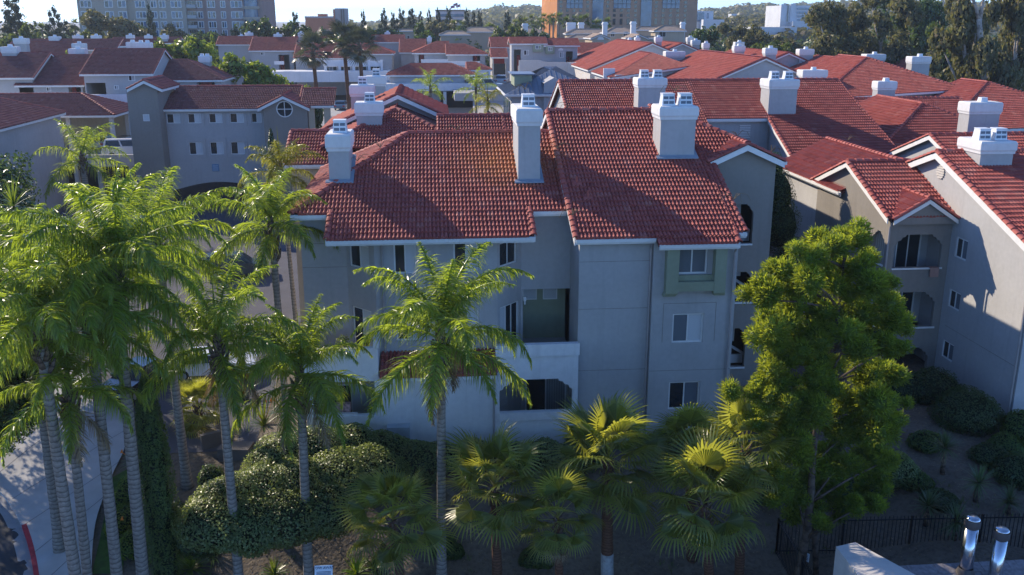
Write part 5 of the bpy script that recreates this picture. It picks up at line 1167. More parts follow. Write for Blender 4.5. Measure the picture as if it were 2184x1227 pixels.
def queen_palm(label, base, top, seed, L=3.3, nf=15, r0=.19, r1=.14, key='q', mat=None, group='feather palms in front of the buildings', boots=True, spear=True, droop=0, lean=0.0, low=None, n=115):
    r = random.Random(seed); base = Vector(base); top = Vector(top); mat = mat or PALM
    T = thing('feather_palm', label, 'palm tree', base, group)
    N = 26; pts = [base.lerp(top, i / (N - 1)) + Vector((math.sin(PI * i / (N - 1)) * lean, 0, 0)) for i in range(N)]
    m = MB(); rad = [(r0 + (r1 - r0) * (i / (N - 1)) + (.07 * max(0, 1 - i / 3))) * (1 + .03 * math.sin(i * 2.4)) for i in range(N)]; m.tube(pts, rad, 12)
    m.build('trunk', BARK, T, True)
    d = (top - base).normalized()
    if boots:
        b = MB()
        for k in range(16):
            a = k * 2.4; h = -1.15 + 1.3 * k / 16; o = top + d * h; v = Vector((math.cos(a), math.sin(a), 0))
            b.tube([o + v * r1 * .75, o + v * (r1 + .09) + Vector((0, 0, .18)), o + v * (r1 + .16 + .05 * r.random()) + Vector((0, 0, .42 + .15 * r.random()))], [.10, .085, .03], 5)
        b.build('leaf_base', BOOT, T)
    c = MB(); c.tube([top - d * .2, top + d * .5, top + d * 1.0], [r1 * 1.15, r1 * .95, .05], 8); c.build('crown_shaft', BOOT, T)
    fs = frond_set(key, mat, 3.4, n=n)
    for k in range(nf):
        t = k / (nf - 1); idx = [0, 1, 7, 2, 3, 4, 5, 6][min(7, int((t ** .8) * 7.99))]
        if low is not None: idx = min(idx, low)
        o = bpy.data.objects.new('frond', fs[idx]); COL.objects.link(o); o.parent = T
        hgt = .75 - .75 * t; o.location = (top - base) + d * hgt
        o.rotation_euler = (r.uniform(-.25, .25), r.uniform(-.12, .12) + droop, k * 2.399 + r.uniform(-.3, .3) + seed); s = L / 3.4 * r.uniform(.85, 1.12); o.scale = (s, s, s)
    if seed % 3 == 0:
        dm = FR.get('dry') or frond_mesh(-35, 2.4, 5, DRYL, n=70, arch=.9, name='dry_frond'); FR['dry'] = dm
        for k in range(2): o = bpy.data.objects.new('dry_frond', dm); COL.objects.link(o); o.parent = T; o.location = (top - base) - d * .25; o.rotation_euler = (0, r.uniform(0, .4), r.uniform(0, 6)); o.scale = (L / 3.6,) * 3
    if spear:
        b = MB(); b.tube([top + d * .6, top + d * 1.8, top + d * 2.6], [.03, .03, .004], 5); b.build('spear_leaf', mat, T)
    return T
def fan_mesh(seed, mat, R=1.0, ns=30, span=235, pet=1.05, droop=.6, name='fan_leaf'):
    """fan leaf: stalk along +x, pleated blade splitting into drooping fingers"""
    r = random.Random(seed); mb = MB()
    mb.tube([(0, 0, 0), (pet * .5, 0, .02), (pet, 0, -.03)], [.022, .017, .012], 5)
    for f in range(len(mb.r)): mb.r[f] = .95
    o = Vector((pet, 0, -.03)); half = math.radians(span) / 2
    prev = None
    for i in range(ns):
        a0, a1 = -half + 2 * half * i / ns, -half + 2 * half * (i + 1) / ns; am = (a0 + a1) / 2
        rl = R * (.72 + .28 * math.cos(am * .55)) * r.uniform(.92, 1.08)
        fold = .035
        def P(a, q, z=0): return o + Vector((math.cos(a) * q, math.sin(a) * q, z - .25 * (q / R) ** 2 * .5))
        s1 = rl * .55; rv = min(.9, max(.02, r.gauss(.45, .2)))
        A, Bm, C = P(a0, s1, -fold * .5), P(am, s1, fold), P(a1, s1, -fold * .5)
        mb.add([tuple(o), tuple(A), tuple(Bm), tuple(C)], [[0, 1, 2], [0, 2, 3]], rv)
        dv = Vector((math.cos(am), math.sin(am), -.15 + r.uniform(-.15, .1))).normalized(); sd = Vector((-math.sin(am), math.cos(am), 0)); q = (A + C) / 2; wd = (C - A).length * .5; V = []; seg = 3
        for k in range(seg + 1):
            t = k / seg; ww = wd * (1 - t) ** .8 + .002; V += [tuple(q - sd * ww), tuple(q + sd * ww)]
            dv = (dv + Vector((0, 0, -droop * (.4 + t) * r.uniform(.7, 1.3)))).normalized(); q = q + dv * (rl * .62 / seg)
        mb.add(V, [[2 * k, 2 * k + 1, 2 * k + 3, 2 * k + 2] for k in range(seg)], min(1, rv + .15))
    return mb.mesh(name, mat)
def fan_set(key, mat, **k):
    if key not in FR: FR[key] = [fan_mesh(i * 5 + 1, mat, droop=d, **k) for i, d in enumerate((.08, .14, .38, .6, .22))]
    return FR[key]
def fan_palm(label, base, top, seed, s=1.0, nl=26, r0=.2, key='fan', mat=None, group='fan palms on the bank', paint=0, dead=6, **k):
    r = random.Random(seed); base = Vector(base); top = Vector(top); T = thing('fan_palm', label, 'palm tree', base, group); d = (top - base).normalized(); L = (top - base).length
    m = MB(); N = 14; m.tube([base.lerp(top, i / (N - 1)) for i in range(N)], [r0 * (1.15 - .25 * i / (N - 1)) * (1 + .05 * math.sin(i * 2)) for i in range(N)], 11); m.build('trunk', BARKF, T, True)
    if paint: p = MB(); p.tube([base - d * .05, base + d * paint], [r0 * 1.2, r0 * 1.17], 11); p.build('painted_base', WPNT, T, True)
    b = MB()
    for kk in range(22):
        a = kk * 2.4; o = top + d * (-.9 + kk * .045); v = Vector((math.cos(a), math.sin(a), 0)); b.tube([o + v * r0 * .7, o + v * (r0 + .1) + Vector((0, 0, .25))], [.07, .025], 4)
    b.build('leaf_base', BOOT, T)
    fs = fan_set(key, mat or FANL, **k)
    for i in range(nl):
        t = i / (nl - 1); el = math.radians(82 - 112 * t ** .95 + r.uniform(-9, 9)); o = bpy.data.objects.new('fan_leaf', fs[(i * 2 + seed) % 5 if t < .7 else 2 + i % 3]); COL.objects.link(o); o.parent = T
        o.location = (top - base) + d * (.25 - .45 * t); o.rotation_mode = 'XYZ'; o.rotation_euler = (r.uniform(-.4, .4), -el, i * 2.399 + seed); q = s * r.uniform(.82, 1.15); o.scale = (q, q, q)
    ds = fan_set('dead', DRYL, R=.7, ns=22, span=150, pet=.7)
    for i in range(dead):
        o = bpy.data.objects.new('dry_fan_leaf', ds[i % 5]); COL.objects.link(o); o.parent = T; o.location = (top - base) - d * .4; o.rotation_euler = (r.uniform(-.5, .5), math.radians(r.uniform(48, 75)), i * 2.4 + seed * 1.3); o.scale = (s * .9,) * 3
    return T
# px of trunk foot (below the frame where it leaves the picture), depth, px of crown base
QP = [('tall feather palm standing alone in front of the middle of the nearest building', (942, 1260), 30.3, (941, 735), 21, 3.9, 21, .19, .0),
      ('feather palm in front of the left patio with shaggy leaf bases under its crown', (659, 1260), 30.3, (641, 820), 33, 3.5, 22, .19, .0),
      ('slim feather palm between the round hedge and the cypress', (512, 1260), 29.6, (466, 750), 45, 3.4, 23, .18, .0),
      ('tallest feather palm of the left clump with thick leaning trunk', (305, 1260), 29.0, (246, 590), 52, 3.9, 29, .22, .0),
      ('feather palm right of the forked-looking trunk, its bark tan and ringed', (250, 1260), 28.4, (193, 690), 64, 3.3, 24, .2, .0),
      ('feather palm with ragged brown leaf bases halfway down, second trunk from the left', (184, 1260), 27.8, (148, 850), 75, 3.0, 20, .17, .0),
      ('leftmost leaning feather palm trunk beside the pavement', (166, 1260), 27.0, (84, 715), 86, 3.4, 24, .2, .0)]
for lab, pb, Y, pt, sd, L, nf, r0, ln in QP:
    b = at(*pb, Y=Y); t = at(*pt, Y=Y + .4); queen_palm(lab, (b.x, b.y, gz(b.x, b.y) - .1), t, sd, L, nf, r0, r0 * .75, lean=ln)
b = at(110, 1050, Y=33.5); t = at(55, 600, Y=34); queen_palm('feather palm farthest left, its crown against the dark edge tree', (b.x, b.y, gz(b.x, b.y)), t, 61, 3.6, 24, .2, .15)
g_ = onground(400, 1040); t = at(338, 540, Y=g_.y + .2); queen_palm('feather palm behind the cypress with a straight grey trunk', (g_.x, g_.y, g_.z - .1), t, 91, 3.8, 21, .2, .15)
g_ = onground(615, 925); t = at(580, 500, Y=g_.y); queen_palm('feather palm with sunlit tan trunk beside the corner of the nearest building', (g_.x, g_.y, g_.z - .1), t, 13, 3.3, 18, .18, .14)
t = at(601, 382, Y=47); queen_palm('yellow-green drooping feather palm by the left end of the nearest roof', (t.x + .3, 47, 0), t, 17, 2.4, 16, .13, .1, 'qy', PALMY, droop=.15, boots=False)
t = at(176, 345, Y=84); queen_palm('lone feather palm against the big plain wall on the left', (t.x, 84, 0), t, 23, 5.2, 12, .3, .24, 'qf', None, droop=.1, n=70)
for lab, px, py, Y, sd in (('small dark feather palm left of the parked silver car', 918, 195, 118, 3), ('small dark feather palm right in front of the parked silver car', 1015, 195, 118, 5)):
    t = at(px, py, Y=Y); queen_palm(lab, (t.x, Y, 0), t, sd, 3.2, 11, .2, .16, 'qf', None, n=70, boots=False, group='small feather palms by the parking building')
t = at(1040, 228, Y=96); queen_palm('bright yellow feather palm behind the nearest ridge', (t.x, 96, 0), t, 9, 2.6, 11, .15, .12, 'qyf', PALMY, n=70, boots=False, droop=.15)
FP = [('fan palm at the bottom of the bank right of the notice board', (866, 1270), 28.3, (838, 1110), 3, .9, 20, .15, 0),
      ('fan palm beside the lone feather palm trunk on the bank', (1062, 1270), 29.4, (1056, 1040), 7, 1.0, 22, .17, .5),
      ('smaller fan palm between its two taller neighbours on the bank', (1196, 1280), 28.2, (1190, 1110), 11, .85, 19, .13, 0),
      ('tallest fan palm of the bank with brick-red trunk and painted foot', (1295, 1250), 30.0, (1296, 985), 13, 1.15, 25, .2, .9),
      ('broad fan palm in front of the yellow-green conifer', (1525, 1260), 27.8, (1500, 1075), 17, 1.1, 23, .17, .5),
      ('sunlit fan palm with yellow leaves touching the conifer', (1580, 1200), 28.8, (1588, 965), 19, 1.0, 22, .16, 0),
      ('dark fan palm close to the wall below the lowest window', (1480, 1120), 31.0, (1470, 965), 23, .85, 21, .17, 0)]
for lab, pb, Y, pt, sd, s, nl, r0, pa in FP:
    b = at(*pb, Y=Y); t = at(*pt, Y=Y); fan_palm(lab, (b.x, b.y, gz(b.x, b.y) - .1), t, sd, s, nl, r0, paint=pa + (.55 if pa else 0))
for lab, px, py, Y, sd in (('grey-green fan palm with brown skirt left of the other two in the middle distance', 667, 112, 150, 2), ('tall fan palm in the middle of the three far palms', 733, 88, 152, 4), ('fan palm right of its tall twin in the middle distance', 766, 100, 150, 6)):
    t = at(px, py, Y=Y); fan_palm(lab, (t.x + .5, Y, 2), t, sd, 1.65, 24, .3, 'fanfar', leafmat('far_fan_leaf', [(.05, .06, .035), (.08, .09, .05), (.12, .12, .07)], (.15, .16, .05), .2) if 'far_fan_leaf' not in MATS else MATS['far_fan_leaf'], group='fan palms in the middle distance', dead=12, ns=24)
# ------------------------------------------------------------------ shrubs, hedges and trees
def leaf_cloud(name, P, Nn, size, aspect, mat, parent, var=None, world=True, seed=1, fold=.25, **kw):
    """many small leaf quads at points P with normals Nn (numpy arrays)"""
    rg = np.random.default_rng(seed); n = len(P)
    a = rg.normal(size=(n, 3)); a -= Nn * (a * Nn).sum(1, keepdims=True); a /= np.linalg.norm(a, axis=1, keepdims=True) + 1e-9
    b = np.cross(Nn, a); s = (size * rg.uniform(.7, 1.3, n))[:, None]
    V = np.stack([P - a * s * .5, P + b * s * aspect * .5 + Nn * s * fold, P + a * s * .5, P - b * s * aspect * .5 + Nn * s * fold], 1).reshape(-1, 3)
    me = bpy.data.meshes.new(name); me.vertices.add(4 * n); me.vertices.foreach_set('co', V.ravel()); me.loops.add(4 * n); me.loops.foreach_set('vertex_index', np.arange(4 * n, dtype=np.int32))
    me.polygons.add(n); me.polygons.foreach_set('loop_start', np.arange(0, 4 * n, 4, dtype=np.int32)); me.polygons.foreach_set('loop_total', np.full(n, 4, dtype=np.int32))
    at_ = me.attributes.new('var', 'FLOAT', 'FACE'); v = rg.random(n) if var is None else np.clip(var + rg.normal(0, .18, n), 0, 1); at_.data.foreach_set('value', v.astype(np.float32))
    me.materials.append(mat); me.update(calc_edges=True); me.validate()
    if name is None or parent == 'mesh': return me
    return tag(link(name, me, parent, world), **kw)
def blob_points(blobs, n, seed, shell=.82, jit=.35, lump=.12):
    """points on the union surface of ellipsoids (cx,cy,cz,rx,ry,rz)"""
    rg = np.random.default_rng(seed); B = np.array(blobs, float); ar = (B[:, 3] * B[:, 4] + B[:, 4] * B[:, 5] + B[:, 3] * B[:, 5]); k = rg.choice(len(B), int(n * 1.9), p=ar / ar.sum())
    d = rg.normal(size=(len(k), 3)); d /= np.linalg.norm(d, axis=1, keepdims=True)
    ph = np.sin(d * 5 + B[k, :3] * 1.7).sum(1, keepdims=True) * lump / 2
    r = rg.uniform(shell, 1.04, (len(k), 1)) + ph
    P = B[k, :3] + d * B[k, 3:] * r; N = d / B[k, 3:]; N /= np.linalg.norm(N, axis=1, keepdims=True)
    inside = np.zeros(len(P), bool)
    for j, b in enumerate(B): q = ((P - b[:3]) / b[3:]); inside |= ((q * q).sum(1) < .6) & (k != j)
    P, N = P[~inside][:n], N[~inside][:n]
    N = N + rg.normal(0, jit, N.shape) + np.array([0, 0, .15]); N /= np.linalg.norm(N, axis=1, keepdims=True)
    return P, N
def core(blobs, f, mat, parent, name='light_block_core'):  # solid dark ellipsoids added inside the foliage to block light
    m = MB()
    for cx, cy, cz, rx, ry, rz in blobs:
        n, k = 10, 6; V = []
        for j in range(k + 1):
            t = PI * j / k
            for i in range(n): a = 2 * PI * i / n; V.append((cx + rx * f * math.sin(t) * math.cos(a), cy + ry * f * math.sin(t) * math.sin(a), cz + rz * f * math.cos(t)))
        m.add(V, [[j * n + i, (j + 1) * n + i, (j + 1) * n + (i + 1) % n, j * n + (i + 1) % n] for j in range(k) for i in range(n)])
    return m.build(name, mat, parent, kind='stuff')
INN = plain('light_block_dark', (.02, .028, .012), .95, .05)  # near-black, for the solid cores that block light inside foliage
def bush(label, blobs, n, size, mat, seed, cat='shrub', name='shrub', asp=.55, group=None, f=.86):
    b0 = blobs[0]; T = thing(name, label, cat, (b0[0], b0[1], b0[2] - b0[5]), group)
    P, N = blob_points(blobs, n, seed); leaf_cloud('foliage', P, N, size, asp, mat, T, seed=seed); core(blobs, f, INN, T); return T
def gb(px, py, rx, ry, rz, up=.55):
    q = onground(px, py); return (q.x, q.y, q.z + rz * up, rx, ry, rz)
def ab(px, py, Y, rx, ry=None, rz=None): q = at(px, py, Y=Y); return (q.x, q.y, q.z, rx, ry or rx, rz or rx)
bush('big rounded light green hedge mound behind the slim palm trunks', [ab(px_, py_, Y_, 1.45, 1.4, 1.0) for px_, py_, Y_ in ((470, 1115, 30.2), (540, 1120, 30.2), (615, 1105, 30.5), (690, 1085, 31), (500, 1070, 31.2), (570, 1050, 31.7), (645, 1035, 32), (720, 1020, 32.3), (790, 1015, 32.7), (600, 990, 33.4), (670, 968, 34.1), (745, 962, 34.6), (820, 975, 34.7), (870, 990, 34.6))], 60000, .095, HEDG, 4, 'hedge', 'hedge', f=.84)
bush('low clipped hedge running along the foot of the white patio wall', [ab(740, 950, 35.9, .8, .7, .85)] + [ab(860 + i * 75, 968 + (i % 2) * 6, 35.3, 1.05, .8, .62) for i in range(6)], 14000, .115, HEDG, 8, 'hedge', 'hedge', f=.88)
for lab, bl, n, m, sd in (('dark rounded shrub against the corner of the right-hand building', [gb(2060, 905, 1.5, 1.3, 1.0)], 7000, DKGR, 11), ('dark clipped shrub below the lowest right-hand balcony', [gb(1985, 850, 1.4, 1.2, .9), gb(1935, 850, 1.0, 1, .8)], 6500, DKGR, 12),
        ('pale blue-green round shrub behind the iron fence', [gb(1905, 1025, .95, .85, .75)], 5000, HEDG, 13), ('leafy shrub at the right edge by the downpipe', [gb(2180, 935, .9, .9, .8)], 4500, MIDG, 14), ('dark shrub on the slope at the right edge', [gb(2165, 1025, 1.0, .9, .7)], 3500, DKGR, 15),
        ('low dark ground shrub under the conifer', [gb(1640, 1060, .9, .8, .5)], 3000, DKGR, 16), ('small yellow-green shrub beside the tall yucca', [gb(1975, 955, .8, .7, .45)], 2500, MIDG, 17), ('dark tall shrub in the gap beside the stair tower', [ab(1655, 420, 50, 1.0, 1.0, 1.6), ab(1660, 480, 50, 1.2, 1.1, 1.5), ab(1650, 360, 50.5, .6, .6, .9)], 7000, DKGR, 18),
        ('rounded dark shrub tops below the gap window', [ab(1700, 560, 47, 1.3, 1.2, 1.2), ab(1640, 600, 46, 1.2, 1.0, 1.4)], 7000, DKGR, 19)):
    bush(lab, bl, n, .09, m, sd)
# yellow-green clumped conifer
def tuft_mesh(seed, R=.4, n=420, L=.16):
    r = random.Random(seed); m = MB()
    for i in range(n):
        d = Vector((r.gauss(0, 1), r.gauss(0, 1), r.gauss(.25, 1))).normalized(); p = d * R * r.uniform(.62, .98) * (1 + .22 * math.sin(d.x * 7 + seed) * math.sin(d.y * 6 + d.z * 5))
        dv = (d + Vector((r.gauss(0, .5), r.gauss(0, .5), r.gauss(.25, .4)))).normalized(); sd = dv.cross(Vector((r.gauss(0, 1), r.gauss(0, 1), r.gauss(0, 1)))).normalized()
        t = dv * L * r.uniform(.7, 1.2); w = sd * .017
        m.add([tuple(p - w), tuple(p + w), tuple(p + t * .6 + w * .9), tuple(p + t), tuple(p + t * .6 - w * .9)], [[0, 1, 2, 3, 4]], min(1, max(0, .35 + .4 * d.z + r.gauss(0, .2))))
    n_, k = 8, 5; V = []; f = R * .66
    for j in range(k + 1):
        t = PI * j / k
        for i in range(n_): a = 2 * PI * i / n_; V.append((f * math.sin(t) * math.cos(a), f * math.sin(t) * math.sin(a), f * math.cos(t)))
    m.add(V, [[j * n_ + i, (j + 1) * n_ + i, (j + 1) * n_ + (i + 1) % n_, j * n_ + (i + 1) % n_] for j in range(k) for i in range(n_)], .02)
    return m.mesh('foliage_clump', YELF)
def conifer():
    b = at(1708, 1140, Y=28.9); zb = gz(b.x, b.y); T = thing('conifer_tree', 'tall yellow-green conifer with clumped foliage in front of the gap between the buildings', 'tree', (b.x, b.y, zb)); r = random.Random(5)
    tufts = [tuft_mesh(i) for i in range(5)]
    top = at(1800, 540, Y=29.0); m = MB(); pts = [Vector((b.x, b.y, zb - .1)).lerp(top, i / 9) + Vector((math.sin(i) * .08, math.cos(i * 1.3) * .08, 0)) for i in range(10)]; m.tube(pts, [.17 - .015 * i for i in range(10)], 9); m.build('trunk', WOOD, T, True)
    b2 = at(1752, 1150, Y=29.2); m = MB(); p2 = [Vector((b2.x, b2.y, gz(b2.x, b2.y) - .1)).lerp(at(1720, 640, Y=29.4), i / 7) for i in range(8)]; m.tube(p2, [.12 - .012 * i for i in range(8)], 8); m.build('trunk', WOOD, T, True)
    BL = [(1812, 520, 42), (1765, 535, 38), (1725, 545, 30), (1850, 545, 30), (1640, 575, 28), (1680, 590, 42), (1730, 600, 45), (1790, 600, 48), (1850, 600, 36), (1885, 615, 28), (1625, 640, 34), (1670, 660, 46), (1725, 665, 48), (1785, 665, 50), (1840, 670, 46), (1895, 665, 38), (1925, 690, 22), (1640, 715, 42), (1690, 730, 48), (1745, 735, 48), (1805, 735, 50), (1865, 735, 46), (1905, 740, 28), (1660, 780, 34), (1720, 790, 44), (1780, 795, 48), (1840, 795, 46), (1895, 800, 32), (1590, 835, 26), (1630, 830, 36), (1680, 850, 44), (1740, 855, 46), (1800, 860, 46), (1860, 860, 44), (1910, 850, 30), (1640, 880, 30), (1700, 910, 42), (1760, 915, 44), (1820, 920, 44), (1880, 915, 36), (1690, 970, 34), (1745, 975, 40), (1805, 980, 40), (1865, 975, 32), (1720, 1025, 26), (1775, 1035, 34), (1835, 1035, 28), (1740, 1075, 20), (1790, 1085, 22), (1560, 835, 16), (1650, 940, 30), (1670, 1010, 26), (1885, 985, 28), (1870, 1030, 24), (1700, 1060, 22), (1830, 1085, 20), (1610, 900, 20), (1690, 1095, 20), (1760, 1115, 20), (1655, 1055, 20), (1860, 1070, 22)]
    for i, (px, py, rp) in enumerate(BL):
        depth = 28.9 + r.uniform(-1.0, 1.1); c = at(px, py, Y=depth); R = rp / FPX * 33.5
        q = pts[min(9, max(1, int((c.z - zb) / (top.z - zb) * 9)))] 
        if i % 2 == 0: l = MB(); md = q.lerp(c, .5) + Vector((0, 0, -.15)); l.tube([q - Vector((0, 0, .5)), md, c], [.05, .04, .02], 6); l.build('limb', WOOD, T, True)
        for k in range(6 if rp > 30 else 4):
            d = Vector((r.gauss(0, 1), r.gauss(0, 1), r.gauss(0, .8))).normalized() * R * r.uniform(.35, .95)
            o = bpy.data.objects.new('foliage_clump', tufts[(i + k) % 5]); COL.objects.link(o); o.parent = T; o.location = c + d - Vector((b.x, b.y, zb)); s = r.uniform(.75, 1.2) * (1 if rp > 30 else .75); o.scale = (s, s, s * r.uniform(.8, 1)); o.rotation_euler = (r.uniform(-.5, .5), r.uniform(-.5, .5), r.uniform(0, 6))
    return T
conifer()
# cypress column
def cypress(label, px0, py0, py1, wpx, Y, seed, n=16000, mat=None, leaf=.09):
    q = at(px0, py1, Y=Y); t = at(px0, py0, Y=Y); z0 = gz(q.x, Y); H = t.z - z0; R = wpx / FPX * Y * 1.1 / 2
    T = thing('cypress_tree', label, 'tree', (q.x, Y, z0), 'columnar cypresses'); rg = np.random.default_rng(seed)
    u = rg.random(n) ** .8; a = rg.random(n) * 2 * PI; rr = R * np.clip(np.minimum(1, u * 5), 0, 1) ** .5 * np.clip((1 - u) * 3.2, 0, 1) ** .6 * (1 + .16 * np.sin(a * 5 + u * 14) + .1 * np.sin(a * 9 - u * 31)); rr *= rg.uniform(.8, 1.05, n)
    P = np.stack([q.x + rr * np.cos(a), Y + rr * np.sin(a), z0 + u * H], 1); N = np.stack([np.cos(a), np.sin(a), .5 + 0 * a], 1) + rg.normal(0, .35, (n, 3)); N /= np.linalg.norm(N, axis=1, keepdims=True)
    leaf_cloud('foliage', P, N, leaf, .5, mat or DKGR, T, seed=seed)
    m = MB(); m.tube([(q.x, Y, z0 - .1), (q.x, Y, z0 + H * .1), (q.x, Y, z0 + H * .75), (q.x, Y, z0 + H * .96)], [R * .3, R * .75, R * .72, .05], 10); m.build('trunk', INN, T); return T  # dark tube widens to fill the column as its core
cypress('tall dark cypress column between the left palm trunks', 345, 800, 1145, 66, 30.6, 3, mat=MIDG)
cypress('slender far cypress against the dark tower wall', 582, 275, 350, 15, 88, 5, 2500, leaf=.2)
# spiky plants: yuccas, strap leaves, bird of paradise
def spiky(label, base, stem, L, n, w, mat, seed, name='yucca', cat='plant', el=(-30, 85), dro=.25, group=None, flowers=0, skirt=False):
    r = random.Random(seed); base = Vector(base); T = thing(name, label, cat, base, group); m = MB(); top = base + Vector((r.uniform(-.1, .1), 0, stem))
    if stem > .1: s = MB(); s.tube([base - Vector((0, 0, .1)), (base + top) / 2, top], [.10, .09, .08], 8); s.build('stem', BOOT, T, True)
    for i in range(n):
        a = i * 2.399; e = math.radians(el[0] + (el[1] - el[0]) * r.random()); d = Vector((math.cos(a) * math.cos(e), math.sin(a) * math.cos(e), math.sin(e))); sd = d.cross(Vector((0, 0, 1))).normalized() if abs(d.z) < .98 else Vector((1, 0, 0))
        blade(m, top + d * .03, d, sd, L * r.uniform(.75, 1.1), w, dro * r.uniform(.5, 1.5), min(1, max(0, r.gauss(.5, .25))), 3)
    m.build('leaf_rosette', mat, T)
    if skirt:
        k = MB()
        for i in range(40): a = i * 2.4; d = Vector((math.cos(a) * .5, math.sin(a) * .5, -.8)); blade(k, top - Vector((0, 0, .05 + .4 * r.random())), d, d.cross(Vector((0, 0, 1))).normalized(), .4, .03, .2, r.random(), 2)
        k.build('dry_skirt', DRYL, T)
    for i in range(flowers):
        p = top + Vector((r.uniform(-.5, .5), r.uniform(-.5, .5), L * r.uniform(.7, 1.0))); f = MB(); f.tube([top + Vector((0, 0, .1)), p], [.012, .01], 4); f.frus(p.x - .1, p.x + .02, p.y - .03, p.y + .03, p.z, p.x - .02, p.x + .0, p.y - .01, p.y + .01, p.z + .16); f.build('flower', MATS.get('orange_flower') or plain('orange_flower', (.75, .22, .02), .5), T)
    return T
for i_, (px_, py_, r_, m_, lab_) in enumerate(((2110, 985, .7, DKGR, 'low dark shrub between the yuccas on the right slope'), (2140, 960, .6, MIDG, 'small green shrub beside the downpipe corner'), (1945, 1035, .6, MIDG, 'low green shrub right of the pale round shrub'), (1830, 1060, .7, DKGR, 'dark shrub at the conifer foot near the fence'), (2000, 1080, .6, DKGR, 'dark low shrub behind the fence near the yuccas'), (1560, 990, .8, DKGR, 'dark shrub behind the sunlit fan palm'), (1430, 960, .8, DKGR, 'dark shrub under the lowest window of the nearest building'), (1250, 955, .8, HEDG, 'pale clipped shrub at the right end of the patio hedge'), (950, 1180, .5, MIDG, 'small leafy plant beside the lone palm trunk'), (1140, 1200, .5, MIDG, 'small leafy plant between two fan palm trunks'))): bush(lab_, [gb(px_, py_, r_ * 1.1, r_, r_ * .75), gb(px_ + 22, py_ + 4, r_ * .7, r_ * .7, r_ * .55)], 3200, .085, m_, 70 + i_)
YUC = leafmat('yucca_leaf', [(.05, .09, .03), (.08, .13, .05), (.12, .17, .07)], (.2, .28, .07), .2, .4, .5)
for lab, px, py, st, L, sd in (('tall yucca with a dry skirt on the slope by the right-hand building', 2010, 1010, 1.15, .8, 3), ('yucca right of the taller one on the slope', 2080, 1070, .8, .8, 5), ('short yucca at the right edge above the metal flues', 2150, 1095, .5, .7, 7), ('dark yucca clump behind the fence, left of the metal flues', 2035, 1150, .7, .85, 9), ('dark yucca behind the fence rail left of its clumped neighbour', 1975, 1120, .8, .8, 11)):
    q = onground(px, py); spiky(lab, q, st, L, 90, .045, YUC, sd, skirt=st > .75, group='yuccas on the right slope')
STRAP = leafmat('strap_leaf', [(.05, .10, .02), (.08, .14, .03), (.13, .18, .03)], (.32, .4, .04), .35, .35, .6)
for i, (px, py, L, n, m, fl, lab) in enumerate(((560, 910, 1.3, 70, STRAP, 3, 'bird-of-paradise clump left of the white patio'), (520, 850, 1.5, 70, STRAP, 2, 'tall bird-of-paradise clump behind the slim palm'), (600, 880, 1.0, 60, STRAP, 1, 'strap-leaved clump by the sunlit palm trunk'), (285, 990, .8, 60, STRAP, 2, 'orange-flowering clump beside the white sign slab'), (262, 1130, .7, 60, STRAP, 2, 'orange-flowering clump at the edge of the lawn'),
        (410, 1215, 1.0, 120, BRITE, 0, 'bright yellow-green bushy plant at the bottom edge left of centre'), (365, 1225, .9, 90, BRITE, 0, 'bright strap-leaved plant left of its bushy neighbour at the bottom edge'), (455, 1190, .9, 80, STRAP, 0, 'strap-leaved plant behind the bright bushy plant'), (590, 1235, .7, 60, STRAP, 0, 'low leafy plant left of the notice board'), (760, 1240, .8, 70, BRITE, 0, 'low bright plant right of the notice board'), (800, 1215, .8, 60, STRAP, 0, 'leafy plant under the leftmost fan palm'), (300, 1180, .7, 70, STRAP, 1, 'flowering clump between two leaning palm trunks'), (340, 1150, .6, 60, MIDG, 0, 'low leafy clump at the foot of the cypress'))):
    q = onground(px, min(py, 1226)); spiky(lab, (q.x, q.y, gz(q.x, q.y)), 0, L, n, .06, m, i + 20, 'strap_plant', 'plant', (15, 88), .55, flowers=fl)
q = onground(425, 905); fan_palm('young fan palm behind the dark planter walls', (q.x, q.y, q.z), (q.x, q.y, q.z + .9), 31, .75, 26, .14, group='young palms', dead=0)
bush('ivy-like ground cover with yellow tips along the lawn edge', [gb(275, 1060, .55, 1.6, .45), gb(262, 1120, .6, 1.2, .4), gb(290, 1170, .6, .9, .4)], 7000, .09, BRITE, 33, 'ground cover', 'ground_cover')
bush('small round flowering shrub between the palm trunks at the bottom left', [gb(350, 1190, .55, .5, .5), gb(335, 1150, .45, .4, .4)], 3500, .08, HEDG, 34)
bush('dark leafy shrub at the foot of the cypress', [gb(375, 1130, .7, .6, .75), gb(400, 1160, .7, .6, .7)], 4500, .09, DKGR, 35)
bush('dark shrub mass between the planter walls and the hedge', [ab(450, 1020, 33, .5, .5, .5), ab(425, 1150, 30.3, .8, .7, .7)], 3500, .09, DKGR, 36)
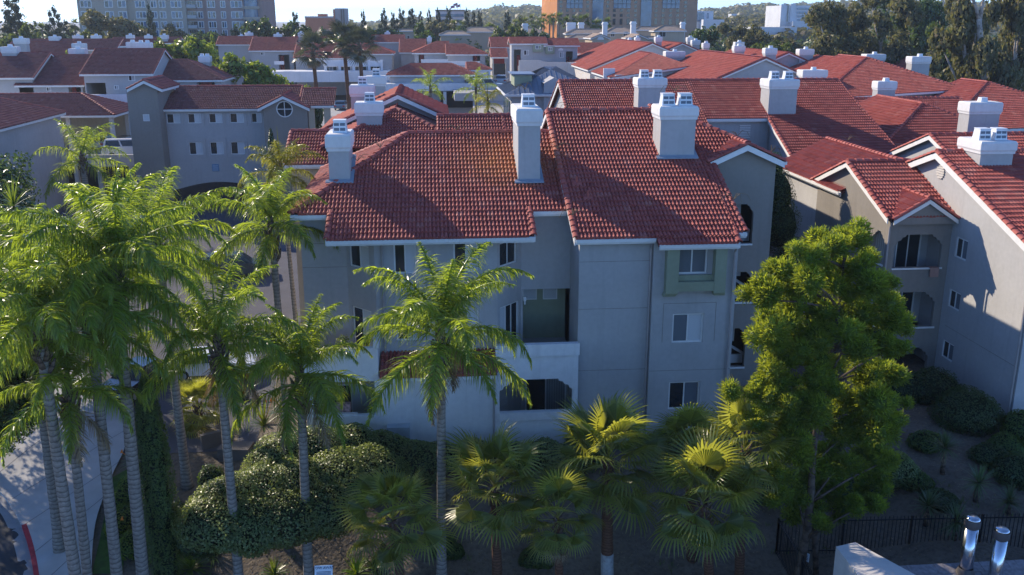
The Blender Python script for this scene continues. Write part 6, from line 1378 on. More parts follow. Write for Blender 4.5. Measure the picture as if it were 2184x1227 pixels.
# broadleaf trees at the left edge
def leafy(label, blobs, n, size, mat, seed, base, name='leafy_tree', tr=.18, group=None):
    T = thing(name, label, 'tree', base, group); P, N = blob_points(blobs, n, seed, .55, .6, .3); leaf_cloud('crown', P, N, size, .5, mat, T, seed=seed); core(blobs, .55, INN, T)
    base = Vector(base); c = Vector(blobs[0][:3]); m = MB(); m.tube([base - Vector((0, 0, .1)), base.lerp(c, .5), c], [tr, tr * .8, tr * .5], 8); m.build('trunk', WOOD, T, True)
    for b in blobs[1:5]: l = MB(); l.tube([base.lerp(c, .6), Vector(b[:3])], [tr * .45, tr * .15], 6); l.build('limb', WOOD, T, True)
    return T
b = at(-40, 1100, Y=36); leafy('dark leafy tree at the left edge beside the driveway', [ab(-20, 560, 36, 1.6, 1.6, 1.4), ab(40, 500, 37, 1.2, 1.2, .9), ab(20, 640, 36, 1.5, 1.5, 1.2), ab(60, 600, 36.5, 1.0, 1.1, .9), ab(-30, 720, 35.5, 1.6, 1.4, 1.3)], 16000, .17, DKGR, 41, (b.x - 1, b.y, gz(b.x, b.y)))
b = at(-30, 1150, Y=31); leafy('yellow-green leafy bush-like tree low at the left edge', [ab(10, 800, 31, 1.2, 1.2, 1.1), ab(-20, 900, 31, 1.3, 1.2, 1.0), ab(50, 870, 31, .8, .9, .8), ab(40, 760, 31.5, .9, .9, .8)], 11000, .15, MIDG, 43, (b.x - .6, b.y, gz(b.x, b.y)), tr=.14)
for i_, (x_, y_, s_) in enumerate(((-24, 44, 1.0), (-21, 39.5, .8), (-23.5, 50, 1.0))): leafy(['tall dark tree just outside the left frame shading the pavement', 'second shade tree outside the left frame nearer the road', 'dark shade tree at the left edge between the driveway and the big plain wall'][i_], [(x_, y_, 6.5 * s_, 3.0, 3.0, 2.6), (x_ + 1.6, y_ - 1, 8.2 * s_, 2.0, 2.0, 1.6), (x_ - 1.8, y_ + 1, 8.5 * s_, 2.1, 2.1, 1.7), (x_ + .4, y_ + 1.5, 9.6 * s_, 1.7, 1.7, 1.4), (x_ + 1.2, y_ + .4, 5 * s_, 2.0, 2, 1.5)], 15000, .26, DKGR, 60 + i_, (x_, y_, gz(x_, y_)), tr=.25)
q = at(70, 700, Y=42); spiky('spiky cordyline head rising above the left palm crowns', (q.x, 42, gz(q.x, 42)), at(72, 440, Y=42).z - gz(q.x, 42), 1.35, 60, .06, BRITE, 51, 'cordyline', 'plant', (-25, 88), .4)
# ------------------------------------------------------------------ walls, sign slab, fence, small things
def lowwall(label, pts, h, mat, name='low_wall', t=.22):
    T = None; m = MB()
    a, b = [onground(*p) for p in pts]; d = (Vector((b.x, b.y, 0)) - Vector((a.x, a.y, 0))); n = Vector((-d.y, d.x, 0)).normalized() * t; z = min(a.z, b.z) - .3
    m.obox((a.x, a.y, z), d, n, (0, 0, h + .3)); return m.build(name, mat, None, label=label, cat='wall')
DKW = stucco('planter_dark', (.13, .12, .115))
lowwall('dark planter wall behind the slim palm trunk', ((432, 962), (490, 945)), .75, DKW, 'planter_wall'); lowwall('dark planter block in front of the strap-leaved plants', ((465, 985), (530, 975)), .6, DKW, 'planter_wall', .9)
a = onground(292, 1090); m = MB(); m.obox((a.x - .1, a.y - .4, gz(a.x, a.y) - .1), (.22, 0, 0), (.25, 2.6, 0), (0, 0, 1.35)); m.build('sign_slab', STUW, None, label='low white monument sign slab seen edge-on beside the cypress', cat='sign')
flat('lawn', [(p.x, p.y) for p in (onground(196, 1226), onground(262, 1226), onground(275, 1000), onground(240, 1020))], GRASS, .035, kind='structure')
def textmesh(s, size, mat, name, loc, rot, parent=None, align='CENTER', ext=.004):
    c = bpy.data.curves.new(name, 'FONT'); c.body = s; c.size = size; c.align_x = align; c.extrude = ext; c.resolution_u = 2
    o = bpy.data.objects.new('tmp', c); COL.objects.link(o); dg = bpy.context.evaluated_depsgraph_get(); me = bpy.data.meshes.new_from_object(o.evaluated_get(dg)); bpy.data.objects.remove(o)
    me.materials.clear(); me.materials.append(mat); ob = bpy.data.objects.new(name, me); COL.objects.link(ob)
    M = Matrix.Translation(loc) @ rot.to_4x4()
    if parent is not None: ob.parent = parent; ob.matrix_parent_inverse = wmat(parent).inverted()
    ob.matrix_basis = M; return ob
INK = plain('ink_navy', (.03, .04, .09), .6)
SGW = plain('sign_white', (.62, .68, .72), .5)
def notice(label, px, py, Y, w, h, lines, tilt=.35, posth=1.2, rz=0, name='notice_board'):
    q = at(px, py, Y=Y); T = thing(name, label, 'sign', (q.x, q.y, gz(q.x, q.y)))
    rot = Matrix.Rotation(rz, 3, 'Z') @ Matrix.Rotation(PI / 2 - tilt, 3, 'X'); X = rot @ Vector((1, 0, 0)); U = rot @ Vector((0, 1, 0)); N = rot @ Vector((0, 0, 1))
    m = MB(); m.obox(q - X * w / 2 - U * h, X * w, U * h, -N * .02); bo = m.build('board', SGW, T)
    if posth: p = MB(); z0 = gz(q.x, q.y); p.box(q.x - .03, q.x + .03, q.y + .03, q.y + .09, z0 - .1, q.z - h * .4); p.build('post', IRON, T)
    for s, size, dy in lines:
        if s == '-': l = MB(); l.obox(q - X * w * .4 - U * (dy + .012) + N * .002, X * w * .8, U * .018, N * .003); l.build('text_line', INK, bo)
        elif s == '=': l = MB(); l.obox(q - X * w * .46 - U * (dy + .012) + N * .002, X * w * .92, U * .02, N * .003); l.build('red_bar', MATS['door_red'], bo)
        else: textmesh(s, size, INK, 'lettering', q - U * (dy + size * .75) + N * .003, rot, bo)
    return T
notice('white notice board reading TOW AWAY at the bottom edge', 690, 1206, 26.5, .56, .5, [('TOW AWAY', .115, .03), ('-', 0, .2), ('-', 0, .24), ('-', 0, .28), ('=', 0, .33), ('-', 0, .38)])
IRN = IRON
def fence(label, A, Bp, h, name='iron_fence'):
    A, Bp = Vector(A), Vector(Bp); T = thing(name, label, 'fence', A); d = Bp - A; L = d.xy.length; n = int(L / .13); u = d.normalized(); side = Vector((-u.y, u.x, 0)) * .02
    for zz in (.12, h - .12): m = MB(); m.obox(A + Vector((0, 0, zz)) - side, d, side * 2, (0, 0, .045)); m.build('rail', IRN, T)
    me = None
    for i in range(n + 1):
        p = A.lerp(Bp, i / n); post = i % 18 == 0
        if post: m = MB(); m.box(p.x - .035, p.x + .035, p.y - .035, p.y + .035, p.z - .05, p.z + h + .06); m.build('post', IRN, T); continue
        if me is None:
            k = MB(); k.box(-.01, .01, -.01, .01, 0, h); k.frus(-.012, .012, -.012, .012, h + .0005, -.001, .001, -.001, .001, h + .07); me = k.mesh('picket', IRN)
        o = bpy.data.objects.new('picket', me); COL.objects.link(o); o.parent = T; o.location = p - A
    return T
f0 = onground(1655, 1182); f1 = onground(2230, 1176)
fence('black iron fence running across the slope behind the metal flues', f0, f1, 1.5); g1 = onground(1742, 1330)
fence('black iron fence panel coming towards the lower right corner', f0, g1, 1.5)
notice('small white warning plate on the near iron fence', 1717, 1178, onground(1722, 1262).y, .38, .32, [('-', 0, .06), ('-', 0, .12), ('-', 0, .18), ('-', 0, .24)], .05, 0, -1.0, 'warning_plate')
def pump_house():
    T = thing('pool_house', 'low building corner with pale parapet and shingled roof in the lower right corner', 'building', (21, 24, -2)); Y = 25.5
    a = at(1783, 1166, Y=Y); b = at(1830, 1163, Y=Y); z = a.z
    m = MB(); m.add([(a.x, Y, -2), (b.x, Y + .2, -2), (b.x + 2.2, Y - 4, -2), (a.x, Y - 4, -2), (a.x, Y, z), (b.x, Y + .2, z), (b.x + 2.2, Y - 4, z), (a.x, Y - 4, z)], [[0, 3, 2, 1], [4, 5, 6, 7], [1, 0, 4, 5], [2, 1, 5, 6], [3, 2, 6, 7], [0, 3, 7, 4]][::1]); m.build('parapet', STUL, T)
    zr = at(2000, 1203, Y=Y).z; r = MB(); r.slab([(b.x + .5, Y - 4, zr - .9), (32, Y - 4, zr - .9), (32, Y, zr), (b.x + .1, Y, zr)], .1); ro = r.build('roof', plain('shingle_grey', (.22, .21, .22), .9, var=.2), T)
    w = MB(); w.box(b.x + .6, 31.5, Y - 3.5, Y - .2, -2, zr - .8); w.build('wall', STUL, T)
    sh = MB(); sh.box(0, .3, 0, .42, 0, .03); sme = sh.mesh('shingle', [plain('shingle_a', (.25, .23, .24), .9, var=.25, scale=8)])
    pl = Vector((0, 4, .9)).normalized(); ang = math.atan2(.9, 4); k = 0
    for j in range(6):
        for i in range(34):
            o = bpy.data.objects.new('shingle', sme); COL.objects.link(o); o.parent = ro; o.matrix_parent_inverse = wmat(ro).inverted()
            P = Vector((b.x + .15 + i * .305 + (j % 2) * .15, Y, zr)) - pl * (.45 + j * .36) + Vector((0, 0, .012 + random.uniform(0, .012))); o.matrix_basis = Matrix.Translation(P) @ Matrix.Rotation(ang - .04, 4, 'X')
    return T
pump_house()
GALV = plain('galvanised_steel', (.62, .64, .68), .22, .6, 1.0, var=.05); SOOT = plain('sooty_collar', (.10, .09, .09), .6)
for lab, px, pyt, pyb, Y in (('shiny round metal flue with dark collar, left one of two at the lower right', 2076, 1106, 1217, 25.0), ('shiny round metal flue with dark collar, right one of two at the lower right corner', 2138, 1130, 1260, 24.6)):
    t = at(px, pyt, Y=Y); b = at(px - 8, pyb, Y=Y); T = thing('metal_flue', lab, 'flue', (t.x, Y, b.z - .4), 'metal flues on the low roof'); R = .2
    m = MB(); m.tube([(t.x, Y, b.z - .5), (t.x, Y, t.z - .25)], R, 18); m.build('pipe', GALV, T, True)
    m = MB(); m.tube([(t.x, Y, t.z - .32), (t.x, Y, t.z - .28), (t.x, Y, t.z - .08), (t.x, Y, t.z - .02)], [R * 1.02, R * 1.2, R * 1.2, R * 1.22], 18, False); m.build('collar', SOOT, T, True)
    m = MB(); m.tube([(t.x, Y, t.z - .05), (t.x, Y, t.z), (t.x, Y, t.z + .05)], [R * 1.1, R * 1.12, R * .8], 18); m.build('rain_cap', GALV, T, True)
    m = MB(); m.tube([(t.x, Y, b.z - .1), (t.x, Y, b.z + .12)], [R * 1.5, R * 1.08], 18, False); m.build('flashing', SOOT, T, True)
# utility boxes, patio things
for i, (px, lab) in enumerate(((838, 'grey utility cabinet left of the pipe on the white patio wall'), (862, 'grey utility cabinet right of the pipe on the white patio wall'))):
    q = at(px, 920, Y=36.6); m = MB(); m.box(q.x - .24, q.x + .24, 36.45, 36.88, .2, 1.55); m.box(q.x - .2, q.x + .2, 36.43, 36.449, .3, .9); m.box(q.x + .12, q.x + .15, 36.4, 36.449, 1.0, 1.12); m.build('utility_cabinet', plain('cabinet_grey', (.40, .46, .52), .6) if i == 0 else MATS['cabinet_grey'], None, label=lab, cat='cabinet')
tw.build('towel', plain('towel_pink', (.45, .27, .22), .95, bscale=60), None, label='pinkish towel hung over the top right-hand balcony sill', cat='towel')
m = MB(); m.box(-4.4, -3.7, 37.2, 37.5, 1.99, 2.35); m.box(-4.38, -3.72, 37.22, 37.48, 2.351, 2.37); m.build('gift_box', plain('box_red_white', (.5, .3, .28), .7, var=.6, scale=9), None, label='small red and white box on the left patio ledge', cat='box')
m = MB(); m.box(-4.75, -3.4, 36.93, 37.1, 1.985, 2.05); m.build('ledge_cloth', TRIM, None, label='white cloth lying on the left patio ledge', cat='cloth')
def potted(label, x, y, z, s, seed):
    T = thing('potted_plant', label, 'plant', (x, y, z)); m = MB(); m.tube([(x, y, z), (x, y, z + .28 * s)], [.1 * s, .14 * s], 10); m.build('pot', plain('terracotta', (.4, .15, .08), .8) if 'terracotta' not in MATS else MATS['terracotta'], T); P, N = blob_points([(x, y, z + .45 * s, .25 * s, .25 * s, .22 * s)], 260, seed, .3); leaf_cloud('foliage', P, N, .09 * s, .5, MIDG, T, seed=seed)
potted('small potted plant on the left balcony behind the parapet', -2.95, 37.5, 4.65, 1.0, 3); potted('second potted plant on the left balcony, nearer the door', -3.9, 37.5, 4.6, 1.1, 4)
# dry palm strands caught on the ridges
def strand(label, P, seed):
    r = random.Random(seed); P = Vector(P); m = MB()
    for k in range(4):
        a = r.uniform(0, 6.28); d = Vector((math.cos(a), math.sin(a) * .5, 0)); L = r.uniform(.5, .9); m.tube([P + Vector((0, 0, .04)), P + d * L * .35 + Vector((0, 0, L * .42)), P + d * L * .75 + Vector((0, 0, L * .35)), P + d * L + Vector((0, 0, -.02))], [.018, .014, .01, .006], 4)
    m.build('dry_palm_strand', DRYL, None, label=label, cat='dead leaf')
for i, (lab, p) in enumerate((('curled dry palm strand on the ridge left of the tall chimney', (1.2, 45.55, 12.85)), ('dry palm strand on the left hip line of the nearest roof', (-2.4, 44.0, 12.25)), ('dry palm strand low on the left hip line near the left chimney', (-3.4, 42.8, 11.8)), ('dry palm strand at the top left corner of the right wing ridge', (6.7, 46.8, 13.75)), ('dry palm strand on the barge board beside the tall chimney', (5.75, 43.2, 12.2)), ('dry palm strand at the lower end of the barge board', (5.75, 38.1, 10.1)), ('dry palm strand on the right rake of the right wing', (12.88, 38.9, 10.5)), ('dry palm strand on the stair tower ridge', (14.4, 43.6, 12.65)), ('dry palm strand on the right slope of the stair tower', (15.9, 43.0, 11.95)), ('dry palm strand on the salmon ridge beside the right-hand block', (24.8, 54.5, 11.0)), ('dry palm strand on the tall chimney cap', (4.2, 42.6, 14.95)), ('dry palm strand on the twin-flue chimney cap', (11.2, 43.2, 14.8)))): strand(lab, p, i)
# leaf litter and weeds on the bank
rg_ = np.random.default_rng(8); n_ = 9000; X_ = rg_.uniform(-9, 27, n_); Y_ = rg_.uniform(26, 38, n_); k_ = np.array([not (-5.7 < x < 12.7 and y > 36.3) for x, y in zip(X_, Y_)]); P_ = np.array([(x, y, gz(x, y) + .015) for x, y in zip(X_[k_], Y_[k_])]); N_ = np.tile([0, 0, 1.0], (len(P_), 1)) + rg_.normal(0, .3, (len(P_), 3)); N_ /= np.linalg.norm(N_, axis=1, keepdims=True)
tag(leaf_cloud('leaf_litter', P_, N_, .09, .4, DRYL, None, seed=4), 'dry leaf litter scattered over the bank', 'leaf litter', kind='stuff')
m = MB(); r = random.Random(4)
for _ in range(420):
    x, y = r.uniform(-9, 27), r.uniform(26, 36.5)
    if noise.noise((x * .5, y * .5, 3)) < .05 or (-5.7 < x < 12.7 and y > 36.3): continue
    for k in range(9): a = r.uniform(0, 6.28); d = Vector((math.cos(a) * .5, math.sin(a) * .5, 1)); blade(m, (x + r.uniform(-.1, .1), y + r.uniform(-.1, .1), gz(x, y)), d, d.cross(Vector((0, 0, 1))).normalized(), r.uniform(.12, .32), .02, .4, r.random(), 2)
m.build('weed_tufts', MIDG, None, label='thin weeds growing on the bare bank', cat='weeds', kind='stuff')
# ------------------------------------------------------------------ cars
def paint(name, col, rough=.25): return MATS.get(name) or plain(name, col, rough, .6, var=.02)
TYRE = plain('tyre', (.015, .015, .016), .8); RIM = plain('rim', (.5, .5, .52), .3, .6, .8); LAMP = plain('lamp_glass', (.7, .72, .74), .15, .7); TAIL = plain('tail_lamp', (.35, .02, .02), .2, .6)
def car(label, loc, rz, mat, kind='sedan', group='parked cars'):
    T = thing('parked_car', label, 'car', loc, group, rz); L, W, H = {'sedan': (4.6, 1.8, 1.42), 'suv': (4.6, 1.85, 1.72), 'van': (5.0, 1.9, 1.95)}[kind]
    def loft(prof, w0, w1, z_split=None):
        m = MB(); n = len(prof); V = []
        zs = [p[1] for p in prof]; z0, z1 = min(zs), max(zs)
        for s in (-1, 1):
            for x, z in prof: V.append((x, s * (w0 + (w1 - w0) * ((z - z0) / (z1 - z0)) ** 1.5) / 2, z))
        m.add(V, [list(range(n))[::-1], list(range(n, 2 * n))] + [[i, (i + 1) % n, (i + 1) % n + n, i + n] for i in range(n)]); return m
    hb = .62 * H if kind != 'sedan' else .9
    body = [(-L / 2, .35), (-L / 2 + .05, .32), (L / 2 - .1, .3), (L / 2, .45), (L / 2 - .02, hb * .82), (L / 2 - .25, hb * .92), (L * .2, hb), (-L * .42, hb + .02), (-L / 2 + .02, hb * .95), (-L / 2 - .02, .6)]
    b = loft(body, W, W * .96); bo = link('body', b.mesh('body', mat, True), T, False); bo.data.shade_flat() if hasattr(bo.data, 'shade_flat') else None
    cf, cr = (L * .2, -L * .4) if kind == 'sedan' else (L * .26, -L * .47)
    cab = [(cr, hb), (cf, hb), (cf - .75, H), (cr + (.75 if kind == 'sedan' else .2), H)]
    link('cabin', loft(cab, W * .93, W * .72).mesh('cabin', mat), T, False)
    def q(o, pts): m = MB(); m.poly(pts); link(o, m.mesh(o, GLD), T, False)
    zt, zb = H - .1, hb + .06; f = lambda z: (W * .93 + (W * .72 - W * .93) * ((z - hb) / (H - hb)) ** 1.5) / 2 + .012
    xf = lambda z: cf - .75 * (z - hb) / (H - hb) + .012; k = (.75 if kind == 'sedan' else .2); xr = lambda z: cr + k * (z - hb) / (H - hb) - .012
    q('windscreen', [(xf(zb), -f(zb) + .06, zb), (xf(zb), f(zb) - .06, zb), (xf(zt), f(zt) - .06, zt), (xf(zt), -f(zt) + .06, zt)]); q('rear_window', [(xr(zb), f(zb) - .06, zb), (xr(zb), -f(zb) + .06, zb), (xr(zt), -f(zt) + .06, zt), (xr(zt), f(zt) - .06, zt)])
    for s in (-1, 1):
        for u0, u1 in ((.06, .48), (.53, .94)):
            P = [(xr(zb) + (xf(zb) - xr(zb)) * u0, s * f(zb), zb), (xr(zb) + (xf(zb) - xr(zb)) * u1, s * f(zb), zb), (xr(zt) + (xf(zt) - xr(zt)) * u1, s * f(zt), zt), (xr(zt) + (xf(zt) - xr(zt)) * u0, s * f(zt), zt)]; q('side_window', P if s < 0 else P[::-1])
        for x in (L * .31, -L * .31):
            m = MB(); m.tube([(x, s * (W / 2 - .2), .33), (x, s * (W / 2 + .01), .33)], .33, 16); w = link('wheel', m.mesh('wheel', TYRE), T, False); m = MB(); m.tube([(x, s * (W / 2 - .1), .33), (x, s * (W / 2 + .02), .33)], .2, 12); r_ = link('rim', m.mesh('rim', RIM), w, False)
        m = MB(); m.box(L / 2 - .12, L / 2 + .012, s * W * .36 - .2, s * W * .36 + .2, hb * .62, hb * .8); link('headlight', m.mesh('headlight', LAMP), T, False)
        m = MB(); m.box(-L / 2 - .03, -L / 2 + .1, s * W * .38 - .17, s * W * .38 + .17, hb * .68, hb * .9); link('tail_light', m.mesh('tail_light', TAIL), T, False)
        m = MB(); m.box(cf - .5, cf - .3, s * (W / 2) - .02 * s, s * (W / 2 + .16), hb + .0, hb + .13) if s > 0 else m.box(cf - .5, cf - .3, s * (W / 2 + .16), s * W / 2 + .02, hb, hb + .13); link('mirror', m.mesh('mirror', mat), T, False)
    return T
BLK = paint('paint_black', (.01, .013, .02), .12); WHT = paint('paint_white', (.75, .76, .78)); SLV = paint('paint_silver', (.35, .4, .42)); GRN = paint('paint_dark', (.04, .06, .07)); TAN = paint('paint_tan', (.25, .2, .13)); BLU = paint('paint_blue', (.08, .16, .25))
q = onground(272, 868); car('black sedan on the driveway partly hidden behind the leaning palm trunk', (q.x, q.y + 1.8, gz(q.x, q.y + 1.8) + .03), -1.9, BLK)
q = onground(455, 800); car('white car glimpsed between the palm fronds on the driveway', (q.x, q.y, gz(q.x, q.y) + .03), .1, WHT)
q = onground(505, 590); car('dark car parked in the court behind the palm crowns', (q.x, q.y, .04), .2, GRN, 'suv')
q = at(262, 292, Y=107); car('tan and black car under the carport, right-hand one', (q.x + .3, 108, DZ), 1.2, TAN); q = at(215, 296, Y=107); car('pale car under the carport behind the feather palm', (q.x, 108.5, DZ), 1.4, SLV)
q = at(272, 320, Y=100); car('white van behind the cream parapet of the parking deck', (q.x, 100.5, DZ), .1, WHT, 'van')
q = at(672, 170, Y=168); car('white van parked below the far white gallery', (q.x, 168, gz(q.x, 168) + .05), 1.5, WHT, 'van'); q = at(726, 172, Y=160); car('dark blue car parked right of the far white van', (q.x, 160, gz(q.x, 160) + .05), 1.5, BLU)
q = at(1040, 190, Y=134); car('silver-grey sport utility car parked side-on by the parking building', (q.x, 134, at(1040, 194, Y=134).z), 0, SLV, 'suv'); q = at(1022, 178, Y=141); car('dark car in the shadow behind the silver-grey one', (q.x, 141, at(1022, 182, Y=141).z), .2, GRN); q = at(1070, 175, Y=146); car('pale blue car parked beyond the silver-grey one', (q.x, 146, at(1070, 180, Y=146).z), 1.4, SLV)
m = MB(); a = at(1000, 200, Y=132); b_ = at(1100, 196, Y=132); m.box(a.x - 2, b_.x + 3, 131, 150, a.z - .9, at(1040, 195, Y=134).z - .01); m.build('upper_parking_deck', CONC, None, kind='structure')
# ------------------------------------------------------------------ far trees
def crown_variant(kind, seed):
    rg = np.random.default_rng(seed); r = random.Random(seed); bl = []
    if kind == 'round':
        for i in range(16): a = r.uniform(0, 6.28); q = r.uniform(0, .34); z = r.uniform(.3, .84); bl.append((q * math.cos(a), q * math.sin(a), z, *[r.uniform(.10, .19) * (1.1 if z < .7 else .8)] * 2, r.uniform(.08, .15)))
        n, sz = 5200, .062
    elif kind == 'pine':
        for i in range(26):
            z = .1 + .87 * i / 26; w = (1 - z) * .42 + .05; a = i * 2.4; q = w * r.uniform(.3, .8); bl.append((q * math.cos(a), q * math.sin(a), z, w * .55, w * .55, .045 + .02 * r.random()))
        n, sz = 4200, .05
    elif kind == 'euc':
        for i in range(26): a = r.uniform(0, 6.28); q = r.uniform(.05, .42); z = r.uniform(.22, .92); bl.append((q * math.cos(a), q * math.sin(a), z, r.uniform(.07, .14), r.uniform(.07, .14), r.uniform(.07, .13)))
        n, sz = 12000, .036
    P, N = blob_points(bl, n, seed, .35, .8, .3)
    if kind == 'euc': N = N * np.array([1, 1, .25]); N /= np.linalg.norm(N, axis=1, keepdims=True)
    return P, N, sz, bl
CV = {}
def crown_mesh(kind, v, mat):
    k = (kind, v, mat.name)
    if k not in CV:
        P, N, sz, bl = crown_variant(kind, v + 10); CV[k] = (leaf_cloud('crown', P, N, sz, .55 if kind != 'pine' else .4, mat, 'mesh', seed=v), bl)
    return CV[k]
def far_tree(label, px, top, bot, w, Y, kind='round', mat=None, v=0, group='far trees', trunk=WOOD, zbase=None):
    a, b = at(px, top, Y=Y), at(px, bot, Y=Y); z0 = gz(a.x, Y) if zbase is None else zbase; H = a.z - z0; Wd = w / FPX * Y * (1.75 if kind == 'round' and Y > 180 else 1.4 if kind == 'round' else 2.1 if kind == 'pine' else 1.25)
    T = thing({'round': 'round_tree', 'pine': 'pine_tree', 'euc': 'eucalyptus_tree'}[kind], label, 'tree', (a.x, Y, z0), group)
    me, bl = crown_mesh(kind, v, mat or DKGR); o = link('crown', me, T, False); o.scale = (Wd, Wd, H); o.rotation_euler = (0, 0, v * 1.3 + px)
    ck = ('core', kind, v)
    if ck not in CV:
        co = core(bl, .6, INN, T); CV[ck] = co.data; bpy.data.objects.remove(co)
    c_ = link('light_block_core', CV[ck], T, False); tag(c_, kind='stuff'); c_.scale = o.scale; c_.rotation_euler = o.rotation_euler
    m = MB(); m.tube([(0, 0, -.2), (0.01 * Wd, 0, H * .35), (0, 0, H * .75)], [max(.12, H * .018), H * .013, H * .004], 7)
    link('trunk', m.mesh('trunk', trunk, True), T, False)
    if kind == 'euc':
        for i in range(5):
            bb = bl[i * 4]; l = MB(); l.tube([(0, 0, H * (.25 + .07 * i)), (bb[0] * Wd * .5, bb[1] * Wd * .5, H * bb[2] * .75), (bb[0] * Wd, bb[1] * Wd, H * bb[2])], [H * .009, H * .007, H * .003], 6); lo = link('limb', l.mesh('limb', trunk, True), T, False); lo.rotation_euler = o.rotation_euler
    return T
FT = [  # label, px, top, bottom, width, Y, kind, material, variant
 ('sparse tall pine at the far left edge', 22, -14, 95, 75, 210, 'pine', PINE, 0), ('conical pine standing free against the white sky on the left', 110, 8, 85, 44, 230, 'pine', PINE, 1),
 ('feathery pale tree between the two left pines', 70, 44, 90, 52, 235, 'pine', MIDG, 2), ('shaggy pine right of the conical one', 142, 40, 88, 60, 240, 'pine', PINE, 3), ('dark bushy tree at the left frame edge below the pine', 12, 48, 100, 70, 190, 'round', MIDG, 0), ('low pale tree in front of the beige tower corner', 180, 55, 90, 46, 225, 'round', MIDG, 1),
 ('big rounded olive tree in front of the beige tower', 240, 14, 84, 98, 215, 'round', OLIV, 2), ('dark tree right of the big rounded olive tree', 288, 38, 86, 52, 222, 'round', DKGR, 3), ('narrow conifer in front of the beige tower', 316, 4, 84, 30, 218, 'pine', PINE, 4), ('grey-green tree under the tower balconies', 366, 34, 86, 60, 225, 'round', OLIV, 4),
 ('low dark tree left of the tower bay windows', 425, 50, 86, 62, 220, 'round', DKGR, 5), ('low dark tree below the tower bay windows', 470, 52, 84, 50, 221, 'round', DKGR, 0), ('dark tree by the right foot of the tower', 532, 34, 84, 62, 216, 'round', DKGR, 1), ('dark tree cluster right of the tower', 588, 40, 84, 66, 222, 'round', DKGR, 2), ('conifer tip above the dark trees right of the tower', 628, 20, 84, 30, 224, 'pine', PINE, 0), ('dark tree below the orange office', 655, 42, 84, 56, 214, 'round', DKGR, 3), ('broad dark tree below the stone lift tower', 722, 42, 86, 112, 205, 'round', DKGR, 4),
 ('slim pine right of the stone lift tower', 774, 18, 80, 22, 260, 'pine', PINE, 1), ('pine at the left of the centre pine row', 818, 16, 74, 30, 290, 'pine', PINE, 2), ('second pine of the centre row', 838, 22, 74, 24, 290, 'pine', PINE, 3), ('third, fuller pine of the centre row', 855, 14, 74, 34, 292, 'pine', PINE, 4), ('fourth pine of the centre row', 876, 14, 74, 34, 288, 'pine', PINE, 5), ('small thin pine left of the flag building', 896, 20, 70, 20, 300, 'pine', PINE, 0), ('thin pine just left of the flag building', 914, 15, 66, 18, 300, 'pine', PINE, 1), ('thin pine at the left corner of the flag building', 934, 15, 66, 22, 298, 'pine', PINE, 2), ('dense pine in front of the flag building', 957, 12, 70, 30, 285, 'pine', PINE, 3), ('pine right of the flag building', 995, 15, 70, 26, 288, 'pine', PINE, 4), ('second pine right of the flag building', 1010, 20, 70, 22, 290, 'pine', PINE, 5), ('third pine right of the flag building', 1023, 18, 70, 22, 290, 'pine', PINE, 0), ('pine above the tan villas near the centre', 1082, 20, 72, 30, 285, 'pine', PINE, 1),
 ('spreading tree among the tan villas left of centre', 808, 46, 84, 78, 236, 'round', DKGR, 5), ('tree with dark open crown and bent trunk among the grey houses', 905, 44, 92, 66, 205, 'round', DKGR, 0), ('dark tree below the thin pines', 935, 40, 74, 50, 262, 'round', OLIV, 1), ('low tree under the flag building', 965, 48, 72, 40, 250, 'round', DKGR, 2), ('rounded tree with lit side between the tan villas', 1092, 40, 82, 58, 210, 'round', MIDG, 3), ('dark rounded tree left of the hotel foot', 1165, 44, 86, 50, 200, 'round', DKGR, 4), ('pale tree behind the tan villas', 1040, 36, 70, 40, 300, 'round', MIDG, 5), ('distant green tree left of the palm grove', 1115, 32, 62, 46, 320, 'round', MIDG, 0),
 ('bright green round tree between the left terraces', 398, 74, 140, 118, 145, 'round', BRITE, 1), ('light hazy green tree behind the round-window block', 535, 104, 200, 120, 132, 'round', BRITE, 2), ('yellow-green bush behind the ridge of the round-window block', 628, 156, 205, 60, 118, 'round', BRITE, 3), ('dark bush below the far white van', 665, 178, 205, 40, 118, 'round', DKGR, 4), ('narrow yellow-tipped sapling right of the bright green tree', 452, 68, 118, 22, 160, 'pine', BRITE, 5), ('small bright tree peeping over the left terrace roofs', 118, 108, 140, 44, 140, 'round', BRITE, 0), ('small tree between left terrace gables', 100, 118, 145, 30, 138, 'round', MIDG, 4),  # hazy tree: lens flare put into its colour by the bright leaf tone
 ('dark tree between the hotel and the brownish tree', 1486, 52, 106, 56, 190, 'round', DKGR, 1), ('brownish spreading tree right of the hotel', 1578, 38, 112, 112, 195, 'euc', OLIV, 0), ('low green shrub tree right of the brownish tree', 1648, 76, 112, 70, 185, 'round', MIDG, 3), ('hazy shrub tree below the white far building', 1692, 62, 112, 70, 200, 'round', OLIV, 4), ('small green tree by the three chimneys', 1440, 94, 118, 24, 150, 'round', MIDG, 5),
 ('tall dense eucalyptus left in the group at the upper right', 1790, 2, 150, 165, 150, 'euc', OLIV, 1), ('dark full eucalyptus in the middle of the upper right group', 1890, -24, 150, 170, 155, 'euc', OLIV, 2), ('darker eucalyptus behind the middle of the upper right group', 1960, -30, 150, 150, 165, 'euc', DKGR, 3), ('tall eucalyptus with pale forked trunk at the upper right', 2095, -40, 205, 190, 118, 'euc', OLIV, 4), ('leaning eucalyptus at the right frame edge', 2190, -45, 200, 150, 125, 'euc', OLIV, 5), ('smaller eucalyptus sprays in front of the white cottage', 2030, 30, 180, 120, 135, 'euc', MIDG, 0), ('yellow-green bush below the forked eucalyptus', 2080, 170, 210, 70, 100, 'round', BRITE, 2)]
for t in FT: far_tree(*t[:6], kind=t[6], mat=t[7], v=t[8], trunk=EUCB if t[6] == 'euc' else WOOD)
